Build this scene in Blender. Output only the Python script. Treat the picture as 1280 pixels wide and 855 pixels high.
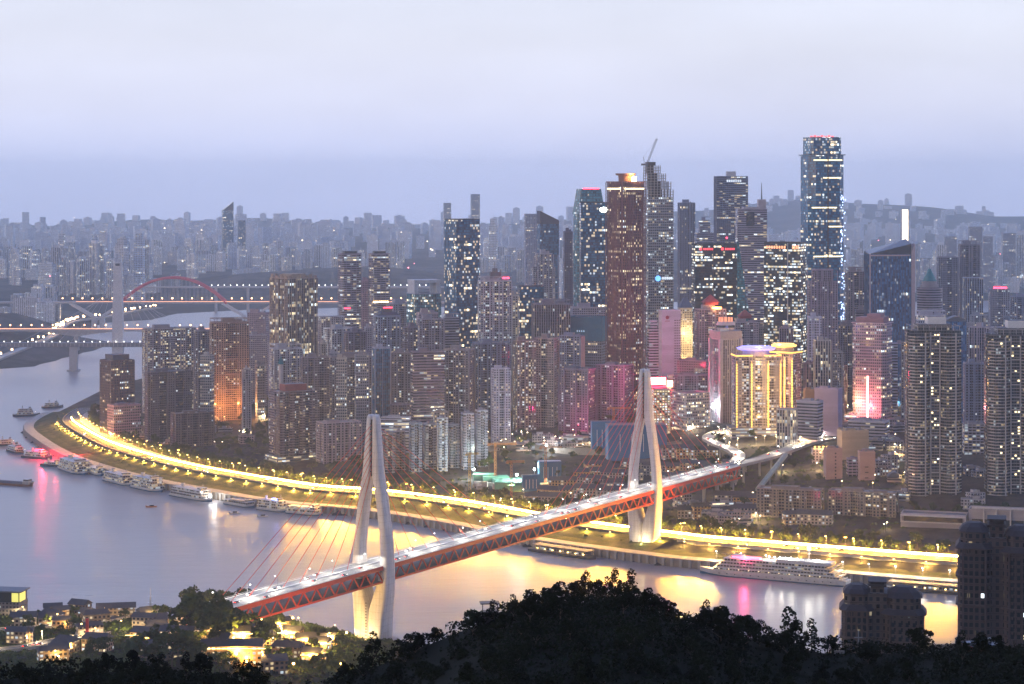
import bpy, math, random
import numpy as np
from mathutils import Vector, Matrix

for o in list(bpy.data.objects):
    bpy.data.objects.remove(o)
C = bpy.context.scene
COL = C.collection
R = random.Random(11)
PI = math.pi

# ------------------------------------------------------------------ camera
F, EYE, VH = 2720.0, 349.0, 230.0        # focal length in pixels of a 1280 wide frame, eye height, horizon row
cam_d = bpy.data.cameras.new('camera')
cam_d.sensor_width = 36.0
cam_d.lens = 36.0 * F / 1280.0
cam_d.shift_y = -(427.5 - VH) / 1280.0
cam_d.clip_start, cam_d.clip_end = 5.0, 60000.0
cam = bpy.data.objects.new('camera', cam_d)
cam.location = (0, 0, EYE)
cam.rotation_euler = (PI / 2, 0, 0)
COL.objects.link(cam)
C.camera = cam

# ------------------------------------------------------------------ sky, sun, exposure
SUN_EL, SUN_AZ = math.radians(7.0), math.radians(-118.0)   # azimuth from +Y, clockwise positive
wd = bpy.data.worlds.new('World')
C.world = wd
wd.use_nodes = True
wn, wl = wd.node_tree.nodes, wd.node_tree.links
wn.clear()
def wnew(t, **kw):
    n = wn.new(t)
    for k, v in kw.items(): setattr(n, k, v)
    return n
w_out = wnew('ShaderNodeOutputWorld')
w_bg1 = wnew('ShaderNodeBackground')
w_bg2 = wnew('ShaderNodeBackground')
w_add = wnew('ShaderNodeAddShader')
w_sky = wnew('ShaderNodeTexSky', sky_type='NISHITA', sun_disc=False)
w_sky.sun_elevation = SUN_EL
w_sky.sun_rotation = SUN_AZ
w_sky.dust_density = 3.0
wl.new(w_sky.outputs[0], w_bg1.inputs[0]); w_bg1.inputs[1].default_value = 0.05
w_tc = wnew('ShaderNodeTexCoord')
w_sep = wnew('ShaderNodeSeparateXYZ')
wl.new(w_tc.outputs['Generated'], w_sep.inputs[0])
w_ramp = wnew('ShaderNodeValToRGB')
w_mr = wnew('ShaderNodeMapRange'); w_mr.inputs[1].default_value = -0.05; w_mr.inputs[2].default_value = 0.95
wl.new(w_sep.outputs[2], w_mr.inputs[0]); wl.new(w_mr.outputs[0], w_ramp.inputs[0])
els = w_ramp.color_ramp.elements
SKY_RAMP = [(0.0, (.46, .53, .86)), (0.05, (.53, .59, .86)), (0.065, (.57, .62, .86)), (0.085, (.60, .635, .82)), (0.115, (.60, .625, .77)), (0.15, (.62, .65, .81)),
            (0.21, (.98, 1.04, 1.34)), (0.34, (.90, 1.00, 1.42)), (0.55, (.32, .44, .92)), (1.0, (.18, .28, .74))]
els[0].position, els[0].color = SKY_RAMP[0][0], (*SKY_RAMP[0][1], 1)
els[1].position, els[1].color = SKY_RAMP[-1][0], (*SKY_RAMP[-1][1], 1)
for p, c in SKY_RAMP[1:-1]:
    e = els.new(p); e.color = (*c, 1)
w_dir = wnew('ShaderNodeMapRange', interpolation_type='SMOOTHSTEP')       # afterglow ahead, dusk behind
w_dir.inputs[1].default_value = -0.75; w_dir.inputs[2].default_value = 0.95
w_dir.inputs[3].default_value = 0.36; w_dir.inputs[4].default_value = 1.0
wl.new(w_sep.outputs[1], w_dir.inputs[0])
w_map = wnew('ShaderNodeMapping'); w_map.inputs['Scale'].default_value = (5, 5, 16)
wl.new(w_tc.outputs['Generated'], w_map.inputs[0])
w_noi = wnew('ShaderNodeTexNoise'); w_noi.inputs['Scale'].default_value = 1.3; w_noi.inputs['Detail'].default_value = 5
wl.new(w_map.outputs[0], w_noi.inputs[0])
w_nm = wnew('ShaderNodeMapRange'); w_nm.inputs[1].default_value = .3; w_nm.inputs[2].default_value = .7
w_nm.inputs[3].default_value = .93; w_nm.inputs[4].default_value = 1.06
wl.new(w_noi.outputs[0], w_nm.inputs[0])
w_mul = wnew('ShaderNodeMath', operation='MULTIPLY')
wl.new(w_dir.outputs[0], w_mul.inputs[0]); wl.new(w_nm.outputs[0], w_mul.inputs[1])
wl.new(w_ramp.outputs[0], w_bg2.inputs[0]); wl.new(w_mul.outputs[0], w_bg2.inputs[1])
wl.new(w_bg1.outputs[0], w_add.inputs[0]); wl.new(w_bg2.outputs[0], w_add.inputs[1])
wl.new(w_add.outputs[0], w_out.inputs[0])

sun_d = bpy.data.lights.new('sun', 'SUN')
sun_d.energy = 0.14
sun_d.angle = math.radians(24)
sun_d.color = (1.0, .86, .94)
sun = bpy.data.objects.new('sun', sun_d)
sd = Vector((math.sin(SUN_AZ) * math.cos(SUN_EL), math.cos(SUN_AZ) * math.cos(SUN_EL), math.sin(SUN_EL)))
sun.rotation_euler = (-sd).to_track_quat('-Z', 'Y').to_euler()
COL.objects.link(sun)

C.view_settings.view_transform = 'Standard'
C.view_settings.look = 'None'
C.view_settings.exposure = 0.24
C.view_settings.gamma = 1.0
HAZE = 0.52e-4
C.render.engine = 'CYCLES'
cy = C.cycles
cy.use_denoising = True
cy.max_bounces = 5; cy.diffuse_bounces = 2; cy.glossy_bounces = 2; cy.transmission_bounces = 2; cy.volume_bounces = 2
cy.transparent_max_bounces = 6
cy.use_light_tree = True
cy.sample_clamp_indirect = 4.0
cy.sample_clamp_direct = 0.0
cy.caustics_reflective = False; cy.caustics_refractive = False

def px(u, v, Y): return ((u - 640) * Y / F, Y, EYE - (v - VH) * Y / F)
def zv(v, Y): return EYE - (v - VH) * Y / F
def xu(u, Y): return (u - 640) * Y / F

# ------------------------------------------------------------------ object helpers
def thing(name, label, cat, loc=(0, 0, 0), rotz=0.0, group=None):
    o = bpy.data.objects.new(name, None)
    o.empty_display_size = 3
    o.location = loc
    o.rotation_euler = (0, 0, rotz)
    COL.objects.link(o)
    o['label'] = label; o['category'] = cat
    if group: o['group'] = group
    return o

def tag(o, label, cat, group=None, kind=None):
    o['label'] = label; o['category'] = cat
    if group: o['group'] = group
    if kind: o['kind'] = kind
    return o

def structure(o, label=None, cat=None):
    o['kind'] = 'structure'
    if label: o['label'] = label
    if cat: o['category'] = cat
    return o

def dup(root, loc=None, rotz=None, label=None, group=None, scale=None):
    r = root.copy(); COL.objects.link(r)
    if loc is not None: r.location = loc
    if rotz is not None: r.rotation_euler = (0, 0, rotz)
    if scale is not None: r.scale = scale if isinstance(scale, tuple) else (scale,) * 3
    if label: r['label'] = label
    if group: r['group'] = group
    for ch in root.children:
        c = ch.copy(); COL.objects.link(c); c.parent = r
        for g in ch.children:
            d = g.copy(); COL.objects.link(d); d.parent = c
    return r

class MB:
    def __init__(s): s.v, s.f, s.m, s.uv = [], [], [], []
    def face(s, pts, mi=0, uvs=None):
        b = len(s.v)
        s.v.extend(pts)
        s.f.append(tuple(range(b, b + len(pts))))
        s.m.append(mi)
        s.uv.extend(uvs if uvs else [(p[0], p[1]) for p in pts])
    def prism(s, poly, z0, z1, ms=0, mt=1, top=True, bottom=False, poly2=None, u0=0.0):
        q = poly2 or poly
        n = len(poly); u = u0
        for i in range(n):
            a, b = poly[i], poly[(i + 1) % n]
            c, d = q[(i + 1) % n], q[i]
            l = math.hypot(b[0] - a[0], b[1] - a[1])
            s.face([(a[0], a[1], z0), (b[0], b[1], z0), (c[0], c[1], z1), (d[0], d[1], z1)], ms[i] if isinstance(ms, list) else ms,
                   [(u, z0), (u + l, z0), (u + l, z1), (u, z1)])
            u += l
        if top: s.face([(p[0], p[1], z1) for p in q], mt)
        if bottom: s.face([(p[0], p[1], z0) for p in reversed(poly)], mt)
    def box(s, cx, cy, z0, sx, sy, sz, rot=0.0, ms=0, mt=None, bottom=True):
        c, sn = math.cos(rot), math.sin(rot)
        poly = [(cx + x * c - y * sn, cy + x * sn + y * c) for x, y in
                ((-sx / 2, -sy / 2), (sx / 2, -sy / 2), (sx / 2, sy / 2), (-sx / 2, sy / 2))]
        s.prism(poly, z0, z0 + sz, ms, ms if mt is None else mt, True, bottom)
    def cyl(s, cx, cy, z0, z1, r0, r1=None, n=10, ms=0, mt=None, bottom=False):
        r1 = r0 if r1 is None else r1
        a = [(cx + r0 * math.cos(2 * PI * i / n), cy + r0 * math.sin(2 * PI * i / n)) for i in range(n)]
        b = [(cx + r1 * math.cos(2 * PI * i / n), cy + r1 * math.sin(2 * PI * i / n)) for i in range(n)]
        s.prism(a, z0, z1, ms, ms if mt is None else mt, True, bottom, b)
    def tube(s, p, q, r, n=6, mi=0, r2=None, up=None):
        p, q = Vector(p), Vector(q); r2 = r if r2 is None else r2
        d = (q - p)
        if d.length < 1e-6: return
        d.normalize()
        h = Vector((0, 0, 1)) if abs(d.z) < .9 else Vector((1, 0, 0))
        x = d.cross(h).normalized(); y = d.cross(x)
        o = PI / n if n == 4 else 0
        ra = [p + (x * math.cos(2 * PI * i / n + o) + y * math.sin(2 * PI * i / n + o)) * r for i in range(n)]
        rb = [q + (x * math.cos(2 * PI * i / n + o) + y * math.sin(2 * PI * i / n + o)) * r2 for i in range(n)]
        for i in range(n):
            j = (i + 1) % n
            s.face([tuple(ra[j]), tuple(ra[i]), tuple(rb[i]), tuple(rb[j])], mi)
        s.face([tuple(v) for v in ra], mi); s.face([tuple(v) for v in reversed(rb)], mi)
    def rings(s, rings, mi=0, caps=True, closed=True):
        n = len(rings[0])
        for a, b in zip(rings[:-1], rings[1:]):
            for i in range(n if closed else n - 1):
                j = (i + 1) % n
                s.face([a[i], a[j], b[j], b[i]], mi)
        if caps:
            s.face(list(reversed(rings[0])), mi); s.face(list(rings[-1]), mi)
    def gable(s, cx, cy, z0, sx, sy, h, over=.5, rot=0.0, mi=0, hip=0.0):
        c, sn = math.cos(rot), math.sin(rot)
        def T(x, y, z): return (cx + x * c - y * sn, cy + x * sn + y * c, z)
        X, Yy = sx / 2 + over, sy / 2 + over
        a, b, cc, d = T(-X, -Yy, z0), T(X, -Yy, z0), T(X, Yy, z0), T(-X, Yy, z0)
        e, f = T(-X + hip, 0, z0 + h), T(X - hip, 0, z0 + h)
        s.face([a, b, f, e], mi); s.face([cc, d, e, f], mi); s.face([b, cc, f], mi); s.face([d, a, e], mi); s.face([d, cc, b, a], mi)
    def build(s, name, mats, parent=None, loc=None, color=None, smooth=False, merge=False):
        me = bpy.data.meshes.new(name)
        me.from_pydata(s.v, [], s.f)
        for m in (mats if isinstance(mats, (list, tuple)) else [mats]): me.materials.append(m)
        me.polygons.foreach_set('material_index', np.array(s.m, dtype=np.int32))
        uv = me.uv_layers.new(name='UVMap')
        uv.data.foreach_set('uv', np.array(s.uv, dtype=np.float32).ravel())
        if smooth: me.polygons.foreach_set('use_smooth', np.ones(len(s.f), dtype=bool))
        me.update()
        if merge:
            import bmesh
            bm = bmesh.new(); bm.from_mesh(me)
            bmesh.ops.remove_doubles(bm, verts=bm.verts, dist=1e-4)
            bmesh.ops.recalc_face_normals(bm, faces=bm.faces)
            bm.to_mesh(me); bm.free()
        o = bpy.data.objects.new(name, me)
        COL.objects.link(o)
        if parent: o.parent = parent
        if loc: o.location = loc
        if color: o.color = color
        return o

def obj_of(name, mesh, parent=None, loc=None, color=None):
    o = bpy.data.objects.new(name, mesh); COL.objects.link(o)
    if parent: o.parent = parent
    if loc: o.location = loc
    if color: o.color = color
    return o

# ------------------------------------------------------------------ materials
class NT:
    def __init__(s, name):
        s.mat = bpy.data.materials.new(name); s.mat.use_nodes = True
        s.n, s.l = s.mat.node_tree.nodes, s.mat.node_tree.links
        s.n.clear()
        s.out = s.n.new('ShaderNodeOutputMaterial')
        s.p = s.n.new('ShaderNodeBsdfPrincipled')
        s.l.new(s.p.outputs[0], s.out.inputs[0])
    def set(s, sock, val):
        if hasattr(val, 'is_linked') or isinstance(val, bpy.types.NodeSocket): s.l.new(val, sock)
        else:
            if isinstance(val, (tuple, list)) and len(val) == 3 and sock.type == 'RGBA': val = (*val, 1)
            sock.default_value = val
    def math(s, op, a, b=None, c=None, clamp=False):
        n = s.n.new('ShaderNodeMath'); n.operation = op; n.use_clamp = clamp
        s.set(n.inputs[0], a)
        if b is not None: s.set(n.inputs[1], b)
        if c is not None: s.set(n.inputs[2], c)
        return n.outputs[0]
    def mix(s, fac, a, b):
        n = s.n.new('ShaderNodeMix'); n.data_type = 'RGBA'
        s.set(n.inputs[0], fac); s.set(n.inputs[6], a); s.set(n.inputs[7], b)
        return n.outputs[2]
    def mul(s, a, b, fac=1.0):
        n = s.n.new('ShaderNodeMix'); n.data_type = 'RGBA'; n.blend_type = 'MULTIPLY'
        s.set(n.inputs[0], fac); s.set(n.inputs[6], a); s.set(n.inputs[7], b)
        return n.outputs[2]
    def uv(s):
        n = s.n.new('ShaderNodeUVMap'); n.uv_map = 'UVMap'
        sp = s.n.new('ShaderNodeSeparateXYZ'); s.l.new(n.outputs[0], sp.inputs[0])
        return sp.outputs[0], sp.outputs[1]
    def comb(s, x, y, z=0.0):
        n = s.n.new('ShaderNodeCombineXYZ')
        s.set(n.inputs[0], x); s.set(n.inputs[1], y); s.set(n.inputs[2], z)
        return n.outputs[0]
    def white(s, vec):
        n = s.n.new('ShaderNodeTexWhiteNoise'); n.noise_dimensions = '3D'; s.l.new(vec, n.inputs[0])
        return n.outputs[0], n.outputs[1]
    def noise(s, scale, detail=3, vec=None, coord='Object'):
        n = s.n.new('ShaderNodeTexNoise'); n.inputs['Scale'].default_value = scale; n.inputs['Detail'].default_value = detail
        if vec is None:
            t = s.n.new('ShaderNodeTexCoord'); vec = t.outputs[coord]
        s.l.new(vec, n.inputs[0])
        return n.outputs[0]
    def ramp(s, fac, stops):
        n = s.n.new('ShaderNodeValToRGB'); e = n.color_ramp.elements
        e[0].position, e[0].color = stops[0][0], (*stops[0][1], 1)
        e[1].position, e[1].color = stops[-1][0], (*stops[-1][1], 1)
        for p, c in stops[1:-1]:
            q = e.new(p); q.color = (*c, 1)
        s.l.new(fac, n.inputs[0])
        return n.outputs[0]
    def base(s, v): s.set(s.p.inputs['Base Color'], v)
    def rough(s, v): s.set(s.p.inputs['Roughness'], v)
    def metal(s, v): s.set(s.p.inputs['Metallic'], v)
    def spec(s, v): s.set(s.p.inputs['Specular IOR Level'], v)
    def emit(s, c, st): s.set(s.p.inputs['Emission Color'], c); s.set(s.p.inputs['Emission Strength'], st)

MATS = {}
def plain(name, col, rough=.7, metal=0.0, var=.25, scale=.3):
    if name in MATS: return MATS[name]
    t = NT(name)
    n = t.noise(scale, 4)
    f = t.math('MULTIPLY_ADD', n, 2 * var, 1 - var)
    g = t.n.new('ShaderNodeCombineColor'); [t.l.new(f, g.inputs[i]) for i in range(3)]
    t.base(t.mul((*col, 1), g.outputs[0])); t.rough(rough); t.metal(metal)
    MATS[name] = t.mat
    return t.mat

def tinted(name, rough=.8, var=.3, scale=.2):
    """colour taken from the object's own colour, weathered a little"""
    if name in MATS: return MATS[name]
    t = NT(name)
    oi = t.n.new('ShaderNodeObjectInfo')
    n = t.noise(scale, 4)
    f = t.math('MULTIPLY_ADD', n, 2 * var, 1 - var)
    g = t.n.new('ShaderNodeCombineColor'); [t.l.new(f, g.inputs[i]) for i in range(3)]
    t.base(t.mul(oi.outputs['Color'], g.outputs[0])); t.rough(rough)
    MATS[name] = t.mat
    return t.mat

def glow(name, col, st, sample=False):
    if name in MATS: return MATS[name]
    t = NT(name)
    t.base(col); t.emit(col, st); t.rough(.5)
    t.mat.cycles.emission_sampling = 'FRONT_BACK' if sample else 'NONE'
    MATS[name] = t.mat
    return t.mat

def facade(key, cw=3.4, ch=3.0, fw=.55, fh=.5, glass=(.03, .045, .07), run=0.0, cool=.35, st=1.6, band=0.0, bandc=None,
           wrough=.75, grough=.12, litcol=None, spand=None, fallback=None):
    """window grid in metres on the facade's own UVs; the object's colour is the wall, its alpha the share of lit rooms"""
    if key in MATS: return MATS[key]
    t = NT('facade_' + key)
    oi = t.n.new('ShaderNodeObjectInfo')
    u, v = t.uv()
    U, V = t.math('DIVIDE', u, cw), t.math('DIVIDE', v, ch)
    cu, cv = t.math('FLOOR', U), t.math('FLOOR', V)
    fu, fv = t.math('FRACT', U), t.math('FRACT', V)
    mu = t.math('LESS_THAN', t.math('ABSOLUTE', t.math('SUBTRACT', fu, .5)), fw / 2)
    mv = t.math('LESS_THAN', t.math('ABSOLUTE', t.math('SUBTRACT', fv, .52)), fh / 2)
    win = t.math('MULTIPLY', mu, mv)
    orr = t.math('MULTIPLY', oi.outputs['Random'], 91.7)
    r1, rc = t.white(t.comb(cu, cv, orr))
    sp = t.n.new('ShaderNodeSeparateColor'); t.l.new(rc, sp.inputs[0])
    lit = t.math('LESS_THAN', r1, oi.outputs['Alpha'])
    if run > 0:
        r2, _ = t.white(t.comb(t.math('FLOOR', t.math('DIVIDE', t.math('ADD', cu, t.math('MULTIPLY', sp.outputs[2], 0.0)), 5.0)), cv, t.math('ADD', orr, 3.3)))
        lit2 = t.math('LESS_THAN', r2, t.math('MULTIPLY', oi.outputs['Alpha'], run))
        lit2 = t.math('MULTIPLY', lit2, t.math('LESS_THAN', sp.outputs[0], .85))
        lit = t.math('MAXIMUM', lit, lit2)
    warm = litcol or (1.0, .74, .40)
    lc = t.mix(t.math('LESS_THAN', sp.outputs[1], cool), t.mix(sp.outputs[2], (*warm, 1), (1.0, .86, .58, 1)), (.80, .92, 1.0, 1))
    amp = t.math('MULTIPLY_ADD', t.math('POWER', sp.outputs[0], 2.6), 1.6, .24)
    # a lit room is brighter towards its ceiling
    amp = t.math('MULTIPLY', amp, t.math('MULTIPLY_ADD', fv, .6, .6))
    e = t.math('MULTIPLY', t.math('MULTIPLY', win, lit), t.math('MULTIPLY', amp, st))
    n = t.noise(.06, 4)
    f = t.math('MULTIPLY_ADD', n, .5, .75)
    f = t.math('MULTIPLY', f, t.math('MULTIPLY_ADD', sp.outputs[0], .16, .92))
    g = t.n.new('ShaderNodeCombineColor'); [t.l.new(f, g.inputs[i]) for i in range(3)]
    wall = t.mul(oi.outputs['Color'], g.outputs[0])
    if band > 0:
        bm_ = t.math('LESS_THAN', fv, band)
        wall = t.mix(bm_, wall, t.mul(oi.outputs['Color'], (*(bandc or (.45, .45, .45)), 1)))
    if spand:
        wall = t.mix(mu, wall, (*spand, 1))
    gl = t.mul((*glass, 1), t.mix(sp.outputs[2], (.4, .4, .45, 1), (1.9, 1.8, 1.7, 1)))
    t.base(t.mix(win, wall, gl))
    t.rough(t.math('MULTIPLY_ADD', win, grough - wrough, wrough))
    t.emit(lc, e)
    t.mat.cycles.emission_sampling = 'NONE'
    MATS[key] = t.mat
    return t.mat

M_ROOF = plain('roof_concrete', (.13, .13, .15), .9, 0, .5, .15)
M_TRIM = tinted('trim_paint')
M_DARK = plain('dark_metal', (.03, .032, .04), .5)
M_STEEL = plain('grey_steel', (.25, .26, .28), .5, .3)
M_WHITE = plain('white_paint', (.72, .72, .72), .5, 0, .12)
M_ASPH = plain('asphalt', (.055, .055, .06), .8, 0, .3, .1)
M_CONC = plain('concrete', (.34, .32, .30), .85, 0, .3, .12)
M_STONE = plain('quay_stone', (.24, .21, .18), .9, 0, .45, .12)
M_RED = plain('bridge_red', (.62, .055, .018), .5, 0, .18, .2)
M_TRUNK = plain('bark', (.05, .038, .028), .9)
M_DGLASS = plain('dark_glass', (.02, .028, .04), .12)
M_RAIL = plain('railing_grey', (.45, .45, .46), .5)

LAMP_WARM, LAMP_WHITE = (1.0, .60, .17), (1.0, .93, .80)
G_WARM = glow('lamp_glow_warm', (1.0, .62, .20), 14)
G_WHITE = glow('lamp_glow_white', (1.0, .96, .88), 12)
G_RED = glow('sign_glow_red', (1.0, .03, .07), 9)
G_GREEN = glow('glow_green', (.15, 1.0, .6), 6)
G_BLUE = glow('glow_blue', (.25, .35, 1.0), 7)
G_ROOM = glow('lit_room_glow', (1.0, .80, .45), 2.2)
G_COOLROOM = glow('lit_room_cool_glow', (.85, .95, 1.0), 2.0)
G_GOLD = glow('gold_outline_glow', (1.0, .60, .12), 1.5)

def point(parent, loc, col, watts, rad=.6, name='lamp_light', down=False):
    d = bpy.data.lights.new(name, 'SPOT' if down else 'POINT')
    if down: d.spot_size = math.radians(170); d.spot_blend = .12      # a shaded street lamp shines downwards only
    d.energy = watts; d.color = col; d.shadow_soft_size = rad
    o = bpy.data.objects.new(name, d); COL.objects.link(o)
    o.parent = parent; o.location = loc
    return o
# ------------------------------------------------------------------ the land
def smooth_line(pts, step=12.0):
    p = np.array(pts, float)
    out = []
    n = len(p)
    for i in range(n - 1):
        p0, p1, p2, p3 = p[max(i - 1, 0)], p[i], p[i + 1], p[min(i + 2, n - 1)]
        k = max(2, int(np.hypot(*(p2 - p1)[:2]) / step))
        for j in range(k):
            t = j / k
            out.append(.5 * ((2 * p1) + (-p0 + p2) * t + (2 * p0 - 5 * p1 + 4 * p2 - p3) * t * t + (-p0 + 3 * p1 - 3 * p2 + p3) * t ** 3))
    out.append(p[-1])
    return np.array(out)

SHORE = smooth_line([(1500, 1640), (900, 1745), (560, 1815), (390, 1861), (174, 1969), (120, 2005), (15, 2095), (-81, 2208), (-168, 2287), (-247, 2330), (-325, 2405),
                     (-442, 2541), (-557, 2728), (-643, 2930), (-688, 3070), (-700, 3220), (-690, 3450), (-690, 3600)])
BACK = smooth_line([(-690, 3600), (-610, 3850), (-450, 4050), (-250, 4200), (0, 4400), (400, 4800), (900, 5200), (1800, 5700)], 40)
PEN = np.vstack([SHORE, BACK[1:], [(1800, 1640)]])
NEARSH = smooth_line([(-1500, 1900), (-900, 1840), (-570, 1800), (-330, 1742), (-200, 1735), (-105, 1655), (0, 1600), (200, 1590), (420, 1620), (800, 1600), (1500, 1540)], 30)
FARSH = smooth_line([(-2600, 3950), (-1500, 4020), (-963, 4092), (-947, 4520), (-1002, 5049), (-977, 5424), (-919, 5684), (-751, 6008), (-450, 6124), (0, 6250), (600, 6400), (1400, 6500), (2600, 6700)], 60)

def seg_dist(P, line):
    """distance of points P (n,2) to a polyline"""
    d = np.full(len(P), 1e9)
    for a, b in zip(line[:-1], line[1:]):
        ab = b - a; L = (ab ** 2).sum() + 1e-9
        t = np.clip(((P - a) @ ab) / L, 0, 1)
        q = a + t[:, None] * ab
        d = np.minimum(d, np.hypot(*(P - q).T))
    return d

def inside(P, poly):
    x, y = P[:, 0], P[:, 1]
    c = np.zeros(len(P), bool)
    j = len(poly) - 1
    for i in range(len(poly)):
        xi, yi = poly[i]; xj, yj = poly[j]
        if yi != yj:
            m = ((yi > y) != (yj > y)) & (x < (xj - xi) * (y - yi) / (yj - yi) + xi)
            c ^= m
        j = i
    return c

PEN_C = PEN[::2]
SH_C, BK_C = SHORE[::2], BACK[::2]
def zpen(P):
    P = np.atleast_2d(np.array(P, float))
    ins = inside(P, PEN_C)
    s = seg_dist(P, SH_C); sb = seg_dist(P, BK_C)
    x = P[:, 0]
    slope = np.interp(x, [-700, -350, -50, 120, 260, 420, 700], [.045, .055, .075, .105, .135, .12, .12])
    top = np.interp(x, [-700, -350, -50, 200, 700], [28, 38, 54, 62, 64])
    hump = np.minimum(14.3 + np.maximum(s - 96, 0) * slope, top)
    z = np.where(s < 30, 7.2, np.where(s < 54, 7.2 + (s - 30) / 24 * 6.5, np.where(s < 96, 13.9, hump)))
    z = np.minimum(z, 2 + sb * .16 + np.where(x < -560, 10, 0))
    z = np.where(s < 4, 1.0, z)
    return np.where(ins, z, -6 - np.minimum(s, 50) * .1)
def zp(x, y): return float(zpen([(x, y)])[0])

# foreground plateau below the viewpoint: silhouette row of the ground for each picture column
HILL_U = [-300, 0, 60, 150, 220, 300, 360, 400, 430, 470, 510, 560, 600, 640, 700, 760, 800, 850, 900, 960, 1050, 1150, 1280, 1600]
HILL_V = [852, 846, 838, 838, 846, 860, 872, 872, 848, 826, 812, 800, 778, 764, 754, 752, 757, 776, 790, 800, 816, 818, 818, 820]
HS = .45        # distance scale of the near hill
def znear(P):
    P = np.atleast_2d(np.array(P, float))
    x, y = P[:, 0], P[:, 1]
    u = x / np.clip(y, 380 * HS, 620 * HS) * F + 640
    zc = EYE - (np.interp(u, HILL_U, HILL_V) - VH) * 560 * HS / F
    near = zc + 1.5 * np.sin(x * .06 / HS) * np.sin(y * .05 / HS)
    valley = np.interp(x, [-400, -100, 0, 150, 300, 400], [70, 62, 60, 85, 118, 122])
    bank = np.interp(x, [-400, -100, 0, 150, 300, 500], [34, 30, 30, 40, 55, 60])
    sh = np.interp(x, NEARSH[:, 0], NEARSH[:, 1])
    z = np.where(y < 570 * HS, near,
        np.where(y < 900, near + (valley - near) * np.clip((y - 570 * HS) / (900 - 570 * HS), 0, 1) ** .7,
        np.where(y < 1400, valley + (bank - valley) * (y - 900) / 500,
                 bank + (4 - bank) * np.clip((y - 1400) / np.maximum(sh - 1400, 1), 0, 1.0))))
    z = z + 28 * np.exp(-((x + 196) / 44) ** 2 - ((y - 1412) / 46) ** 2)
    return np.where(y > sh, -6 - np.minimum(y - sh, 40) * .1, z)
def zn(x, y): return float(znear([(x, y)])[0])

def zfar(P):
    P = np.atleast_2d(np.array(P, float))
    x, y = P[:, 0], P[:, 1]
    sh = np.interp(x, [-2600, -1500, -963, -960, -1002, -977, -919, -751, -450, 0, 600, 1400, 2600], [3950, 4020, 4092, 4200, 5049, 5424, 5684, 6008, 6124, 6250, 6400, 6500, 6700])
    poly = np.vstack([FARSH, [(6000, 6900), (6000, 30000), (-6000, 30000), (-6000, 3900)]])
    ins = inside(P, poly)
    s = seg_dist(P, FARSH[::2])
    z = 3 + np.minimum(s, 500) * .05 + np.minimum(s, 5000) * .004
    z = z + 60 * np.exp(-((x + 1150) / 190) ** 2 - ((y - 4750) / 330) ** 2)                        # wooded hill at the far bridgehead
    z = z + 42 * np.exp(-((x + 760) / 330) ** 2 - ((y - 6700) / 260) ** 2) + 50 * np.exp(-((x + 380) / 260) ** 2 - ((y - 6750) / 300) ** 2)
    z = z + 30 * np.exp(-((x - 250) / 500) ** 2 - ((y - 7400) / 400) ** 2)
    z = z + np.clip((y - 13800) / 2000, 0, 1) * (10 + 190 * np.exp(-((x - 2300) / 1000) ** 2) + 25 * np.sin(x * .0021) + 12 * np.sin(x * .0063 + 1))
    return np.where(ins, z, -8)
def zf(x, y): return float(zfar([(x, y)])[0])

def hit(u, v, fn, y0, y1, step=6.0):
    """ground point seen at a pixel"""
    ys = np.arange(y0, y1, step)
    P = np.stack([(u - 640) * ys / F, ys], 1)
    zr = EYE - (v - VH) * ys / F
    g = fn(P)
    k = np.argmax(g >= zr)
    if not (g >= zr).any(): k = len(ys) - 1
    return float(P[k, 0]), float(ys[k]), float(g[k])

def heightfield(name, x0, x1, y0, y1, st, fn, mat, drop=-5.0, sty=None):
    xs = np.arange(x0, x1 + 1, st); ys = np.arange(y0, y1 + 1, sty or st)
    X, Y = np.meshgrid(xs, ys)
    P = np.stack([X.ravel(), Y.ravel()], 1)
    Z = fn(P)
    nx = len(xs)
    keep = Z.reshape(X.shape) > drop
    f = []
    for j in range(len(ys) - 1):
        for i in range(nx - 1):
            if keep[j, i] or keep[j, i + 1] or keep[j + 1, i] or keep[j + 1, i + 1]:
                f.append((j * nx + i, j * nx + i + 1, (j + 1) * nx + i + 1, (j + 1) * nx + i))
    me = bpy.data.meshes.new(name)
    me.from_pydata([(float(a), float(b), float(c)) for (a, b), c in zip(P, Z)], [], f)
    me.polygons.foreach_set('use_smooth', np.ones(len(f), bool))
    me.materials.append(mat); me.update()
    o = bpy.data.objects.new(name, me); COL.objects.link(o)
    return structure(o)

def ground_mat(name, a, b, c, scale):
    t = NT(name)
    n1 = t.noise(scale, 6); n2 = t.noise(scale * 7, 4)
    m = t.math('MULTIPLY_ADD', n2, .5, t.math('MULTIPLY', n1, .75))
    t.base(t.ramp(m, [(.35, a), (.55, b), (.72, c)])); t.rough(.95); t.spec(.05)
    return t.mat
M_CITYGROUND = ground_mat('city_ground', (.010, .016, .010), (.026, .026, .028), (.065, .06, .058), .012)
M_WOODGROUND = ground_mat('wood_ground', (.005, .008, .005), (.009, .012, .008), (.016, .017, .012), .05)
M_FARGROUND = ground_mat('far_ground', (.02, .03, .03), (.035, .045, .045), (.09, .09, .09), .004)
M_LAWN = ground_mat('lawn', (.012, .022, .008), (.035, .052, .014), (.10, .095, .045), .08)

heightfield('city_terrain', -760, 1500, 1640, 5200, 20, zpen, M_CITYGROUND)
heightfield('near_terrain', -900, 800, 120, 1880, 12, znear, M_WOODGROUND)
heightfield('far_terrain', -5000, 5000, 3900, 16700, 130, zfar, M_FARGROUND)
# land right round the viewpoint so that the ground reaches behind the camera
mb = MB(); mb.face([(-3000, -900, 200), (3000, -900, 200), (3000, 130, 282), (-3000, 130, 282)])
structure(mb.build('viewpoint_hill', M_WOODGROUND))

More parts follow.
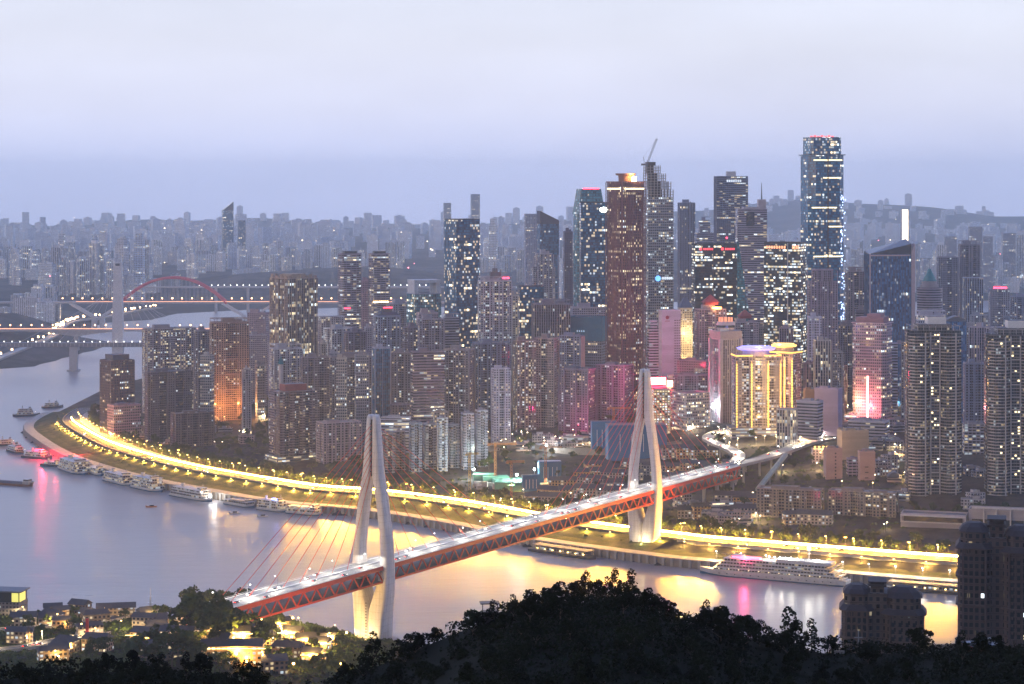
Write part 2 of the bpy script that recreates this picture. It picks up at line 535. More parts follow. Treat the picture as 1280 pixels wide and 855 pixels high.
# water
t = NT('river_water')
tc = t.n.new('ShaderNodeTexCoord')
mp = t.n.new('ShaderNodeMapping'); mp.inputs['Scale'].default_value = (.010, .030, .02); t.l.new(tc.outputs['Object'], mp.inputs[0])
mp2 = t.n.new('ShaderNodeMapping'); mp2.inputs['Scale'].default_value = (.035, .11, .05); t.l.new(tc.outputs['Object'], mp2.inputs[0])
n1 = t.noise(1.0, 5, mp.outputs[0]); n2 = t.noise(1.0, 4, mp2.outputs[0])
t.base(t.ramp(n1, [(.3, (.23, .215, .225)), (.7, (.30, .28, .285))]))
t.rough(t.math('MULTIPLY_ADD', n1, .16, .24))
t.p.inputs['IOR'].default_value = 1.33
hgt = t.math('MULTIPLY_ADD', n2, .45, n1)
bp = t.n.new('ShaderNodeBump'); bp.inputs['Strength'].default_value = .35; bp.inputs['Distance'].default_value = 2.2
t.l.new(hgt, bp.inputs['Height']); t.l.new(bp.outputs[0], t.p.inputs['Normal'])
M_WATER = t.mat
mb = MB()
mb.face([(-6000, 900, 0), (6000, 900, 0), (6000, 9000, 0), (-6000, 9000, 0)])
structure(mb.build('river_water', M_WATER))

# ------------------------------------------------------------------ quay and riverside road
def normals(L):
    d = np.gradient(L, axis=0)
    for _ in range(10):
        d[1:-1] = (d[:-2] + d[1:-1] * 2 + d[2:]) / 4
    d /= np.hypot(*d.T)[:, None]
    return np.stack([d[:, 1], -d[:, 0]], 1)
QL = SHORE[(SHORE[:, 0] < 900)]
QN = normals(QL)           # travelling west, inland is to the right hand
QS = np.concatenate([[0], np.cumsum(np.hypot(*np.diff(QL, axis=0).T))])
def q_at(s, off):
    x = np.interp(s, QS, QL[:, 0]); y = np.interp(s, QS, QL[:, 1])
    nx = np.interp(s, QS, QN[:, 0]); ny = np.interp(s, QS, QN[:, 1])
    l = math.hypot(nx, ny)
    return float(x + off * nx / l), float(y + off * ny / l), math.atan2(-nx / l, ny / l)   # rotation: local +y points inland
def q_s_of_u(u, off):
    """arc length along the shore whose offset point appears at picture column u"""
    best, bs = 1e9, 0
    for s in np.arange(0, QS[-1], 4.0):
        x, y, _ = q_at(s, off)
        d = abs(640 + x * F / y - u)
        if d < best and y < 3150: best, bs = d, s
    return bs
def strip(name, profile, s0, s1, mats, step=12.0, kind=True):
    """sweep a profile of (offset, height, material) along the shore"""
    mb = MB()
    ss = np.arange(s0, s1 + 1e-3, step)
    rows = []
    for s in ss:
        rows.append([(*q_at(s, o)[:2], z) for o, z, _ in profile])
    for k in range(len(ss) - 1):
        for i in range(len(profile) - 1):
            w = math.dist(profile[i][:2], profile[i + 1][:2])
            mb.face([rows[k][i], rows[k][i + 1], rows[k + 1][i + 1], rows[k + 1][i]], profile[i][2],
                    [(ss[k], 0), (ss[k], w), (ss[k + 1], w), (ss[k + 1], 0)])
    o = mb.build(name, mats)
    return structure(o) if kind else o

S_END = QS[np.argmax(QL[:, 1] > 3250)] if (QL[:, 1] > 3250).any() else QS[-1]
S_T = q_s_of_u(800, 0)      # beside the far bridge pylon
strip('quay_path', [(.6, 8.05, 0), (13, 8.3, 0)], 0, S_END, [M_CONC])
strip('river_embankment', [(13, 8.31, 0), (26, 9.6, 0), (48, 14.0, 0), (53, 15.05, 0)], S_T, S_END, [M_LAWN])
strip('river_embankment', [(13, 8.31, 0), (52, 9.2, 0)], 0, S_T, [M_LAWN])
strip('riverside_road', [(53, 15.1, 0), (77, 15.1, 0)], 0, S_END, [M_ASPH])
strip('pavement', [(77, 15.1, 0), (77, 15.25, 0), (88, 15.3, 0), (92, 13.5, 0)], 0, S_END, [M_CONC])
mk = plain('road_marking_paint', (.75, .75, .72), .6)
for off in (57.5, 61.5, 68.5, 72.5):
    mb = MB()
    for s in np.arange(20, S_END - 20, 15):
        a, b, c, d = q_at(s, off), q_at(s, off + .25), q_at(s + 6, off + .25), q_at(s + 6, off)
        mb.face([(*a[:2], 15.106), (*b[:2], 15.106), (*c[:2], 15.106), (*d[:2], 15.106)])
    structure(mb.build('road_markings', mk))

# quay wall with its pillars
mb = MB()
for s in np.arange(0, S_END - 12, 12.0):
    a, b = q_at(s, 0), q_at(s + 12, 0)
    mb.face([(*b[:2], -3), (*a[:2], -3), (*a[:2], 8.0), (*b[:2], 8.0)], 0)
    a2, b2 = q_at(s, .7), q_at(s + 12, .7)
    mb.face([(*b[:2], 8.0), (*a[:2], 8.0), (*a2[:2], 8.0), (*b2[:2], 8.0)], 0)
    m = q_at(s + 6, -.35)
    mb.box((a[0] + b[0]) / 2, (a[1] + b[1]) / 2, 7.2, math.dist(a[:2], b[:2]), 1.6, .9, m[2], 1)
for s in np.arange(6, S_END - 12, 9.0):
    m = q_at(s, -.9)
    mb.box(m[0], m[1], -3, 2.4, 1.8, 10.2, m[2], 1)
tag(mb.build('quay_wall', [M_STONE, M_CONC]), 'long stone quay wall with evenly spaced concrete pillars along the far river bank', 'quay wall')
mb = MB()
for s in np.arange(0, S_T - 12, 10.0):
    a, b = q_at(s, 52.8), q_at(s + 10, 52.8)
    mb.face([(*b[:2], 8), (*a[:2], 8), (*a[:2], 15.9), (*b[:2], 15.9)], 0)
    m = q_at(s + 5, 52.6); mb.box(m[0], m[1], 8.4, .8, .7, 7.4, m[2], 1)
    m = q_at(s, 52.9); 
    mb.box((a[0] + b[0]) / 2, (a[1] + b[1]) / 2, 15.9, math.dist(a[:2], b[:2]), .9, .35, m[2], 1)
tag(mb.build('retaining_wall', [M_CONC, M_CONC]), 'tall ribbed concrete retaining wall glowing yellow under the riverside road', 'retaining wall')
# guard rail between the lawn bank and the road
mb = MB()
for s in np.arange(S_T - 12, S_END - 24, 12.0):
    a, b = q_at(s, 53.2), q_at(s + 12, 53.2)
    m = q_at(s + 6, 53.2)
    mb.box((a[0] + b[0]) / 2, (a[1] + b[1]) / 2, 14.6, math.dist(a[:2], b[:2]) + .05, .4, 1.5, m[2], 0)
tag(mb.build('road_parapet', [M_CONC]), 'low concrete parapet between the lawn bank and the riverside road', 'parapet')
G_STRIP = glow('added_strip_glow', (1.0, .48, .05), 800, True)
rs = thing('added_glow_strip', 'added continuous glowing golden strip along the median of the riverside road', 'added glow strip')  # added glowing strip standing in for the traffic's light; no such lamp there
k0, k1 = q_s_of_u(1206, 65), q_s_of_u(62, 65)
mb, mw, mp_ = MB(), MB(), MB()
S_W = q_s_of_u(345, 65)
for s in np.arange(k0, k1, 12.0):
    a, b = q_at(s, 65), q_at(s + 12.05, 65); m = q_at(s + 6, 65)
    (mb if s < S_W else mw).box((a[0] + b[0]) / 2, (a[1] + b[1]) / 2, 18.6, math.dist(a[:2], b[:2]), .7, .75, m[2])
    mp_.box(m[0], m[1], 15.1, .25, .3, 3.4, m[2])
    c_ = q_at(s + 6, 65.75)
    mp_.box(c_[0], c_[1], 18.2, math.dist(a[:2], b[:2]), .2, 1.9, c_[2])  # added board that keeps the strip's glow off the city facades
    mp_.box((a[0] + b[0]) / 2, (a[1] + b[1]) / 2, 18.42, math.dist(a[:2], b[:2]), .9, .18, m[2])
mb.build('glow_bar', G_STRIP, rs); mw.build('glow_bar', glow('added_strip_glow_dim', (1.0, .50, .06), 190, True), rs); mp_.build('post_and_shield', M_STEEL, rs)
# ------------------------------------------------------------------ the cable-stayed bridge
BX, BY = -105.0, 1651.0
BDIR = Vector((230.6, 407.0)).normalized(); BLEN = 468.0
BROT = math.atan2(-BDIR.x, BDIR.y)
bridge = thing('cable_stayed_bridge', 'red trussed bridge with two white needle-eye pylons spanning the river to the city', 'bridge', (BX, BY, 0), BROT)
def b2w(lx, ly, z):
    c, s = math.cos(BROT), math.sin(BROT)
    return (BX + lx * c - ly * s, BY + lx * s + ly * c, z)
DZ, DW = 61.0, 12.5         # deck height and half width
Y0, Y1 = -216.0, 664.0
M_DECK = plain('deck_asphalt', (.30, .30, .29), .6, 0, .2, .15)
t = NT('pylon_concrete')
tc_ = t.n.new('ShaderNodeTexCoord'); mp3 = t.n.new('ShaderNodeMapping'); mp3.inputs['Scale'].default_value = (.5, .5, .035); t.l.new(tc_.outputs['Object'], mp3.inputs[0])
sp3 = t.n.new('ShaderNodeSeparateXYZ'); t.l.new(tc_.outputs['Object'], sp3.inputs[0])
jn = t.math('LESS_THAN', t.math('FRACT', t.math('DIVIDE', sp3.outputs[2], 5.2)), .07)
st_ = t.noise(1.0, 5, mp3.outputs[0])
t.base(t.mix(t.math('MULTIPLY', jn, .25), t.ramp(st_, [(.3, (.52, .51, .52)), (.6, (.70, .69, .70)), (.8, (.76, .75, .76))]), (.22, .21, .21, 1))); t.rough(.7)
M_PYLON = t.mat
mb = MB(); mb.box(0, (Y0 + Y1) / 2, DZ - 1.0, 2 * DW, Y1 - Y0, 1.0, 0, 1, 0)
mb.build('deck', [M_DECK, M_RED], bridge)
mb = MB(); mb.box(0, (Y0 + Y1) / 2, DZ - 12.1, 2 * DW - 2, Y1 - Y0, .8, 0, 0, 0)
for y in np.arange(Y0 + 4, Y1, 8): mb.box(0, y, DZ - 12.7, 2 * DW - 1, .7, .6)
mb.build('lower_deck', [M_DARK], bridge)
for sx in (-1, 1):
    mb = MB(); x = sx * (DW - .1)
    mb.box(x, (Y0 + Y1) / 2, DZ - 2.9, .9, Y1 - Y0, 2.6)
    mb.box(x, (Y0 + Y1) / 2, DZ - 12.6, .9, Y1 - Y0, 1.3)
    y, up = Y0 + 2, True
    while y < Y1 - 8:
        a, b = (DZ - 12, DZ - 2.4) if up else (DZ - 2.4, DZ - 12)
        mb.tube((x, y, a), (x, y + 8, b), .62, 4)
        y += 8; up = not up
    mb.build('truss', [M_RED], bridge)
    mb = MB()
    mb.box(sx * (DW - .3), (Y0 + Y1) / 2, DZ, .3, Y1 - Y0, .45)
    for y in np.arange(Y0, Y1, 5): mb.box(sx * (DW - .3), y, DZ + .45, .14, .14, .8)
    mb.box(sx * (DW - .3), (Y0 + Y1) / 2, DZ + 1.2, .16, Y1 - Y0, .12)
    mb.build('railing', [M_WHITE], bridge)
mb = MB()
for x in (-8.2, -4.8, 4.8, 8.2):
    for y in np.arange(Y0 + 4, Y1 - 8, 12): mb.box(x, y + 2, DZ + .004, .22, 5, .006, bottom=False)
for x in (-1.6, 1.6): mb.box(x, (Y0 + Y1) / 2, DZ + .004, .2, Y1 - Y0 - 4, .006, bottom=False)
mb.build('lane_marking', [M_WHITE], bridge)
mb = MB()
mb.box(0, (Y0 + Y1) / 2, DZ, 1.5, Y1 - Y0, .8)
mb.build('median', [M_WHITE], bridge)

def rrect(cx, cy, hx, hy, z, r=.35, n=3):
    out = []
    rx, ry = hx * r, hy * r
    for sx, sy, a0 in ((1, 1, 0), (-1, 1, 90), (-1, -1, 180), (1, -1, 270)):
        for k in range(n):
            a = math.radians(a0 + 90 * k / (n - 1))
            out.append((cx + sx * (hx - rx) + rx * math.cos(a), cy + sy * (hy - ry) + ry * math.sin(a), z))
    return out
PZ = [2, 14, 27, 34, 42, 50, 58, 66, 76, 88, 100, 112, 121, 127, 131, 140, 152, 164, 171, 174]
PO = [11.4, 12.9, 14.2, 14.8, 15.3, 15.7, 15.8, 15.7, 15.2, 14.0, 12.5, 10.8, 9.3, 8.2, 7.7, 6.9, 5.9, 5.0, 4.4, 3.8]
PI_ = [0, 0, 0, 2.2, 5.0, 7.6, 9.0, 9.3, 8.9, 7.7, 6.1, 4.2, 2.6, 1.2, .85, .8, .8, .8, .8, .8]
PD = [9.5, 9.0, 8.4, 8.0, 7.6, 7.0, 6.4, 5.9, 5.6, 5.4, 5.2, 5.0, 4.8, 4.6, 4.5, 4.2, 3.9, 3.6, 3.3, 2.6]
def pylon(y, zoff):
    for sx in (-1, 1):
        rings = []
        for z, o, i, d in zip(PZ, PO, PI_, PD):
            rr = rrect(sx * (o + i) / 2, y, (o - i) / 2 + .02, d, z if z > 3 else z + zoff)
            rings.append(rr)
        mb = MB(); mb.rings(rings)
        leg = mb.build('pylon_leg', [M_PYLON], bridge, smooth=True, merge=True)
    mb = MB()                                     # dark anchor wall in the slit between the legs
    mb.box(0, y, 127.5, 1.5, 5.2, 43, 0)
    for z in np.arange(131, 170, 4): mb.box(0, y, z, 1.9, 7.4, .5)
    mb.build('anchor_wall', [M_DARK], bridge)
    mb = MB()                                     # cross beam under the deck
    mb.box(0, y, DZ - 16.5, 21, 6.0, 3.6)
    mb.build('cross_beam', [M_PYLON], bridge)
    for k in range(9):
        zc = 133 + k * 4.2
        for dr in (-1, 1):
            yy = y + dr * (36 + k * 20.5)
            if Y0 + 3 < yy < Y1 - 3:
                for xx in (-.45, .45):
                    pass
                mb = MB(); mb.tube((0, y + dr * 2.4, zc), (0, yy, DZ + .6), .21, 5)
                mb.build('stay_cable', [M_RED], bridge)
pylon(0, -4); pylon(BLEN, 5)
mb = MB(); mb.cyl(0, 0, -4, 3.2, 21, 20, 32); mb.cyl(0, 0, 3.2, 4.4, 16, 15, 32)
mb.build('pier_base', [M_CONC], bridge)
mb = MB()
for z in np.arange(8, 33, 2.2): mb.box(-.9, -9.3, z, 1.0, .5, .6)
mb.build('ladder', [M_DARK], bridge)
for y in (-170, BLEN + 150, BLEN + 188):
    mb = MB()
    w = b2w(0, y, 0); zb = max(zp(w[0], w[1]), zn(w[0], w[1]))
    for sx in (-1, 1): mb.box(sx * 7, y, zb - 3, 3, 3, DZ - 14 - zb + 3)
    mb.box(0, y, DZ - 14.5, 20, 3.4, 1.8)
    mb.build('pier', [M_CONC], bridge)
# fan lights at the pylon foot
for y, z in ((-16, 4.6), (BLEN - 14, 9)):
    w = b2w(3, y, z)
    fl = thing('flood_light', 'warm floodlight shining up the foot of the %s pylon' % ('water-side' if y < 0 else 'city-side'), 'floodlight', w)
    mb = MB(); mb.box(0, 0, 0, 1.2, .8, .5); mb.cyl(0, 0, .5, .9, .35, .5, 8); mb.build('housing', [M_DARK], fl)
    mb = MB(); mb.cyl(0, 0, .9, 1.8, .8, .55, 10); mb.build('lamp', [G_WARM], fl)
    point(fl, (0, -1.5, 4), (1, .72, .35), 9000, .8)

# viaduct that carries the deck on into the city
def ribbon(pts, half, thick, mats, name, step=10.0, rail=True):
    L = smooth_line([(p[0], p[1]) for p in pts], step)
    d = np.gradient(L, axis=0); d /= np.hypot(*d.T)[:, None]
    n = np.stack([d[:, 1], -d[:, 0]], 1)
    k = np.concatenate([[0], np.cumsum(np.hypot(*np.diff(L, axis=0).T))])
    pk = []
    for p in pts: pk.append(k[np.argmin(np.hypot(L[:, 0] - p[0], L[:, 1] - p[1]))])
    zz = np.interp(k, pk, [p[2] for p in pts])
    mb = MB()
    for i in range(len(L) - 1):
        a = [(L[j] + s * half * n[j]) for j in (i, i + 1) for s in (-1, 1)]
        A, B, Cc, D = a[0], a[1], a[3], a[2]
        za, zb = zz[i], zz[i + 1]
        mb.face([(A[0], A[1], za), (B[0], B[1], za), (Cc[0], Cc[1], zb), (D[0], D[1], zb)], 0)
        for P, Q in ((A, D), (B, Cc)):
            mb.face([(P[0], P[1], za - thick), (Q[0], Q[1], zb - thick), (Q[0], Q[1], zb + (1.0 if rail else 0)), (P[0], P[1], za + (1.0 if rail else 0))], 1)
        mb.face([(A[0], A[1], za - thick), (D[0], D[1], zb - thick), (Cc[0], Cc[1], zb - thick), (B[0], B[1], za - thick)], 1)
    return mb, L, n, zz
e = b2w(0, Y1, 0)
VIA = [(e[0], e[1], DZ)] + [px(u, v, EYE * F / (v - VH) * .827)[:2] + (DZ,) for u, v in ()]
def at_z(u, v, z):
    Y = (EYE - z) * F / (v - VH); return (xu(u, Y), Y, z)
VIA_A = [b2w(2.5, Y1, DZ), at_z(955, 572, 60.5), at_z(984, 562, 61), at_z(1010, 553, 62), at_z(1045, 547, 63.5)]
VIA_B = [b2w(-6.5, Y1 - 1, DZ), at_z(918, 578, 61), at_z(924, 569, 61.5), at_z(912, 561, 62), at_z(893, 553, 62.5), at_z(885, 546, 63), at_z(905, 538, 63.5), at_z(950, 531, 64)]
for pts, half, lab in ((VIA_A, 8.5, 'straight viaduct carrying the bridge road on towards the plaza'), (VIA_B, 6.5, 'curving viaduct ramp sweeping back from the bridge end')):
    via = thing('viaduct', lab, 'viaduct')
    mb, L, n, zz = ribbon(pts, half, 1.8, None, 'viaduct')
    mb.build('road_deck', [M_DECK, M_CONC], via)
    mp_ = MB()
    for i in range(3, len(L) - 1, 3):
        g = zp(*L[i])
        if g < zz[i] - 3: mp_.cyl(L[i][0], L[i][1], g - 2, zz[i] - 1.7, 1.1, 1.1, 8)
    if mp_.v: mp_.build('pier', [M_CONC], via)
# ------------------------------------------------------------------ building generator
STY = {
    'resi':   lambda: facade('resi', 3.4, 3.0, .56, .56, (.016, .024, .042), cool=.45, st=3.0, band=.14, bandc=(.6, .6, .6)),
    'resi2':  lambda: facade('resi2', 3.0, 3.0, .52, .50, (.014, .02, .036), cool=.4, st=3.0),
    'balc':   lambda: facade('balc', 4.2, 3.1, .78, .60, (.02, .028, .04), cool=.35, st=2.0, band=.22, bandc=(1.5, 1.5, 1.5)),
    'office': lambda: facade('office', 2.6, 3.6, .62, .55, (.03, .05, .08), run=2.0, cool=.3, st=2.0),
    'stripv': lambda: facade('stripv', 3.0, 3.6, .60, .92, (.022, .032, .055), run=.8, cool=.3, st=1.9),
    'striph': lambda: facade('striph', 5.0, 3.5, .98, .48, (.03, .04, .06), run=1.0, cool=.4, st=1.8),
    'navy':   lambda: facade('navy', 2.4, 3.7, .93, .76, (.020, .105, .215), run=.35, cool=.2, st=3.0, spand=(.012, .055, .12)),
    'deepteal': lambda: facade('deepteal', 2.6, 3.9, .94, .72, (.012, .13, .26), run=.9, cool=.35, st=2.3, spand=(.008, .07, .15)),
    'teal':   lambda: facade('teal', 2.4, 3.7, .93, .70, (.028, .165, .225), run=.6, cool=.5, st=2.6, spand=(.018, .09, .13)),
    'black':  lambda: facade('black', 2.6, 3.7, .94, .62, (.012, .036, .056), run=2.4, cool=.5, st=2.4, spand=(.010, .022, .034)),
    'blue':   lambda: facade('blue', 2.2, 3.8, .90, .90, (.028, .12, .29), run=.3, cool=.8, st=1.4, spand=(.02, .08, .19)),
    'haze':   lambda: facade('haze', 4.0, 3.3, .55, .55, (.05, .07, .10), run=.6, cool=.4, st=2.2),
    'gold':   lambda: facade('gold', 3.2, 3.0, .60, .55, (.04, .04, .05), cool=.25, st=2.6, litcol=(1, .72, .35)),
    'stepc':  lambda: facade('stepc', 3.0, 3.8, .72, .62, (.04, .055, .075), run=1.0, cool=.7, st=1.8),
    'recess': lambda: facade('recess', 2.8, 3.0, .82, .60, (.012, .016, .03), cool=.45, st=3.0, band=.2, bandc=(.75, .75, .75)),
    'redg':   lambda: facade('redg', 2.9, 3.5, .56, .66, (.030, .022, .035), run=1.2, cool=.15, st=2.3),
}
def rot_pts(pts, r):
    c, s = math.cos(r), math.sin(r)
    return [(x * c - y * s, x * s + y * c) for x, y in pts]

def rect(a, b): return [(-a / 2, -b / 2), (a / 2, -b / 2), (a / 2, b / 2), (-a / 2, b / 2)]
def bays(a, b, nb, dep, sb=2):
    """rectangle whose four sides step in and out in bays"""
    def side(L, n, D):
        w = L / n; out = []
        for i in range(n):
            d = 0 if i % 2 == 0 else D
            out += [(-L / 2 + i * w, d), (-L / 2 + (i + 1) * w, d)]
        return out
    f = [(x, -b / 2 + d) for x, d in side(a, nb, dep)]
    r = [(a / 2 - d, y) for y, d in side(b, sb, dep)]
    k = [(-x, b / 2 - d) for x, d in side(a, nb, dep)]
    l = [(-a / 2 + d, -y) for y, d in side(b, sb, dep)]
    pts = []
    for p in f + r + k + l:
        if not pts or math.dist(p, pts[-1]) > .05: pts.append(p)
    if math.dist(pts[0], pts[-1]) < .05: pts.pop()
    return pts
def chamf(a, b, c):
    return [(-a / 2 + c, -b / 2), (a / 2 - c, -b / 2), (a / 2, -b / 2 + c), (a / 2, b / 2 - c), (a / 2 - c, b / 2), (-a / 2 + c, b / 2), (-a / 2, b / 2 - c), (-a / 2, -b / 2 + c)]
def ell(a, b, n=24): return [(a / 2 * math.cos(2 * PI * i / n), b / 2 * math.sin(2 * PI * i / n)) for i in range(n)]

SPANS = []      # (u0, u1, vtop, Y, short description): used to fill the gaps behind
CITY_GROUP = None

def roof_parts(root, a, b, h, kind, col, rr):
    mb = MB()
    t_ = .5
    for cx, cy_, sx, sy in ((0, -b / 2 + t_ / 2, a, t_), (0, b / 2 - t_ / 2, a, t_), (-a / 2 + t_ / 2, 0, t_, b - 2 * t_), (a / 2 - t_ / 2, 0, t_, b - 2 * t_)):
        mb.box(cx, cy_, h, sx, sy, 1.3)
    mb.build('parapet', [M_TRIM], root, color=(*[min(1, c * 1.15) for c in col[:3]], 1))
    if kind == 'bare': return
    mb = MB()
    hh = min(7, max(3.2, h * .05))
    mb.box(-a * .12 + rr.uniform(-.08, .08) * a, 0, h, a * rr.uniform(.28, .45), b * .45, hh, 0, 0, 1)
    if rr.random() < .6: mb.box(a * .26, rr.uniform(-.1, .1) * b, h, a * .2, b * .35, hh * .62, 0, 0, 1)
    mb.build('roof_house', [M_TRIM, M_ROOF], root, color=(*col[:3], 1))
    mb = MB()
    for k in range(rr.randint(3, 6)):
        mb.box(rr.uniform(-.4, .4) * a, rr.uniform(-.4, .4) * b, h, rr.uniform(1, 2.5), rr.uniform(1, 2.5), rr.uniform(1, 2.2))
    mb.box(0, 0, h, a * .86, b * .86, .18)
    mb.build('roof_plant', [M_STEEL], root)
    if rr.random() < .5:
        mb = MB(); mb.cyl(a * .3, b * .2, h, h + 2.8, 1.3, 1.3, 10); mb.build('water_tank', [M_STEEL], root)
    if kind == 'pyr':
        mb = MB(); mb.prism(rect(a * .5, b * .5), h + hh, h + hh + 3, 0, 0)
        mb.prism(rect(a * .6, b * .6), h + hh + 3, h + hh + 3 + a * .28, 0, 0, poly2=rect(.3, .3))
        mb.build('pyramid_roof', [M_TRIM], root, color=(.28, .05, .06, 1))
    if kind == 'mast':
        mb = MB(); mb.tube((0, 0, h + hh), (0, 0, h + hh + h * .13), .5, 6, 0, .15); mb.build('mast', [M_STEEL], root)
    if kind == 'frame':
        mb = MB()
        for x in np.linspace(-a / 2 + .5, a / 2 - .5, 6):
            for y in (-b / 2 + .5, b / 2 - .5): mb.box(x, y, h + 1.3, .6, .6, 4.2)
        for y in (-b / 2 + .5, b / 2 - .5): mb.box(0, y, h + 5.5, a, .9, .9)
        for x in (-a / 2 + .5, a / 2 - .5): mb.box(x, 0, h + 5.5, .9, b - 2, .9)
        mb.build('roof_frame', [M_TRIM], root, color=(*col[:3], 1))
    if kind == 'redlit':
        mb = MB(); mb.box(0, -b * .42, h + 1.5, a * .7, .6, 2.6); mb.build('roof_sign', [G_RED], root)

def place(u0, u1, Y, rot, ratio, zb=None):
    th = math.radians(abs(rot))
    uc = (u0 + u1) / 2
    Yc = Y
    for _ in range(3):
        Wd = (u1 - u0) * (Yc if False else Y) / F
        a = Wd / (math.cos(th) + ratio * math.sin(th)); b = a * ratio
        Yc = Y + (a * math.sin(th) + b * math.cos(th)) / 2
    cx = xu(uc, Yc)
    a *= Yc / Y * .985; b *= Yc / Y * .985
    rz = math.radians(rot) - math.atan2(uc - 640, F)
    z0 = (zp(cx, Yc) if zb is None else zb)
    return cx, Yc, a, b, rz, z0

def tower(name, label, u0, u1, vt, Y, style='resi', col=(.35, .33, .34), lit=.12, rot=20, ratio=.7, shape='bay', nb=5, dep=1.6, roof='std',
          group=None, ribs=0, slabs=0, slab_d=.9, podium=0, zb=None, sink=5.0, cat='building', nick=None, setb=None, extra=None, corner=0):
    rr = random.Random(hash((u0, u1, int(vt))) & 0xffff)
    cx, cy_, a, b, rz, z0 = place(u0, u1, Y, rot, ratio, zb)
    z0 -= sink
    h = zv(vt, Y) - z0
    root = thing(name, label, cat, (cx, cy_, z0), rz, group)
    col = tuple(c * .80 * k_ for c, k_ in zip(col, (.93, .97, 1.10)))
    poly = {'bay': lambda: bays(a, b, nb, dep), 'rect': lambda: rect(a, b), 'chamf': lambda: chamf(a, b, min(a, b) * .18), 'ell': lambda: ell(a, b)}[shape]()
    mb = MB()
    fac = STY[style]()
    if setb:                     # set-back storeys: list of (fraction of height, fraction of width)
        z = 0
        for i, (fh, fwid) in enumerate(setb):
            pp = [(x * fwid, y * fwid) for x, y in poly]
            mb.prism(pp, z, h * fh, 0, 1); z = h * fh
    else:
        mm = 0
        if shape == 'bay' and style[:4] in ('resi', 'gold', 'balc'):
            mm = []
            for i in range(len(poly)):
                p, q = poly[i], poly[(i + 1) % len(poly)]
                ins = lambda c: abs(c[0]) < a / 2 - .2 and abs(c[1]) < b / 2 - .2
                mm.append(3 if (ins(p) and ins(q)) else 0)
        mb.prism(poly, 0, h, mm, 1)
    if slabs:
        n = int((h - sink - 4) / 3.1)
        for k in range(1, n):
            z = sink + 3 + k * 3.1
            if shape == 'bay':
                w = a / nb
                for i in range(0, nb, 2):
                    mb.box(-a / 2 + (i + .5) * w, -b / 2 - slab_d / 2, z, w * .8, slab_d, 1.15, 0, 2)
                mb.box(-a / 2 - slab_d / 2, -b / 4, z, slab_d, b * .42, 1.15, 0, 2)
            else:
                pp = [(x * (1 + 2 * slab_d / a), y * (1 + 2 * slab_d / b)) for x, y in poly]
                mb.prism(pp, z, z + .9, 2, 2, True, True)
    if shape == 'bay' and not slabs and style[:4] in ('resi', 'gold'):
        for i in range(nb + 1):
            x = -a / 2 + a * i / nb
            for y in (-b / 2 - .1, b / 2 + .1): mb.box(x, y, 0, .9, .7, h - 1, 0, 2)
        for k in range(1, int((h - sink) / 21)):
            mb.box(0, -b / 2 - .12, sink + k * 21, a * .98, .3, .9, 0, 2)
    if ribs:
        for i in range(ribs + 1):
            x = -a / 2 + a * i / ribs
            for y in (-b / 2 - .2, b / 2 + .2): mb.box(x, y, sink, .55, .75, h - sink, 0, 2)
        nb_ = max(1, int(ribs * b / a))
        for i in range(1, nb_):
            y = -b / 2 + b * i / nb_
            for x in (-a / 2 - .2, a / 2 + .2): mb.box(x, y, sink, .75, .55, h - sink, 0, 2)
    if corner:
        for sx in (-1, 1):
            for sy in (-1, 1): mb.box(sx * a / 2, sy * b / 2, 0, corner, corner, h + 1, 0, 2)
    mb.build('tower_body', [fac, M_ROOF, M_TRIM, STY['recess']()], root, color=(*col, lit * (.95 if style[:4] == 'resi' else 1)))
    if setb: a, b = a * setb[-1][1], b * setb[-1][1]
    if shape == 'ell': a, b = a * .7, b * .7
    if roof != 'none': roof_parts(root, a, b, h, roof, col, rr)
    if podium:
        mb = MB(); mb.box(0, -b * .1, 0, a * 1.25, b * 1.3, sink + podium, 0, 0, 1)
        mb.build('podium', [STY['striph'](), M_ROOF], root, color=(*[c * .8 for c in col], .5))
    if extra: extra(root, a, b, h)
    SPANS.append((u0, u1, vt, Y, nick or label))
    return root, a, b, h

def lit_room_parts(root, a, b, h, n, seed, wx=1.8, wz=1.5, off=.06):
    """a few brightly lit windows as parts of their own on the front and on the flank"""
    rr = random.Random(seed)
    mb = MB(); mb.box(0, -.05, 0, wx, .1, wz)
    w0 = None
    for k in range(n):
        m = G_ROOM if rr.random() < .7 else G_COOLROOM
        z = 8 + 3.1 * rr.randint(1, max(2, int((h - 12) / 3.1)))
        loc = (rr.uniform(-.44, .44) * a, -b / 2 - off, z)
        if w0 is None:
            w0 = mb.build('window', [m], root, loc=loc)
        else:
            o = w0.copy(); COL.objects.link(o); o.parent = root; o.location = loc
# ------------------------------------------------------------------ the peninsula: every building by its picture columns, top row and distance
T = tower
BRN, DBR, TAN, PNK, GRY, WHT, BLU, DRK, LAV, RST = (.24, .19, .18), (.11, .085, .085), (.38, .29, .23), (.46, .32, .31), (.27, .27, .29), (.55, .54, .56), (.24, .30, .40), (.075, .075, .09), (.36, .33, .40), (.24, .10, .09)

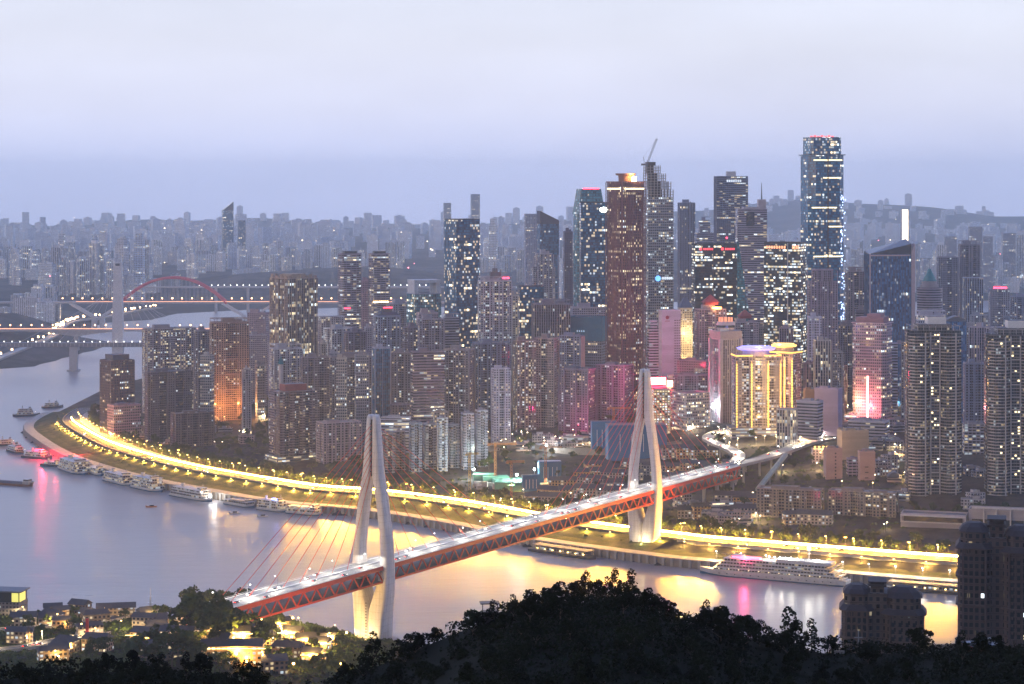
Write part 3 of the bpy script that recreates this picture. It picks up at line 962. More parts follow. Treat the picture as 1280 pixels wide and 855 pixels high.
# --- the western point
def crown_block(root, a, b, h):
    mb = MB(); mb.box(0, 0, h + 1.3, a * .7, b * .7, 7, 0, 0, 1); mb.build('crown', [M_TRIM, M_ROOF], root, color=(.10, .10, .12, 1))
T('office_tower', 'dark brown office tower with lit top floors standing on the river point', 125, 168, 452, 2900, 'office', DBR, .05, 28, .9, 'rect', ribs=9, extra=crown_block, nick='dark office tower on the point')
T('hotel_block', 'low pink walled block at the foot of the dark point office tower', 134, 176, 508, 2830, 'office', PNK, .06, 24, .55, 'rect', ribs=0)
T('apartment_slab', 'dark slab of two joined apartment wings behind the riverside trees of the point', 181, 240, 466, 2790, 'resi2', (.12, .115, .135), .03, 22, .35, 'bay', 5, 3.0)
T('apartment_slab', 'short brown slab block with a flat roof just over the riverside trees', 213, 268, 518, 2735, 'resi2', (.15, .125, .12), .02, 20, .4, 'bay', 7, 1.2)
T('apartment_tower', 'wide cream apartment row full of lit windows behind the dark twin slab', 178, 246, 412, 3130, 'gold', (.42, .36, .34), .30, 18, .35, 'bay', 9, 1.8)
T('apartment_tower', 'dim grey apartment tower tucked between the cream row and the orange tower', 243, 262, 414, 3080, 'resi', (.26, .23, .25), .12, 22, .8, 'bay', 3, 1.2)
r, a, b, h = T('apartment_tower', 'apartment tower with an orange floodlit front and dark recessed middle', 262, 311, 404, 2990, 'resi', (.44, .30, .22), .07, 14, .5, 'bay', 3, 2.6, 'frame', nick='orange floodlit tower')
for sx in (-.33, .33):
    fl = thing('flood_light', 'orange floodlight at the foot of the orange floodlit tower', 'floodlight', r.matrix_basis @ Vector((sx * a, -b / 2 - 26, 12)), 0, 'orange floodlights')
    mb = MB(); mb.box(0, 0, 0, 1, 1, .7); mb.cyl(0, 0, .7, 1.3, .4, .7, 8); mb.build('housing', [M_DARK], fl)
    mb = MB(); mb.cyl(0, 0, 1.3, 1.6, .6, .6, 8); mb.build('lamp', [G_WARM], fl)
    point(fl, (0, 0, 14), (1, .36, .07), 70000, 1.5)
r, a, b, h = T('apartment_tower', 'pinkish tower with a glowing red strip up its corner beside the tan grand hotel', 309, 337, 392, 3250, 'resi2', (.48, .34, .36), .04, -14, .8, 'rect')
mb = MB(); mb.box(a / 2 - 1.5, -b / 2 - .5, h * .15, 3, .6, h * .42); mb.build('light_strip', [glow('strip_glow_pink', (1, .35, .30), 5)], r)
T('apartment_block', 'pale block with a plain flat top in front of the red striped pink tower', 308, 334, 420, 3150, 'resi2', (.50, .42, .42), .06, 10, .7, 'rect')
def hotel_crown(root, a, b, h):
    mb = MB()
    for i in range(7):
        x = -a / 2 + a * (i + .5) / 7; mb.box(x, -b / 2 + .6, h + 1.3, a / 11, 1.2, 3 + 2 * (i % 2), 0)
        mb.box(x, b / 2 - .6, h + 1.3, a / 11, 1.2, 3 + 2 * (i % 2), 0)
    for i in range(4):
        y = -b / 2 + b * (i + .5) / 4; mb.box(-a / 2 + .6, y, h + 1.3, 1.2, b / 7, 3 + 2 * (i % 2), 0)
    mb.box(0, 0, h + 1.3, a * .5, b * .5, 5)
    mb.build('crown', [M_TRIM], root, color=(.34, .27, .22, 1))
    mb = MB(); mb.box(a / 2 + .5, -b / 2 + 1, 10, .5, .6, h - 12); mb.build('light_strip', [G_WHITE], root)
T('hotel_tower', 'tan hotel tower with a battlement crown and dark glass strips full of lit rooms', 337, 397, 349, 2950, 'stripv', (.40, .31, .24), .16, 34, .9, 'bay', 7, 1.2, 'bare', ribs=7, extra=hotel_crown, nick='tan hotel tower')
def pagoda(root, a, b, h):
    mb = MB(); mb.cyl(-a * .28, -b / 2 - 1.5, h * .5, h * .84, 3.2, 3.2, 8); mb.cyl(-a * .28, -b / 2 - 1.5, h * .84, h * .93, 4.4, .3, 8, 1)
    mb.build('corner_turret', [M_TRIM, plain('teal_tile', (.02, .17, .2), .5)], root, color=(.62, .56, .54, 1))
T('apartment_tower', 'white apartment tower with a small teal turret and a grey stepped crown', 336, 378, 437, 2790, 'resi', (.55, .50, .50), .22, 16, .7, 'bay', 5, 1.8, 'frame', extra=pagoda)
def red_box(root, a, b, h):
    mb = MB(); mb.box(0, -b * .1, h + 1.2, a * .62, b * .5, 8, 0, 0, 1); mb.build('crown', [M_TRIM, M_ROOF], root, color=(.24, .07, .07, 1))
T('apartment_tower', 'maroon and grey apartment tower with stacked balconies behind the riverside trees', 336, 394, 491, 2590, 'balc', (.22, .16, .17), .12, 24, .7, 'bay', 7, 2.0, extra=red_box, slabs=1, podium=5, nick='maroon balcony tower')
T('apartment_slab', 'brown slab with closely set dark windows next to the white turret tower', 376, 413, 448, 2760, 'resi2', (.30, .24, .24), .10, 10, .35, 'bay', 5, 1.2)
T('apartment_slab', 'grey brown slab with a dark central recess and scattered yellow windows', 411, 465, 447, 2750, 'resi', (.28, .24, .25), .16, 12, .35, 'bay', 7, 2.2)
T('apartment_block', 'pale pink apartment block with ribbed bays beside the riverside trees', 395, 452, 530, 2560, 'resi', (.47, .37, .38), .05, 22, .5, 'bay', 9, 1.2, slabs=0)
# --- centre-west
for u0, u1, v, lab, zz in ((422, 452, 318, 'slim mauve twin tower with red corner lights, the one farther from the dark glass tower', 0), (460, 488, 318, 'slim mauve twin tower with lit bands, the one closer to the dark glass tower', 1)):
    r, a, b, h = T('apartment_tower', lab, u0, u1, v, 3480, 'striph', (.33, .28, .34), .10 + .08 * zz, 12, .8, 'chamf', roof='bare', group=None, ribs=4)
    mb = MB(); mb.box(0, 0, h, a * .6, b * .6, 5); mb.build('crown', [M_DARK], r)
    if zz:
        mb = MB()
        for z in (.42, .15, .62): mb.box(0, -b / 2 - .6, h * z, a * .8, .4, 2)
        mb.build('light_strip', [G_WARM], r)
    else:
        mb = MB()
        for z in (.58, .36): mb.box(-a * .2, -b / 2 - .6, h * z, a * .3, .4, 1.4)
        mb.build('light_strip', [G_RED], r)
T('apartment_tower', 'narrow salmon tower squeezed between the mauve twin towers', 449, 464, 352, 3560, 'resi2', (.50, .30, .34), .05, 8, .9, 'rect')
T('apartment_block', 'white block with a broad dark roof below the mauve twin towers', 397, 431, 397, 3080, 'resi', (.52, .50, .52), .16, 14, .6, 'bay', 5, 1.2, 'bare')
T('apartment_block', 'white L-shaped block with a slate courtyard roof', 404, 446, 412, 2960, 'resi', (.55, .54, .57), .18, 24, .8, 'bay', 5, 2.0)
T('apartment_block', 'dim violet block with cluttered roof below the salmon tower', 430, 458, 416, 2900, 'resi', (.24, .21, .27), .10, 20, .7, 'bay', 3, 1.5)
T('apartment_block', 'narrow white block at the foot of the salmon tower', 455, 468, 410, 3000, 'resi2', (.55, .50, .52), .05, 10, .9, 'rect')
def hip_crown(root, a, b, h):
    mb = MB(); mb.prism(rect(a, b), h + 1.3, h + 6, 0, 0, poly2=rect(a * .6, b * .6)); mb.prism(rect(a * .4, b * .4), h + 6, h + 11, 0, 0)
    mb.build('hip_roof', [M_TRIM], root, color=(.06, .07, .10, 1))
    mb = MB(); mb.box(0, -b * .2, h + 11, a * .4, .5, 1); mb.build('roof_sign', [G_RED], root)
T('apartment_tower', 'pale blue tower with a dark hipped crown and a red light on its tip', 466, 501, 396, 2880, 'resi', (.34, .38, .48), .14, 16, .8, 'bay', 5, 2.0, 'bare', extra=hip_crown)
T('glass_tower', 'slim dark blue glass tower with white corner fins between brown slabs', 465, 488, 436, 2720, 'navy', (.45, .47, .55), .04, 14, .8, 'rect', ribs=2, corner=1.2)
def portal_crown(root, a, b, h):
    mb = MB()
    for x in (-a * .42, a * .42): mb.box(x, 0, h, a * .14, b * .8, 16)
    mb.box(0, 0, h + 16, a, b * .85, 4)
    mb.build('crown', [M_TRIM], root, color=(.55, .57, .62, 1))
T('apartment_tower', 'stepped blue white tower topped by a white portal frame', 508, 552, 368, 3080, 'teal', (.40, .44, .52), .10, 22, .8, 'bay', 5, 2.5, 'bare', extra=portal_crown, ribs=0)
T('apartment_tower', 'pale tower shoulder stepping down beside the white portal frame tower', 484, 512, 380, 3120, 'resi', (.42, .41, .47), .08, 26, .8, 'bay', 3, 2.0)
T('apartment_block', 'pinkish block with red roof marks in front of the portal frame tower', 520, 548, 392, 2980, 'resi2', (.46, .38, .41), .08, 12, .7, 'rect', roof='std')
T('apartment_block', 'dull mauve block with a recessed roofline below the dark glass tower', 524, 556, 404, 2900, 'resi', (.28, .25, .30), .10, 10, .6, 'bay', 5, 1.5)
T('apartment_block', 'grey block with rounded white frame at the foot of the dark glass tower', 553, 574, 398, 2930, 'striph', (.42, .40, .44), .05, 14, .7, 'rect', roof='frame')
T('apartment_block', 'dark violet block in front of the portal frame tower foot', 503, 530, 410, 2860, 'resi2', (.20, .18, .24), .14, 24, .8, 'bay', 3, 2)
T('apartment_block', 'white fronted block with two dark window lanes before the violet block', 522, 556, 400, 2780, 'resi', (.33, .31, .37), .08, 8, .5, 'bay', 5, 2.4)
T('glass_tower', 'tall dark blue glass tower speckled with yellow lit windows', 555, 600, 275, 2950, 'navy', (.03, .05, .08), .13, 30, .9, 'rect', roof='bare', ribs=0, nick='tall speckled blue glass tower')
T('apartment_slab', 'grey brown slab with a pale end wall below the blue glass fin tower', 489, 516, 442, 2700, 'resi', (.27, .24, .26), .08, -12, .4, 'bay', 3, 1.6)
T('apartment_slab', 'broad mauve slab with lit lower floors and a banded front', 513, 556, 441, 2670, 'striph', (.30, .25, .28), .08, 10, .4, 'bay', 5, 1.2)
T('apartment_slab', 'brown slab with yellow windows and a white end wall beside the banded mauve slab', 554, 594, 438, 2690, 'resi', (.30, .26, .27), .18, -24, .5, 'bay', 5, 1.8)
def spire_tanks(root, a, b, h):
    mb = MB(); mb.box(0, 0, h + 4, a * .35, b * .5, 8); mb.cyl(0, 0, h + 12, h + 17, a * .1, a * .08, 8); mb.tube((0, 0, h + 17), (0, 0, h + 26), .4, 5)
    mb.build('crown', [M_TRIM], root, color=(.14, .14, .17, 1))
    mb = MB(); mb.box(a * .32, -b * .4, h + 3.5, a * .22, .6, 2.6); mb.build('roof_sign', [G_RED], root)
T('apartment_tower', 'white apartment tower with a dark spired crown and a red roof sign', 597, 640, 352, 2850, 'resi', (.58, .56, .58), .24, 10, .55, 'bay', 7, 2.2, 'frame', extra=spire_tanks, nick='white spired tower')
T('apartment_tower', 'blue grey residential tower with a pink roof line behind the white narrow tower', 590, 638, 430, 2790, 'resi', (.22, .27, .36), .12, 18, .6, 'bay', 7, 2.0)
T('apartment_tower', 'narrow white tower with arched tops and columns of windows', 614, 638, 462, 2610, 'resi2', (.62, .58, .62), .10, 12, .7, 'bay', 3, 1.8, 'std')
T('apartment_tower', 'pale lit tower sliver beside the white spired tower', 638, 648, 370, 2900, 'gold', (.6, .56, .5), .4, 0, .9, 'rect')
# --- centre
T('apartment_tower', 'wide brown twin apartment tower with a cluster of yellow windows on one half', 641, 670, 427, 2680, 'resi', (.27, .215, .195), .30, 18, .7, 'bay', 5, 1.4, nick='brown twin apartment tower')
T('apartment_tower', 'plain brown half of the twin apartment tower, with pink edged end wall', 667, 699, 424, 2690, 'resi2', (.36, .27, .25), .08, -20, .7, 'bay', 3, 2.0)
T('glass_block', 'square dark blue glass block with regular lit windows beside the spired tower', 645, 680, 359, 2930, 'navy', (.05, .08, .13), .16, 10, .8, 'rect', roof='bare')
T('apartment_block', 'brown block with a dark roof terrace and vertical white bars', 664, 713, 381, 2850, 'stripv', (.30, .27, .30), .06, 8, .6, 'rect', roof='frame', ribs=8)
T('apartment_tower', 'hazy cream tower with lantern top rising before a dark pointed tower', 661, 698, 318, 3300, 'resi', (.48, .45, .48), .18, 14, .7, 'bay', 5, 2.2, setb=[(.62, 1), (.9, .8), (1, .6)])
def slant_top(root, a, b, h):
    mb = MB()
    for p in ([(-a / 2, -b / 2), (a / 2, -b / 2), (a / 2, b / 2), (-a / 2, b / 2)],):
        A, B, Cc, D = p
        mb.face([(*A, h), (*B, h), (*B, h + 6), (*A, h + 22)]); mb.face([(*B, h), (*Cc, h), (*Cc, h + 6), (*B, h + 6)])
        mb.face([(*Cc, h), (*D, h), (*D, h + 22), (*Cc, h + 6)]); mb.face([(*D, h), (*A, h), (*A, h + 22), (*D, h + 22)])
        mb.face([(*A, h + 22), (*B, h + 6), (*Cc, h + 6), (*D, h + 22)])
    mb.build('slanted_top', [M_TRIM], root, color=(.07, .07, .10, 1))
T('glass_tower', 'dark hazy tower with a slanted top behind the cream lantern tower', 671, 699, 280, 3650, 'navy', (.08, .08, .12), .02, 12, .8, 'rect', roof='none', extra=slant_top)
T('apartment_tower', 'thin dusky tower beside the tapered teal tower', 704, 716, 290, 3700, 'resi2', (.14, .12, .18), .04, 10, 1, 'rect')
r, a, b, h = T('apartment_tower', 'blue grey block with a bright pink floodlit end wall', 699, 731, 421, 2770, 'resi', (.30, .31, .40), .16, -22, .5, 'bay', 3, 1.6)
mb = MB(); mb.box(a / 2 + .4, 0, 5, .8, b * .92, h - 5, 0); mb.build('end_wall', [M_TRIM], r, color=(.62, .34, .42, 1))  # pink light falling on this end is put into the wall colour
T('apartment_tower', 'dark apartment slab with a white striped pink end, behind the blue hoarding', 698, 746, 463, 2640, 'resi', (.16, .16, .21), .10, -26, .6, 'bay', 5, 2.2, nick='white striped slab')
T('apartment_tower', 'dark apartment slab with a glowing red end wall next to the far pylon top', 744, 792, 458, 2660, 'resi', (.20, .19, .25), .06, -28, .6, 'bay', 5, 2.2)
def net_wrap(root, a, b, h):
    m = plain('blue_net', (.015, .14, .26), .7, 0, .2, .3)
    mb = MB()
    t_ = .5
    for cx, cy_, sx, sy in ((0, -b / 2 - 1, a + 2, t_), (0, b / 2 + 1, a + 2, t_), (-a / 2 - 1, 0, t_, b + 1.4), (a / 2 + 1, 0, t_, b + 1.4)): mb.box(cx, cy_, h - 26, sx, sy, 32)
    mb.build('safety_net', [m], root)
    mb = MB()
    for x in (-6, -3, 0, 3): mb.box(x - a * .1, -b / 2 - 1.4, h - 14, 1.6, .3, 2.2)
    mb.build('painted_sign', [glow('sign_dim_blue', (.5, .8, 1.0), .35)], root)
T('unfinished_block', 'unfinished grey block with its top storeys wrapped in blue net', 711, 759, 402, 2860, 'office', (.25, .27, .33), .03, -16, .6, 'rect', extra=net_wrap, roof='std')
T('apartment_block', 'pale block with stepped roof peeping over the blue wrapped block', 712, 758, 385, 2960, 'resi2', (.50, .44, .48), .03, 10, .5, 'rect')
def teal_taper(root, a, b, h):
    mb = MB(); mb.prism(rect(a, b), h, h + 36, 0, 1, poly2=rect(a * .74, b * .74)); mb.build('tapered_top', [STY['teal'](), M_ROOF], root, color=(.03, .07, .09, .03))
    mb = MB(); mb.box(0, -b * .36, h + 36, a * .6, .4, 1.0); mb.build('roof_sign', [G_RED], root)
T('glass_tower', 'tall teal glass tower tapering near its top, behind the navy office tower', 715, 757, 268, 3080, 'teal', (.03, .07, .09), .07, 16, .8, 'chamf', roof='none', extra=teal_taper)
def logo_navy(root, a, b, h):
    mb = MB(); mb.cyl(0, 0, -.2, .2, 3.6, 3.6, 16)
    o = mb.build('roof_sign', [glow('sign_glow_white', (1, .97, .75), 9)], root, loc=(a * .30, -b / 2 - .4, h - 9)); o.rotation_euler = (PI / 2, 0, 0); o.scale = (1.6, 1, 1)
T('office_tower', 'navy office tower dotted with orange lit windows and a bright round sign', 724, 762, 254, 2980, 'navy', (.02, .03, .05), .14, 4, .8, 'rect', roof='bare', extra=logo_navy, nick='navy office tower')
def flat_crown(root, a, b, h):
    mb = MB(); mb.cyl(0, 0, h, h + 9, a * .24, a * .26, 20); mb.build('crown', [plain('crown_brown', (.20, .09, .07), .6)], root)
    mb = MB(); mb.cyl(0, 0, h + 9, h + 11.5, a * .34, a * .36, 24); mb.build('crown_rim', [plain('crown_brown', (.20, .09, .07), .6)], root)
    mb = MB(); mb.cyl(a * .16, -a * .26, h + 1.3, h + 7, 3.2, 3.4, 12); mb.build('crown_lamp', [glow('crown_gold', (1, .72, .22), 14)], root)
    point(root, (0, -a * .5, h + 10), (1, .55, .15), 60000, 2.0)
    mb = MB(); mb.box(0, -b / 2 - .5, h - 9, a * .86, .3, 2.0); mb.box(-a / 2 - .5, 0, h - 9, .3, b * .8, 2.0); mb.build('light_strip', [G_ROOM], root)
T('office_tower', 'very tall red brown tower with gridded windows and a glowing disc shaped crown', 757, 807, 228, 2740, 'redg', (.20, .075, .075), .15, 38, .95, 'chamf', roof='bare', ribs=14, extra=flat_crown, nick='red brown tower')
# the unfinished stepped tower and its crane
def steps(root, a, b, h):
    mb = MB()
    z = h; w = 1.0
    for k in range(12):
        sx = a * (1.0, .92, .72, .52)[k // 3]
        cx_ = -a * .5 + sx / 2
        mb.box(cx_, 0, z, sx + 1.0, b * (.98 - .1 * (k // 3)), .8, 0, 0)
        mb.box(cx_ - sx * .1, b * .1, z + .8, sx * .45, b * .4, 3.0, 0, 2, 1)
        n_c = max(3, int(8 * sx / a))
        for i in range(n_c + 1):
            for y in (-b * .44, 0, b * .4): mb.box(cx_ - sx / 2 + sx * i / n_c, y * (1 - .1 * (k // 3)), z + .8, 1.0, 1.0, 3.0, 0, 0)
        z += 3.8
    mb.box(-a * .3, 0, z, a * .3, b * .5, 5, 0, 2, 1)
    mb.build('open_floors', [M_CONC, M_ROOF, M_DARK], root)
    mb = MB()
    for z in np.arange(8, h, 3.8): mb.box(0, 0, z, a + 1.6, b + 1.6, .7)
    mb.build('floor_edge', [M_CONC], root)
    mb = MB(); mb.cyl(0, 0, -.2, .2, 4, 4, 16)
    o = mb.build('painted_sign', [glow('sign_mid_blue', (.15, .45, 1.0), 1.6)], root, loc=(-a * .12, -b / 2 - 1.3, h * .58)); o.rotation_euler = (PI / 2, 0, 0)
    mb = MB()
    for i in range(5): mb.box(a * .08 + i * 3.1, -b / 2 - 1.2, h * .58 - 1.5, 2.2, .3, 3.4)
    mb.build('sign_lettering', [glow('sign_dim_white', (.8, .9, 1), .9)], root)
T('unfinished_tower', 'unfinished concrete tower with open stepped top floors under a crane', 803, 842, 247, 3080, 'stepc', (.45, .44, .47), .16, 14, .9, 'rect', roof='none', extra=steps)
c0 = px(808, 212, 3085)
cr = thing('tower_crane', 'luffing crane with raised jib on top of the unfinished stepped tower', 'crane', c0)
def lattice(mb, p, q, w, n, r=.16):
    p, q = Vector(p), Vector(q); d = (q - p).normalized()
    hx = d.cross(Vector((0, 1, 0))).normalized() * w / 2 if abs(d.y) < .9 else Vector((w / 2, 0, 0)); hy = d.cross(hx).normalized() * w / 2
    cs = [hx + hy, -hx + hy, -hx - hy, hx - hy]
    for c in cs: mb.tube(p + c, q + c, r, 4)
    for i in range(n):
        a0, a1 = p.lerp(q, i / n), p.lerp(q, (i + 1) / n)
        for j in range(4): mb.tube(a0 + cs[j], a1 + cs[(j + 1) % 4], r * .7, 4)
M_CRANE = plain('crane_grey', (.12, .11, .13), .6)
mb = MB(); lattice(mb, (0, 0, -8), (0, 0, 6), 2.6, 5, .3); mb.build('mast', [M_CRANE], cr)
mb = MB(); lattice(mb, (0, 0, 6), (15, 2, 44), 2.0, 12, .3); mb.build('jib', [M_CRANE], cr)
mb = MB(); mb.box(-4, 0, 6, 7, 2.4, 2.6); mb.tube((-3, 0, 8), (-4, 0, 18), .35, 5); mb.tube((-4, 0, 18), (14, 2, 42), .12, 4); mb.build('counterweight', [M_CRANE], cr)
# --- centre-east
def hotel_emblem(root, a, b, h):
    mb = MB(); mb.cyl(0, 0, -.15, .15, 2.3, 2.3, 18); mb.box(2.6, .6, -.15, 2.2, .5, .3, .5)
    o = mb.build('emblem', [plain('emblem_red', (.28, .01, .05), .5)], root, loc=(-a * .22, -b / 2 - .25, h - 8)); o.rotation_euler = (PI / 2, 0, 0)
    mb = MB()
    for i in range(4): mb.box(-a * .22 - 2.4 + i * 1.6, -b / 2 - .2, h - 13, 1.1, .2, .9)
    mb.build('sign_lettering', [plain('emblem_red', (.28, .01, .05), .5)], root)
    mb = MB()
    for k in range(int(h / 3.2) - 5):
        for x in (.20, .32, .44): mb.box(a * x, -b / 2 - .05, 8 + k * 3.2, a * .07, .3, 1.2)
    mb.build('window_column', [M_DGLASS], root)
def plain_white(): return facade('plainwall', 3.2, 3.2, .30, .34, (.05, .05, .06), cool=.3, st=1.2)
STY['blank'] = lambda: facade('blank', 40., 3.2, .001, .001, (.05, .05, .06))
T('hotel_tower', 'white hotel tower with a red round emblem high on its blank wall', 823, 851, 389, 2730, 'blank', (.68, .63, .67), 0.0, 18, .6, 'rect', roof='bare', extra=hotel_emblem, nick='white hotel')
T('hotel_wing', 'white wing with dark balcony bands stepping up to the white emblem hotel', 809, 824, 402, 2745, 'striph', (.62, .58, .62), .02, 12, .9, 'rect', roof='bare', setb=[(.93, 1), (1, .7)])
def slate_pyr(root, a, b, h):
    mb = MB(); mb.prism(rect(a * 1.05, b * 1.05), h + 1.3, h + 14, 0, 0, poly2=rect(a * .3, b * .2)); mb.build('pyramid_roof', [M_TRIM], root, color=(.13, .17, .26, 1))
r, a, b, h = T('apartment_tower', 'cream floodlit tower with a slate pyramid roof beside the white emblem hotel', 847, 866, 386, 2830, 'resi2', (.66, .56, .40), .25, 14, .8, 'rect', roof='bare', extra=slate_pyr)
point(r, (0, -b / 2 - 14, h * .4), (1, .68, .28), 60000, 2)
point(r, (0, -b / 2 - 14, h * .75), (1, .68, .28), 40000, 2)
def orange_sign(root, a, b, h):
    mb = MB(); mb.box(a * .15, -b / 2, h + 1.6, a * .35, .6, 2.4); mb.build('roof_sign', [glow('sign_orange', (1, .35, .08), 9)], root)
    point(root, (a * .15, -b / 2 - 3, h + 4), (1, .4, .1), 12000, 1.2)
T('hotel_tower', 'pink stone hotel with a maroon pyramid roof and an orange roof sign', 868, 908, 388, 2760, 'resi', (.44, .35, .36), .12, 16, .6, 'bay', 5, 1.5, 'pyr', extra=orange_sign)
T('hotel_tower', 'pale hotel with a maroon pyramid roof and gold cornice behind the banded round top tower', 914, 948, 404, 2830, 'resi2', (.50, .42, .42), .10, 18, .6, 'bay', 5, 1.3, 'pyr')
def round_top(root, a, b, h):
    m1 = plain('mauve_cap', (.36, .30, .33), .7)
    mb = MB(); mb.box(0, 0, h + 1.3, a * 1.08, b * 1.08, 9); mb.build('cap', [m1], root)
    mb = MB()
    for i in range(6): mb.box(-a * .45 + i * 2.0, -b * .42, h + 10.3, 1.5, .4, 3.0)
    mb.build('sign_lettering', [M_WHITE], root)
    mb = MB(); mb.cyl(0, 0, h + 10, h + 14, a * .34, a * .40, 24); mb.cyl(0, 0, h + 14, h + 17, a * .40, a * .40, 24, 1); mb.cyl(0, 0, h + 17, h + 21, a * .42, a * .36, 24)
    mb.build('round_restaurant', [plain('pale_pink', (.55, .44, .46), .6), M_DGLASS], root)
    mb = MB()
    for i in range(12):
        t_ = 2 * PI * i / 12; mb.box(a * .3 * math.cos(t_), a * .3 * math.sin(t_), h + 21, 3.2, .5, 5, t_ + PI / 2)
    mb.build('petal_crown', [glow('petal_glow', (1, .40, .22), .55)], root)
T('office_tower', 'dark office tower with white fins and a round restaurant on top', 888, 926, 425, 2610, 'stripv', (.55, .47, .48), .05, 30, .9, 'rect', roof='bare', ribs=10, corner=4.0, extra=round_top, nick='round topped tower')
# the gold lit residential pair
def ring_crown(col, mat):
    def fn(root, a, b, h):
        mb = MB(); mb.cyl(0, 0, h, h + 7, a * .30, a * .30, 20); mb.build('crown', [M_TRIM], root, color=(.4, .36, .38, 1))
        mb = MB(); mb.cyl(0, 0, h + 7, h + 9, a * .40, a * .43, 28); mb.cyl(0, 0, h + 9.3, h + 10.6, a * .34, a * .34, 24); mb.build('crown_ring', [mat], root)
        point(root, (0, -b * .6, h + 12), col, 25000, 2)
        for zf_ in (.25, .6, .9): point(root, (a * .1, -b / 2 - 20, h * zf_), (1, .55, .16), 30000, 2)
        mb = MB(); mb.box(0, -b / 2 - .6, h + .2, a, .5, 1.5); mb.box(-a / 2 - .6, 0, h + .2, .5, b, 1.5); mb.box(a / 2 + .6, 0, h + .2, .5, b, 1.5); mb.build('roof_outline', [G_GOLD], root)
        for x, w in ((-.5, 1.6), (-.16, 1.5), (.22, 1.8), (.5, 1.6)):
            mb = MB()
            for k in range(int((h - 16) / 3.1)): mb.box(a * x * .98, -b / 2 - 2.0, 10 + k * 3.1, w, .5, 1.9)
            mb.box(a * x * .98, -b / 2 - 1.8, 9, .3, .3, h - 14)
            mb.build('outline_light', [G_GOLD], root)
    return fn
T('apartment_tower', 'broad apartment tower outlined in gold lights with a violet blue crown ring', 914, 976, 446, 2480, 'gold', (.36, .32, .35), .34, 12, .5, 'bay', 7, 1.8, 'bare', extra=ring_crown((.45, .4, 1), glow('crown_violet', (.30, .26, 1.0), 1.5)), podium=9, slabs=1, slab_d=.7, nick='violet crowned gold tower')
T('apartment_tower', 'reddish apartment tower outlined in gold with a golden crown ring', 957, 1003, 442, 2570, 'gold', (.40, .26, .28), .22, -26, .7, 'bay', 5, 1.8, 'bare', extra=ring_crown((1, .65, .2), glow('ring_gold', (1, .60, .14), 1.7)), slabs=1, slab_d=.7, nick='gold crowned tower')
T('apartment_block', 'dark red block with a pale corner beside the gold crowned tower', 1002, 1021, 455, 2640, 'stripv', (.30, .20, .22), .06, -20, .7, 'rect', ribs=3)
T('apartment_tower', 'cream and maroon tower with a small red pyramid on its roof', 1021, 1059, 459, 2620, 'stripv', (.55, .40, .36), .12, -22, .7, 'bay', 5, 1.2, 'pyr', ribs=4)
def red_letters(root, a, b, h):
    m = glow('letters_red', (1, .06, .08), 2.0)
    for x0 in (-.36, .14):
        mb = MB()
        mb.prism([(a * x0 - 2.2, -b / 2 - .5), (a * x0 + 1, -b / 2 - .5), (a * x0 + 1, -b / 2 - .2), (a * x0 - 2.2, -b / 2 - .2)], h - 7.5, h - 4, 0, 0)
        for i in range(6): mb.box(a * x0 + 4 + i * 2.3, -b / 2 - .35, h - 7.3, 1.5, .3, 2.6)
        mb.build('sign_lettering', [m], root)
    mb = MB(); mb.tube((a * .28, 0, h), (a * .28, 0, h + 8), .5, 6); mb.build('mast', [M_DARK], root)
    mb = MB(); mb.cyl(a * .28, 0, h + 8, h + 10, 1, 1, 8); mb.build('beacon', [G_RED], root)
    mb = MB(); mb.box(-a * .08, -b / 2 - .8, 4, 1.0, 1.2, h - 4); mb.build('centre_fin', [M_DARK], root)
T('glass_office', 'wide dark glass office with two fronts and red rooftop letters', 864, 923, 306, 2990, 'black', (.02, .03, .04), .10, 10, .5, 'rect', roof='bare', extra=red_letters, nick='dark glass office with red letters')
def fin_wedge(root, a, b, h):
    mb = MB()
    y0, y1 = -b / 2, b / 2
    P = [(-a / 2, 0), (a / 2, 0), (a / 2, h * .42), (-a * .38, h * 1.0), (-a / 2, h * 1.0)]
    mb.face([(x, y0, z) for x, z in P], 0, [(x + 50, z) for x, z in P]); mb.face([(x, y1, z) for x, z in reversed(P)], 0, [(x + 50, z) for x, z in reversed(P)])
    for i in range(5):
        (xa, za), (xb, zb_) = P[i], P[(i + 1) % 5]
        mb.face([(xb, y0, zb_), (xa, y0, za), (xa, y1, za), (xb, y1, zb_)], 1)
    mb.tube((-a * .44, 0, h), (-a * .44, 0, h * 1.12), .5, 6, 1)
    mb.build('wedge_shell', [STY['teal'](), M_DARK], root, color=(.03, .06, .07, .04))
r0 = place(921, 940, 2960, 0, 1.2)
z0_ = r0[5] - 5
rt = thing('glass_wedge_tower', 'dark wedge shaped glass fin ending in a needle beside the red lettered office', 'building', (r0[0], r0[1], z0_), r0[4])
fin_wedge(rt, r0[2], r0[3], zv(302, 2960) - z0_)
def cap_box(root, a, b, h):
    mb = MB(); mb.box(0, 0, h + 1.3, a * .3, b * .3, 8); mb.build('crown', [plain('pale_grey', (.5, .5, .54), .6)], root)
    mb = MB()
    for i in range(8): mb.box(-a * .16 + i * a * .06, -b / 2 - .3, h - 9, a * .04, .3, 4)
    mb.build('sign_lettering', [glow('sign_dim_white', (.8, .9, 1), .9)], root)
T('office_tower', 'hazy slate blue office tower with white letters under its roof', 892, 935, 221, 3750, 'striph', (.16, .19, .28), .16, 8, .7, 'rect', roof='bare', ribs=16, extra=cap_box)
T('apartment_tower', 'hazy blue grey tower with a small cap behind the unfinished tower', 847, 869, 254, 4150, 'stripv', (.22, .24, .32), .04, 10, .9, 'rect', ribs=6)
T('apartment_tower', 'hazy pale shoulder block beside the slate blue office tower', 868, 893, 276, 4000, 'striph', (.32, .32, .40), .10, 10, .8, 'rect', setb=[(.9, 1), (1, .6)])
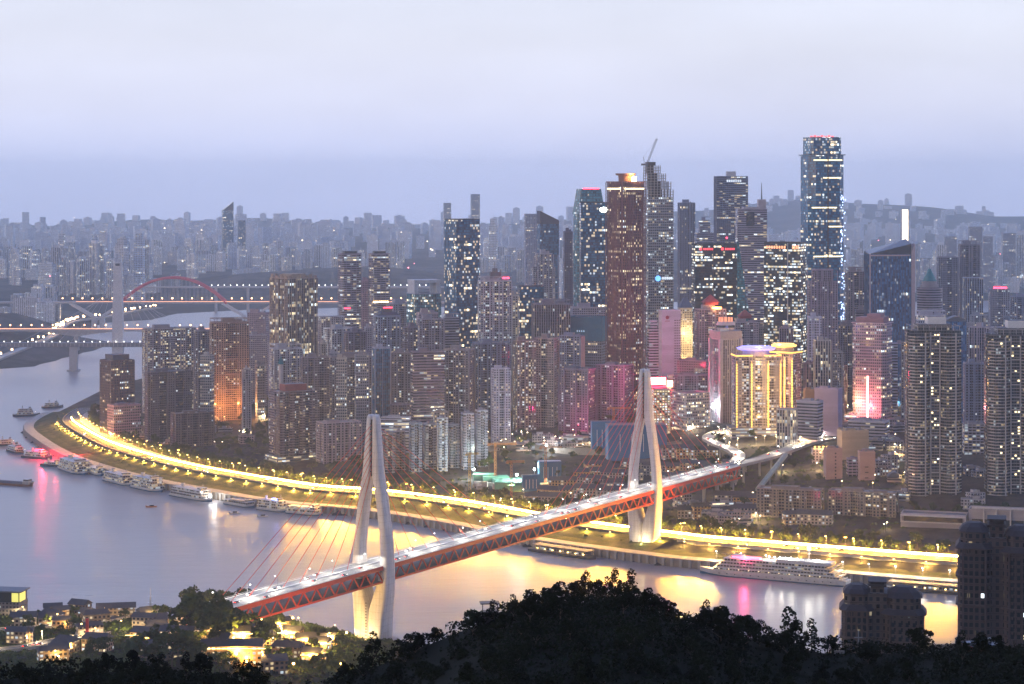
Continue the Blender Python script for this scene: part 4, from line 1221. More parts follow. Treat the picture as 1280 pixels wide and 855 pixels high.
def spire_step(root, a, b, h):
    mb = MB(); mb.box(a * .36, 0, h, a * .26, b * .5, 16); mb.box(0, 0, h, a * .6, b * .8, 4); mb.build('crown', [M_TRIM], root, color=(.42, .37, .40, 1))
    mb = MB(); mb.tube((a * .36, 0, h + 16), (a * .36, 0, h + 42), 1.2, 6, 0, .4); mb.build('mast', [M_DARK], root)
    mb = MB(); mb.box(-a * .08, -b / 2 - .2, h - 26, a * .28, .6, 22); mb.build('recess', [M_DGLASS], root)
T('office_tower', 'pale pink stone tower with a dark notch and a needle mast', 919, 959, 262, 3420, 'striph', (.44, .37, .41), .10, 8, .7, 'rect', roof='bare', extra=spire_step, nick='pink stone tower with the needle')
def orange_letters(root, a, b, h):
    m = glow('letters_orange', (1, .42, .2), 1.3)
    mb = MB()
    for i in range(8): mb.box(-a * .42 + i * a * .07, -b / 2 - .3, h - 7.5, a * .045, .3, 3.6)
    for i in range(4): mb.box(a * .30 + i * a * .05, -b / 2 - .3, h - 7.5, a * .035, .3, 4.4)
    mb.build('sign_lettering', [m], root)
    mb = MB(); mb.box(a * .16, -b / 2 - .7, 4, 1.0, 1.0, h - 4); mb.build('centre_fin', [plain('pale_grey', (.5, .5, .54), .6)], root)
T('glass_office', 'glass office glowing with lit floors and orange letters along its top', 955, 1008, 304, 2930, 'black', (.03, .04, .05), .16, -16, .6, 'rect', roof='bare', extra=orange_letters, nick='lit glass office with orange letters')
def wfc_top(root, a, b, h):
    mb = MB(); mb.prism(chamf(a * .84, b * .84, 3), h, h + 27, 0, 1); mb.build('crown', [STY['deepteal'](), M_ROOF], root, color=(.02, .07, .12, .22))
    mb = MB()
    for i in range(7): mb.box(-a * .3 + i * a * .1, 0, h + 27, a * .06, 2, 2.0 + (i % 2))
    mb.build('roof_sign', [glow('sign_dim_red', (1, .12, .14), 1.2)], root)
    mb = MB()
    for z, x0_, w_ in ((h - 8, 0, .8), (h - 34, .12, .5), (h - 78, -.1, .7), (h - 106, .2, .4), (h - 150, 0, .8)):
        mb.box(a * x0_, -b / 2 - .4, z, a * w_, .3, 1.7)
    mb.build('light_strip', [G_ROOM], root)
    mb = MB(); rr = random.Random(5)
    for i in range(90):
        t_ = rr.random(); mb.box(a / 2 - .3 - rr.uniform(0, 7), -b / 2 - .45, 20 + t_ * (h - 80), 1.2, .3, 1.6)
    mb.build('facade_lights', [glow('dot_blue', (.45, .6, 1.0), 4)], root)
    mb = MB()
    mb.box(0, -b / 2 - .9, 4, 1.6, .9, h - 4); mb.build('centre_fin', [M_DARK], root)
T('skyscraper', 'tallest tower, teal blue glass with lit bands and a narrower crown', 998, 1057, 194, 3200, 'deepteal', (.02, .06, .10), .07, 20, .9, 'chamf', roof='bare', extra=wfc_top, nick='tallest tower')
T('apartment_tower', 'mauve tower with a glass box top in front of the tallest tower', 1009, 1047, 338, 2860, 'resi', (.36, .31, .37), .06, 14, .7, 'bay', 5, 1.5, 'bare', setb=[(.92, 1), (1, .72)])
T('apartment_tower', 'narrow white and pale blue tower below the mauve glass box tower', 1009, 1027, 397, 2740, 'haze', (.60, .62, .70), .10, 8, .8, 'bay', 3, 1.2)
T('apartment_tower', 'brown residential tower with bay columns next to the slanted blue slab', 1056, 1081, 340, 3060, 'resi', (.36, .30, .31), .16, 14, .8, 'bay', 3, 1.8, 'frame')
def slab_frame(root, a, b, h):
    m = plain('pink_frame', (.46, .38, .42), .6)
    mb = MB()
    mb.box(-a / 2 + .8, -b / 2 - .8, 4, 1.8, 1.6, h - 4 + 1); mb.box(0, -b / 2 - .8, h - 2.5, a - 3.4, 1.5, 1.8)
    mb.build('frame', [m], root)
    A = [(a / 2, -b / 2 - 1.6), (a / 2 + 5, -b / 2 - 1.6), (a / 2 + 5, b / 2), (a / 2, b / 2)]
    mb = MB(); z = h + 14
    mb.prism(A, 4, h + 2, 0, 0); mb.face([(*A[0], h + 2), (*A[1], h + 2), (*A[1], z)], 0); mb.face([(*A[3], h + 2), (*A[2], z), (*A[2], h + 2)], 0)
    mb.face([(*A[1], h + 2), (*A[2], h + 2), (*A[2], z), (*A[1], z)], 0); mb.face([(*A[0], h + 2), (*A[1], z), (*A[2], z), (*A[3], h + 2)], 0)
    mb.build('fin_wall', [m], root)
    mb = MB()
    q = [(-a / 2, -b / 2), (a / 2, -b / 2), (a / 2, b / 2), (-a / 2, b / 2)]
    hz = (h, h + 14, h + 20, h + 4)
    for i in range(4):
        j = (i + 1) % 4; mb.face([(*q[i], h), (*q[j], h), (*q[j], hz[j]), (*q[i], hz[i])], 0)
    mb.face([(*q[i], hz[i]) for i in range(4)], 0)
    mb.build('slanted_top', [M_DGLASS], root)
T('glass_slab', 'blue glass slab with a pink frame and a sharply slanted roof', 1080, 1139, 318, 2920, 'blue', (.05, .09, .15), .05, 16, .45, 'rect', roof='none', extra=slab_frame, ribs=14, nick='slanted blue slab')
def teal_pyr(root, a, b, h):
    mb = MB(); mb.cyl(0, 0, h, h + 4, a * .5, a * .5, 20); mb.cyl(0, 0, h + 4, h + 9, a * .42, a * .42, 20); mb.build('crown', [M_TRIM], root, color=(.34, .3, .33, 1))
    mb = MB(); mb.cyl(0, 0, h + 9, h + 26, a * .40, a * .06, 20); mb.build('cone_roof', [plain('teal_roof', (.02, .22, .24), .5)], root)
T('hotel_tower', 'banded pink tower with a teal cone roof beside the slanted blue slab', 1143, 1181, 360, 3040, 'striph', (.48, .39, .42), .06, 14, .9, 'ell', roof='none', extra=teal_pyr)
T('apartment_tower', 'grey tower with glass shoulders behind the teal cone roof', 1171, 1198, 322, 3420, 'resi', (.30, .30, .36), .05, 16, .8, 'bay', 3, 2.0, 'bare')
T('apartment_tower', 'tall grey tower with columned crown beside the grey glass shoulder tower', 1198, 1225, 306, 3460, 'resi', (.32, .30, .35), .06, 12, .8, 'bay', 5, 2.0, 'frame')
T('apartment_tower', 'pale blue tower standing lower before the columned crown tower', 1203, 1229, 348, 3250, 'stripv', (.40, .43, .52), .10, 12, .8, 'bay', 3, 1.5, 'bare')
T('apartment_tower', 'pale tower with a red roof sign on the hazy east side', 1236, 1262, 362, 3600, 'resi', (.46, .44, .50), .10, 8, .8, 'bay', 3, 1.5, 'redlit')
T('apartment_tower', 'white tower edge past the red signed tower on the east side', 1262, 1296, 372, 3500, 'resi', (.42, .40, .46), .10, 8, .8, 'bay', 5, 1.5)
# --- east
def pink_glow(root, a, b, h):
    mb = MB(); mb.box(-a * .02, -b / 2 - .6, 6, a * .05, .5, h * .45); mb.build('light_strip', [glow('strip_glow_pink', (1, .35, .30), 5)], root)
    point(root, (-a * .05, -b / 2 - 16, 26), (1, .20, .26), 70000, 2.5)
    point(root, (-a * .42, -b / 2 - 14, 30), (1, .55, .22), 60000, 2.5)
    mb = MB(); mb.box(0, 0, h + 1.3, a * .8, b * .7, 6); mb.box(a * .1, 0, h + 7.3, a * .4, b * .5, 4); mb.build('crown', [M_TRIM], root, color=(.30, .16, .2, 1))
T('hotel_tower', 'pink floodlit hotel tower with a bright line up its rounded front', 1064, 1117, 405, 2590, 'office', (.60, .40, .44), .10, -18, .7, 'chamf', roof='bare', extra=pink_glow, nick='pink floodlit hotel', podium=0)
T('apartment_block', 'white banded shaft attached to the side of the pink floodlit hotel', 1112, 1122, 430, 2640, 'striph', (.60, .56, .62), .05, 0, .8, 'rect', roof='bare')
T('apartment_tower', 'narrow tower with a pink side wall and blue front before the cream maroon tower', 1018, 1053, 487, 2470, 'blank', (.46, .36, .48), .0, -18, .55, 'rect', roof='std')
T('office_block', 'brown end block with a rust side wall next to the pink walled narrow tower', 1004, 1020, 488, 2500, 'blank', (.36, .22, .13), .0, 10, .9, 'rect')
T('office_block', 'grey office block with strong horizontal bands above the plaza trees', 996, 1029, 503, 2420, 'striph', (.50, .46, .49), .04, -22, .7, 'rect')
T('office_block', 'cream lit block with a tall white arched frame beside the banded office', 971, 997, 513, 2400, 'stripv', (.60, .54, .46), .30, -14, .7, 'rect', roof='bare', ribs=3)
T('office_block', 'long low white office with two window bands in front of the pink floodlit hotel', 1060, 1112, 528, 2400, 'striph', (.48, .45, .49), .08, -14, .5, 'rect')
T('office_block', 'small yellow lit block with a blue roof sign before the long white office', 1046, 1086, 540, 2330, 'blank', (.62, .47, .28), .0, 18, .6, 'rect')
def hall_letters(root, a, b, h):
    mb = MB()
    for i, w in enumerate((2.2, 2.6, 2.2, 2.6, 2.2)):
        x = -a * .38 + i * a * .19
        mb.box(x, -b / 2 + .3, h + 1.4, w, .3, .6); mb.box(x, -b / 2 + .3, h + 3.6, w, .3, .6); mb.box(x, -b / 2 + .3, h + 2, .6, .3, 1.6)
    mb.build('roof_letters', [glow('letters_gold', (1, .62, .12), 4)], root)
    point(root, (0, -b / 2 - 3, h + 3), (1, .6, .2), 5000, 1)
T('civic_hall', 'cream hall with lit gold roof letters facing the busy plaza', 1014, 1043, 563, 2325, 'resi', (.55, .48, .42), .22, 6, .5, 'rect', roof='bare', extra=hall_letters)
def ac_ledges(root, a, b, h):
    mb = MB()
    for k in range(4): mb.box(-a * .05, -b / 2 - .5, 10 + k * 5.6, a * .22, .8, .9, 0)
    mb.build('stair_window', [M_DARK], root)
def dark_windows(root, a, b, h):
    mb = MB(); mb.box(0, -.08, 0, 1.5, .16, 1.5)
    o0 = None
    for k in range(11):
        loc = (a * .08, -b / 2 - .08, h - 5 - k * 3.6)
        if o0 is None: o0 = mb.build('window', [M_DGLASS], root, loc=loc)
        else:
            o = o0.copy(); COL.objects.link(o); o.parent = root; o.location = loc
T('apartment_block', 'salmon pink apartment block with one column of dark windows', 1029, 1053, 562, 2250, 'blank', (.58, .36, .27), .0, 14, .7, 'rect', sink=14, extra=dark_windows)
T('apartment_block', 'salmon block with slit stairs in front of dark roofed flats', 1072, 1094, 566, 2240, 'blank', (.56, .36, .28), .0, 10, .7, 'rect', sink=14, extra=ac_ledges)
T('apartment_block', 'mauve balcony wing joined to the salmon slit stair block', 1058, 1075, 575, 2260, 'balc', (.40, .33, .38), .05, 10, .9, 'rect', sink=14, slabs=0)
T('apartment_block', 'dim mauve flats with recessed balconies beside the salmon slit stair block', 1093, 1112, 580, 2270, 'resi', (.34, .24, .26), .06, 6, .8, 'bay', 3, 2, sink=14)
def barrel(root, a, b, h):
    mb = MB(); n = 10
    P = [(-a / 2 + a * i / n, h + 1.3 + 5 * math.sin(PI * i / n)) for i in range(n + 1)]
    for (x0, z0), (x1, z1) in zip(P[:-1], P[1:]): mb.face([(x0, -b / 2, z0), (x1, -b / 2, z1), (x1, b / 2, z1), (x0, b / 2, z0)])
    mb.face([(x, -b / 2, z) for x, z in P]); mb.face([(x, b / 2, z) for x, z in reversed(P)])
    mb.build('barrel_roof', [plain('slate', (.10, .12, .16), .6)], root)
T('apartment_block', 'low cream block with a slate barrel roof beside the round balcony tower', 1108, 1127, 598, 2230, 'striph', (.52, .40, .33), .08, 4, .9, 'rect', roof='none', sink=14, extra=barrel)
T('apartment_slab', 'brown riverside slab of eight storeys with white column strips, west of its twin', 946, 1030, 614, 2110, 'resi', (.33, .26, .20), .12, -10, .3, 'bay', 9, 2.4, sink=10, slabs=0)
T('apartment_slab', 'brown riverside slab of eight storeys beside the low white podium mall', 1035, 1123, 617, 2100, 'resi', (.33, .26, .20), .10, -10, .3, 'bay', 9, 2.4, sink=10, slabs=0)
# near round balcony towers
def balcony_tower(label, u0, u1, vt, Y, seed):
    rr = random.Random(seed)
    cx, cyy, a, b, rz, z0 = place(u0, u1, Y, 10, .75)
    z0 = zv(640, Y); h = zv(vt + 14, Y) - z0
    root = thing('apartment_tower', label, 'building', (cx, cyy, z0), rz)
    bf = facade('near_' + str(seed), 2.6, 3.1, .80, .66, (.022, .04, .052), cool=.35, st=1.6, band=.12, bandc=(1.6, 1.6, 1.6))
    mb = MB(); core = bays(a * .96, b * .66, 5, 3.0); mb.prism(core, -16, h, 0, 1)
    for sx in (-1, 1): mb.prism([(x + sx * a * .29, y - b * .17) for x, y in ell(a * .36, b * .56, 18)], -16, h - 6, 0, 1)
    mb.build('tower_body', [bf, M_ROOF], root, color=(.10, .105, .125, .07))
    nst = int(h / 3.1)
    br = plain('balcony_pale', (.40, .38, .38), .7)
    for sx in (-1, 1):
        mb = MB()
        for k in range(1, nst - 1):
            z = k * 3.1
            pp = [(x + sx * a * .29, y - b * .19) for x, y in ell(a * .42, b * .66, 24)]
            arc = [p for p in pp if p[1] < -b * .21]
            arc.sort(key=lambda p: math.atan2(p[1] + b * .19, p[0] - sx * a * .29))
            cut = arc[:len(arc) // 2 + 1] if (k + (sx > 0)) % 3 else arc
            n_ = len(arc)
            for i in range(n_ - 1):
                if (i < n_ * .38) == (sx > 0) and k % 3: continue
                (xa, ya), (xb, yb) = arc[i], arc[i + 1]
                m = ((xa + xb) / 2, (ya + yb) / 2)
                mb.box(m[0], m[1], z - .3, math.dist((xa, ya), (xb, yb)) + .1, .3, 1.05 if i % 3 else .5, math.atan2(yb - ya, xb - xa))
            mb.prism(arc, z - .35, z, 0, 0, True, True)
        mb.build('balcony_stack', [br], root)
    mb = MB()
    for x in (-a * .085, a * .085, -a * .20, a * .36):
        mb.box(x, -b * (.34 if abs(x) < .1 * a else .50), -4, 1.3, 1.0, h + 2)
    mb.build('column', [br], root)
    mb = MB()
    for k in range(0, nst - 1, 1): mb.box(0, -b * .335, k * 3.1 + (.0 if k % 4 else .3), a * .17, .7, .3 if k % 4 else 1.0)
    mb.build('floor_edge', [br], root)
    # stepped roof terrace with a pergola
    mb = MB(); mb.prism(rect(a * .62, b * .6), h, h + 6, 0, 1); mb.box(a * .05, 0, h + 6, a * .34, b * .4, 7, 0, 2, 1)
    mb.build('roof_house', [bf, M_ROOF, M_WHITE], root, color=(.13, .135, .15, .04))
    mb = MB()
    for x in np.linspace(-a * .44, a * .44, 9): mb.box(x, -b * .40, h, .4, .4, 4.4); mb.box(x, 0, h + 4.4, .3, b * .85, .35)
    mb.box(0, -b * .40, h + 4.4, a * .94, .5, .5)
    mb.build('pergola', [br], root)
    mb = MB(); mb.box(.0, -.08, 0, 1.9, .16, 1.6)
    w0 = None
    for k in range(26):
        st = rr.randint(1, nst - 2); x = rr.choice((-.055, .0, .055, -.055, .055, .27, -.27))
        y = -b * .33 - .1 if abs(x) < .1 else -b * .452 + 1.25
        m = rr.choice((G_ROOM, G_ROOM, G_COOLROOM))
        loc = (x * a, y - 1.6 * (abs(x) > .1) * .8, st * 3.1 + .8)
        o = mb.build('window', [m], root, loc=loc) if k < 3 else None
        if o is None:
            o = w0.copy(); COL.objects.link(o); o.parent = root; o.location = loc
        w0 = o if rr.random() < .5 or w0 is None else w0
    mb = MB(); mb.box(0, -b * .1, -16, a * 1.06, b * 1.06, 15.5); mb.box(0, -b * .1, -.5, a * 1.12, b * 1.12, 2.2)
    mb.build('podium', [plain('podium_stone', (.34, .32, .31), .8)], root)
    SPANS.append((u0, u1, vt, Y, label))
balcony_tower('tall balcony tower with curved stacked balconies and a pergola roof above the white mall', 1128, 1204, 400, 2165, 3)
balcony_tower('tall balcony tower with a white penthouse panel, cut by the edge of the view', 1227, 1306, 405, 2150, 4)
T('apartment_tower', 'blue grey tower seen in the gap between the two balcony towers', 1204, 1231, 455, 2420, 'resi', (.26, .29, .38), .06, 10, .7, 'bay', 5, 1.6, sink=14)
T('apartment_block', 'lit low flats in the gap between the two balcony towers', 1203, 1230, 531, 2330, 'balc', (.30, .31, .35), .22, 8, .7, 'rect', sink=14)
T('apartment_block', 'small grey house block with one window column under the balcony tower gap', 1204, 1226, 586, 2240, 'resi', (.30, .28, .28), .05, 14, .7, 'rect', sink=14)
T('apartment_tower', 'brown and white tower behind the balcony tower gap with a white side', 1212, 1242, 410, 2650, 'stripv', (.50, .42, .45), .06, -14, .7, 'rect', ribs=5)
T('office_block', 'blue grey block with a barrel roof behind the pergola balcony tower', 1180, 1208, 402, 2600, 'blue', (.3, .34, .42), .02, 10, .7, 'rect', roof='none', extra=barrel)
T('office_block', 'white framed penthouse block behind the pergola balcony tower', 1145, 1182, 395, 2680, 'office', (.60, .57, .62), .05, 8, .6, 'rect', roof='frame')
T('apartment_tower', 'mauve tower sliver just beside the pergola balcony tower', 1118, 1132, 430, 2800, 'blue', (.28, .26, .36), .12, 0, .9, 'rect')
# mall podium
root, a, b, h = T('shopping_mall', 'low white mall with slanted frames above the lit riverside road', 1126, 1210, 645, 2050, 'blank', (.52, .44, .40), 0, -6, .35, 'rect', roof='bare', zb=14, sink=3)
mb = MB(); mb.box(0, -b / 2 - .8, h - 6, a * .9, 1.2, 4.5); mb.build('window_band', [M_DGLASS], root)
mb = MB()
for z in (h - 1.2, h - 7.2): mb.box(0, -b / 2 - 1.6, z, a * .98, 2.6, 1.2)
for x in (-.49, .49): mb.box(x * a, -b / 2 - 1.6, h - 7, 1.2, 2.6, 7)
mb.build('frame', [plain('frame_white', (.6, .54, .5), .6)], root)
root, a, b, h = T('shopping_mall', 'low white mall wing with a tall square portal at the edge of the view', 1211, 1300, 640, 2040, 'blank', (.52, .44, .40), 0, -4, .35, 'rect', roof='bare', zb=14, sink=3)
mb = MB()
for x in (-.28, -.1, .1, .3): mb.box(x * a, -b / 2 - 1.4, 3, 1.2, 2, h - 1)
mb.box(0, -b / 2 - 1.4, h + 2, a * .9, 2.4, 1.6); mb.box(0, -b / 2 - .6, 6, a * .9, .6, h - 14, 0, 1)
mb.build('portal', [plain('frame_white', (.6, .54, .5), .6), M_DGLASS], root)
# pale office in the middle, its neighbours and the red lit corner
T('office_block', 'pale stone office block with a slate flat roof behind the bridge end', 840, 887, 493, 2560, 'office', (.46, .42, .43), .20, 36, .9, 'rect', roof='bare', nick='pale stone office')
def red_roof(root, a, b, h):
    mb = MB(); mb.box(0, 0, h, a, b, 6, 0); mb.build('red_roof', [plain('roof_red', (.34, .08, .09), .8)], root)
T('office_block', 'small block with a red top beside the pale stone office', 884, 898, 506, 2640, 'resi', (.42, .40, .45), .12, 10, .8, 'rect', roof='none', extra=red_roof)
r, a, b, h = T('shop_block', 'small shop block crowned by a glaring red lit sign above the far pylon', 804, 842, 482, 2620, 'striph', (.55, .30, .26), .30, 10, .7, 'rect', roof='none')
mb = MB(); mb.box(-a * .1, -b / 2, h + 1, a * .62, .8, 8.5); mb.build('roof_sign', [glow('sign_white_red', (1, .16, .17), 15, True)], r)
mb = MB(); mb.box(a * .36, -b / 2 - .2, h - 2, a * .2, .8, 8); mb.build('side_sign', [glow('sign_amber', (1, .52, .22), 7)], r)
point(r, (-a * .1, -b / 2 - 7, h + 9), (1, .03, .12), 130000, 3)
point(r, (-a * 1.25, -b / 2 + 10, h + 4), (1, .03, .16), 90000, 3)
T('shop_block', 'yellow lit shop block just beneath the glaring red sign', 815, 838, 487, 2560, 'gold', (.55, .38, .2), .8, 8, .8, 'rect', roof='none')
T('shop_block', 'cream shop block with bright bands beside the glaring red sign', 834, 852, 470, 2680, 'striph', (.6, .5, .45), .45, 8, .8, 'rect', roof='bare')
T('apartment_block', 'brown block with warm lit end above the pale stone office', 846, 888, 452, 2700, 'resi2', (.32, .25, .26), .06, -16, .5, 'rect')
T('apartment_block', 'dark mauve flats behind the pale stone office', 842, 890, 470, 2660, 'resi', (.26, .24, .28), .10, 12, .5, 'bay', 5, 1.6)
T('office_block', 'lit classical block with columns between the pink hotel and round topped tower', 868, 890, 462, 2690, 'gold', (.5, .42, .33), .5, 4, .6, 'rect', roof='bare', ribs=5)
# blue hoardings of the building site beside the far pylon
bh = plain('blue_hoarding', (.012, .115, .27), .6, 0, .2, .08)
for u0, u1, vt, Y, lab in ((738, 772, 527, 2500, 'blue netted shed with a white mark at the hoarding corner'), (756, 834, 532, 2440, 'long blue hoarding with thin white stripes behind the far pylon'), (672, 702, 577, 2370, 'small blue site shed with a white lit roof'), (652, 675, 594, 2330, 'low blue hoarding below the floodlit green site')):
    cx, cyy, a, b, rz, z0 = place(u0, u1, Y, 8, .4)
    o = thing('site_shed', lab, 'shed', (cx, cyy, z0 - 2), rz); h = zv(vt, Y) - z0 + 2
    mb = MB(); mb.box(0, 0, 0, a, b, h, 0, 0, 1); mb.build('wall', [bh, M_ROOF if u0 != 672 else M_WHITE], o)
    mb = MB()
    for i in range(4): mb.box(-a * .3 + i * a * .2, -b / 2 - .15, h * .25, .5, .2, h * .5)
    mb.build('stripe', [M_WHITE], o)
# the row of slim balcony flats behind the lit road
for i, (u0, u1, vt, lab, col, lit) in enumerate((
        (478, 494, 543, 'slim red tinged balcony tower closest to the water-side pylon', (.30, .22, .22), .06), (493, 507, 540, 'slim pale balcony tower second along from the water-side pylon', (.44, .39, .40), .05),
        (511, 528, 530, 'slim blue grey balcony tower with open slabs, third in the riverside row', (.28, .31, .37), .08), (529, 545, 531, 'slim grey balcony tower with two orange lit floors', (.38, .36, .38), .10),
        (546, 560, 524, 'slim balcony tower with a brightly lit white stair front', (.50, .50, .52), .35), (560, 575, 532, 'slim dark balcony tower beside the lit white stair front', (.30, .29, .33), .10),
        (576, 593, 518, 'slim tower with deep pale balconies, last but one of the riverside row', (.38, .36, .40), .06), (594, 610, 514, 'slim tower with deep pale balconies at the end of the riverside row', (.40, .38, .42), .06))):
    T('balcony_tower', lab, u0, u1, vt, 2470 + (i % 2) * 14, 'balc', col, lit, 12, .9, 'bay', 3, 1.5, 'std', group=None, slabs=1, slab_d=1.5, sink=8)
T('office_block', 'long low white slab behind the water-side pylon top', 476, 514, 523, 2600, 'striph', (.58, .56, .58), .06, -8, .4, 'rect')
T('apartment_block', 'brick red topped low flats behind the slim balcony row', 488, 514, 507, 2640, 'resi', (.2, .16, .18), .14, 8, .6, 'bay', 3, 1.2)
T('office_block', 'plain low block with lit front between the slim balcony towers and brown slabs', 541, 560, 516, 2560, 'gold', (.34, .28, .26), .3, 8, .7, 'rect')
# ------------------------------------------------------------------ gap fillers between and behind the listed towers
TOPLIM_U = [120, 180, 250, 310, 340, 400, 430, 470, 500, 560, 600, 650, 700, 760, 810, 850, 900, 950, 1000, 1060, 1100, 1150, 1200, 1290]
TOPLIM_V = [470, 470, 440, 440, 430, 425, 432, 425, 420, 425, 420, 420, 425, 440, 410, 400, 395, 410, 400, 385, 400, 385, 400, 400]
rr = random.Random(21)
KINDS = [('narrow', 11), ('slim', 14), ('broad', 21), ('squat', 26)]
HUES = [('grey', (.28, .28, .30)), ('brown', (.28, .23, .22)), ('mauve', (.33, .29, .34)), ('pale', (.50, .48, .50)), ('pinkish', (.45, .37, .38)), ('slate', (.18, .20, .26)), ('cream', (.50, .45, .38)), ('blue grey', (.27, .32, .40))]
WITH = ['a flat roof', 'a roof frame', 'a set-back top', 'few lit rooms', 'many lit rooms', 'banded floors', 'deep bays', 'pale stripes']
used_lab = set()
fills = []
def near_name(u, Y):
    best = None
    for (a, b, v, y, n) in SPANS:
        if y < Y - 10 and len(n.split()) <= 6:
            d = abs((a + b) / 2 - u) + (0 if y < Y else 60)
            if best is None or d < best[0]: best = (d, n)
    return best[1]
# rooftop roofscape between the towers: mid and low blocks
for (Y, step, vmin) in ((2560, 26, 26), (2660, 22, 14), (2830, 20, 4), (2980, 18, 0), (3150, 18, -6), (3330, 20, -10)):
    u = 250 if Y > 2700 else 420
    while u < 1290:
        w = rr.uniform(11, 24)
        lim = float(np.interp(u, TOPLIM_U, TOPLIM_V)) + vmin + rr.uniform(0, 30)
        if rr.random() < .72:
            ok = True
            for (a, b, v, y, n) in SPANS:
                if abs(y - Y) < 45 and a - 3 < u + w and u < b + 3: ok = False
            if Y < 2700 and (596 < u + w and u < 1000): ok = False
            if ok:
                kw = KINDS[0 if w < 13 else 1 if w < 17 else 2 if w < 21 else 3][0]
                hn, hc = rr.choice(HUES); wi = WITH[rr.randint(0, 7)]
                nn = near_name(u + w / 2, Y)
                for _ in range(60):
                    lab = f'{kw} {hn} block with {wi} behind the {nn}'
                    if lab not in used_lab and len(lab.split()) <= 16: break
                    hn, hc = rr.choice(HUES); wi = rr.choice(WITH); 
                used_lab.add(lab)
                fills.append((u, w, lim, Y, lab, hc, wi))
        u += w + rr.uniform(0, step * .6)
for (u, w, lim, Y, lab, hc, wi) in fills:
    st = {'banded floors': 'striph', 'pale stripes': 'stripv'}.get(wi, rr.choice(['resi', 'resi2', 'office']))
    lit = {'few lit rooms': .04, 'many lit rooms': .32}.get(wi, rr.uniform(.07, .17))
    sp0 = len(SPANS)
    T('apartment_block', lab, u, u + w, lim, Y, st, hc, lit, rr.uniform(-28, 28), rr.uniform(.5, .9), 'bay' if st[:4] == 'resi' else 'rect', rr.choice((3, 5)), 1.6,
      'frame' if wi == 'a roof frame' else 'std', setb=[(.86, 1), (1, .7)] if wi == 'a set-back top' else None, ribs=6 if wi == 'pale stripes' else 0)

# old low houses with tiled roofs between the bridge road and the far pylon, and the lower slopes
M_TILE = plain('grey_tile', (.055, .055, .065), .85, 0, .4, .4)
M_OCHRE = tinted('house_wall')
def house(label, x, y, z, a, b, h, rz, col, lit=.2, name='low_house', group=None, roofh=None, hip=0, style='resi'):
    o = thing(name, label, 'house', (x, y, z), rz, group)
    mb = MB(); mb.prism(rect(a, b), -4, h, 0, 1)
    mb.build('wall', [STY[style](), M_TILE], o, color=(*col, lit))
    mb = MB(); mb.gable(0, 0, h, a, b, roofh or b * .32, .8, 0, 0, hip); mb.build('roof', [M_TILE], o)
    return o
rr = random.Random(5)
OCH = [(.50, .30, .12), (.44, .29, .15), (.34, .30, .27), (.28, .26, .27)]
k = 0
hs = []
for (v, u0, u1, n) in ((592, 735, 930, 8), (601, 722, 800, 4), (611, 690, 770, 4), (621, 676, 800, 5), (632, 640, 700, 3), (604, 830, 915, 4), (646, 850, 945, 4), (634, 905, 945, 2), (655, 985, 1030, 2), (572, 830, 890, 3)):
    for i in range(n):
        u = u0 + (u1 - u0) * (i + .5) / n
        x, y, z = hit(u, v, zpen, 2000, 2900)
        if seg_dist(np.array([[x, y]]), SH_C)[0] < 104: continue
        hs.append((x, y, z, u, v))
HW = ['ochre walled', 'amber lit', 'grey', 'dusky', 'long', 'wide', 'narrow', 'squat']
for i, (x, y, z, u, v) in enumerate(hs):
    c = OCH[i % 4]
    ref = ['below the pale stone office', 'behind the long blue hoarding', 'among the trees under the bridge deck', 'beside the curving viaduct ramp', 'at the foot of the far pylon slope'][0 if u > 820 and v < 610 else 3 if u > 900 else 1 if v < 605 else 4 if u > 830 else 2]
    L1 = ['%s old house with a grey tiled roof %s' % (HW[i % 8], ref), '%s old house with a dark ridge roof %s' % (HW[(i + 3) % 8], ref)][i % 2]
    house(L1, x, y, z, rr.uniform(22, 34), rr.uniform(10, 13), rr.uniform(7, 12), rr.uniform(-.5, .2), c, .25, group='old tiled houses on the slope')

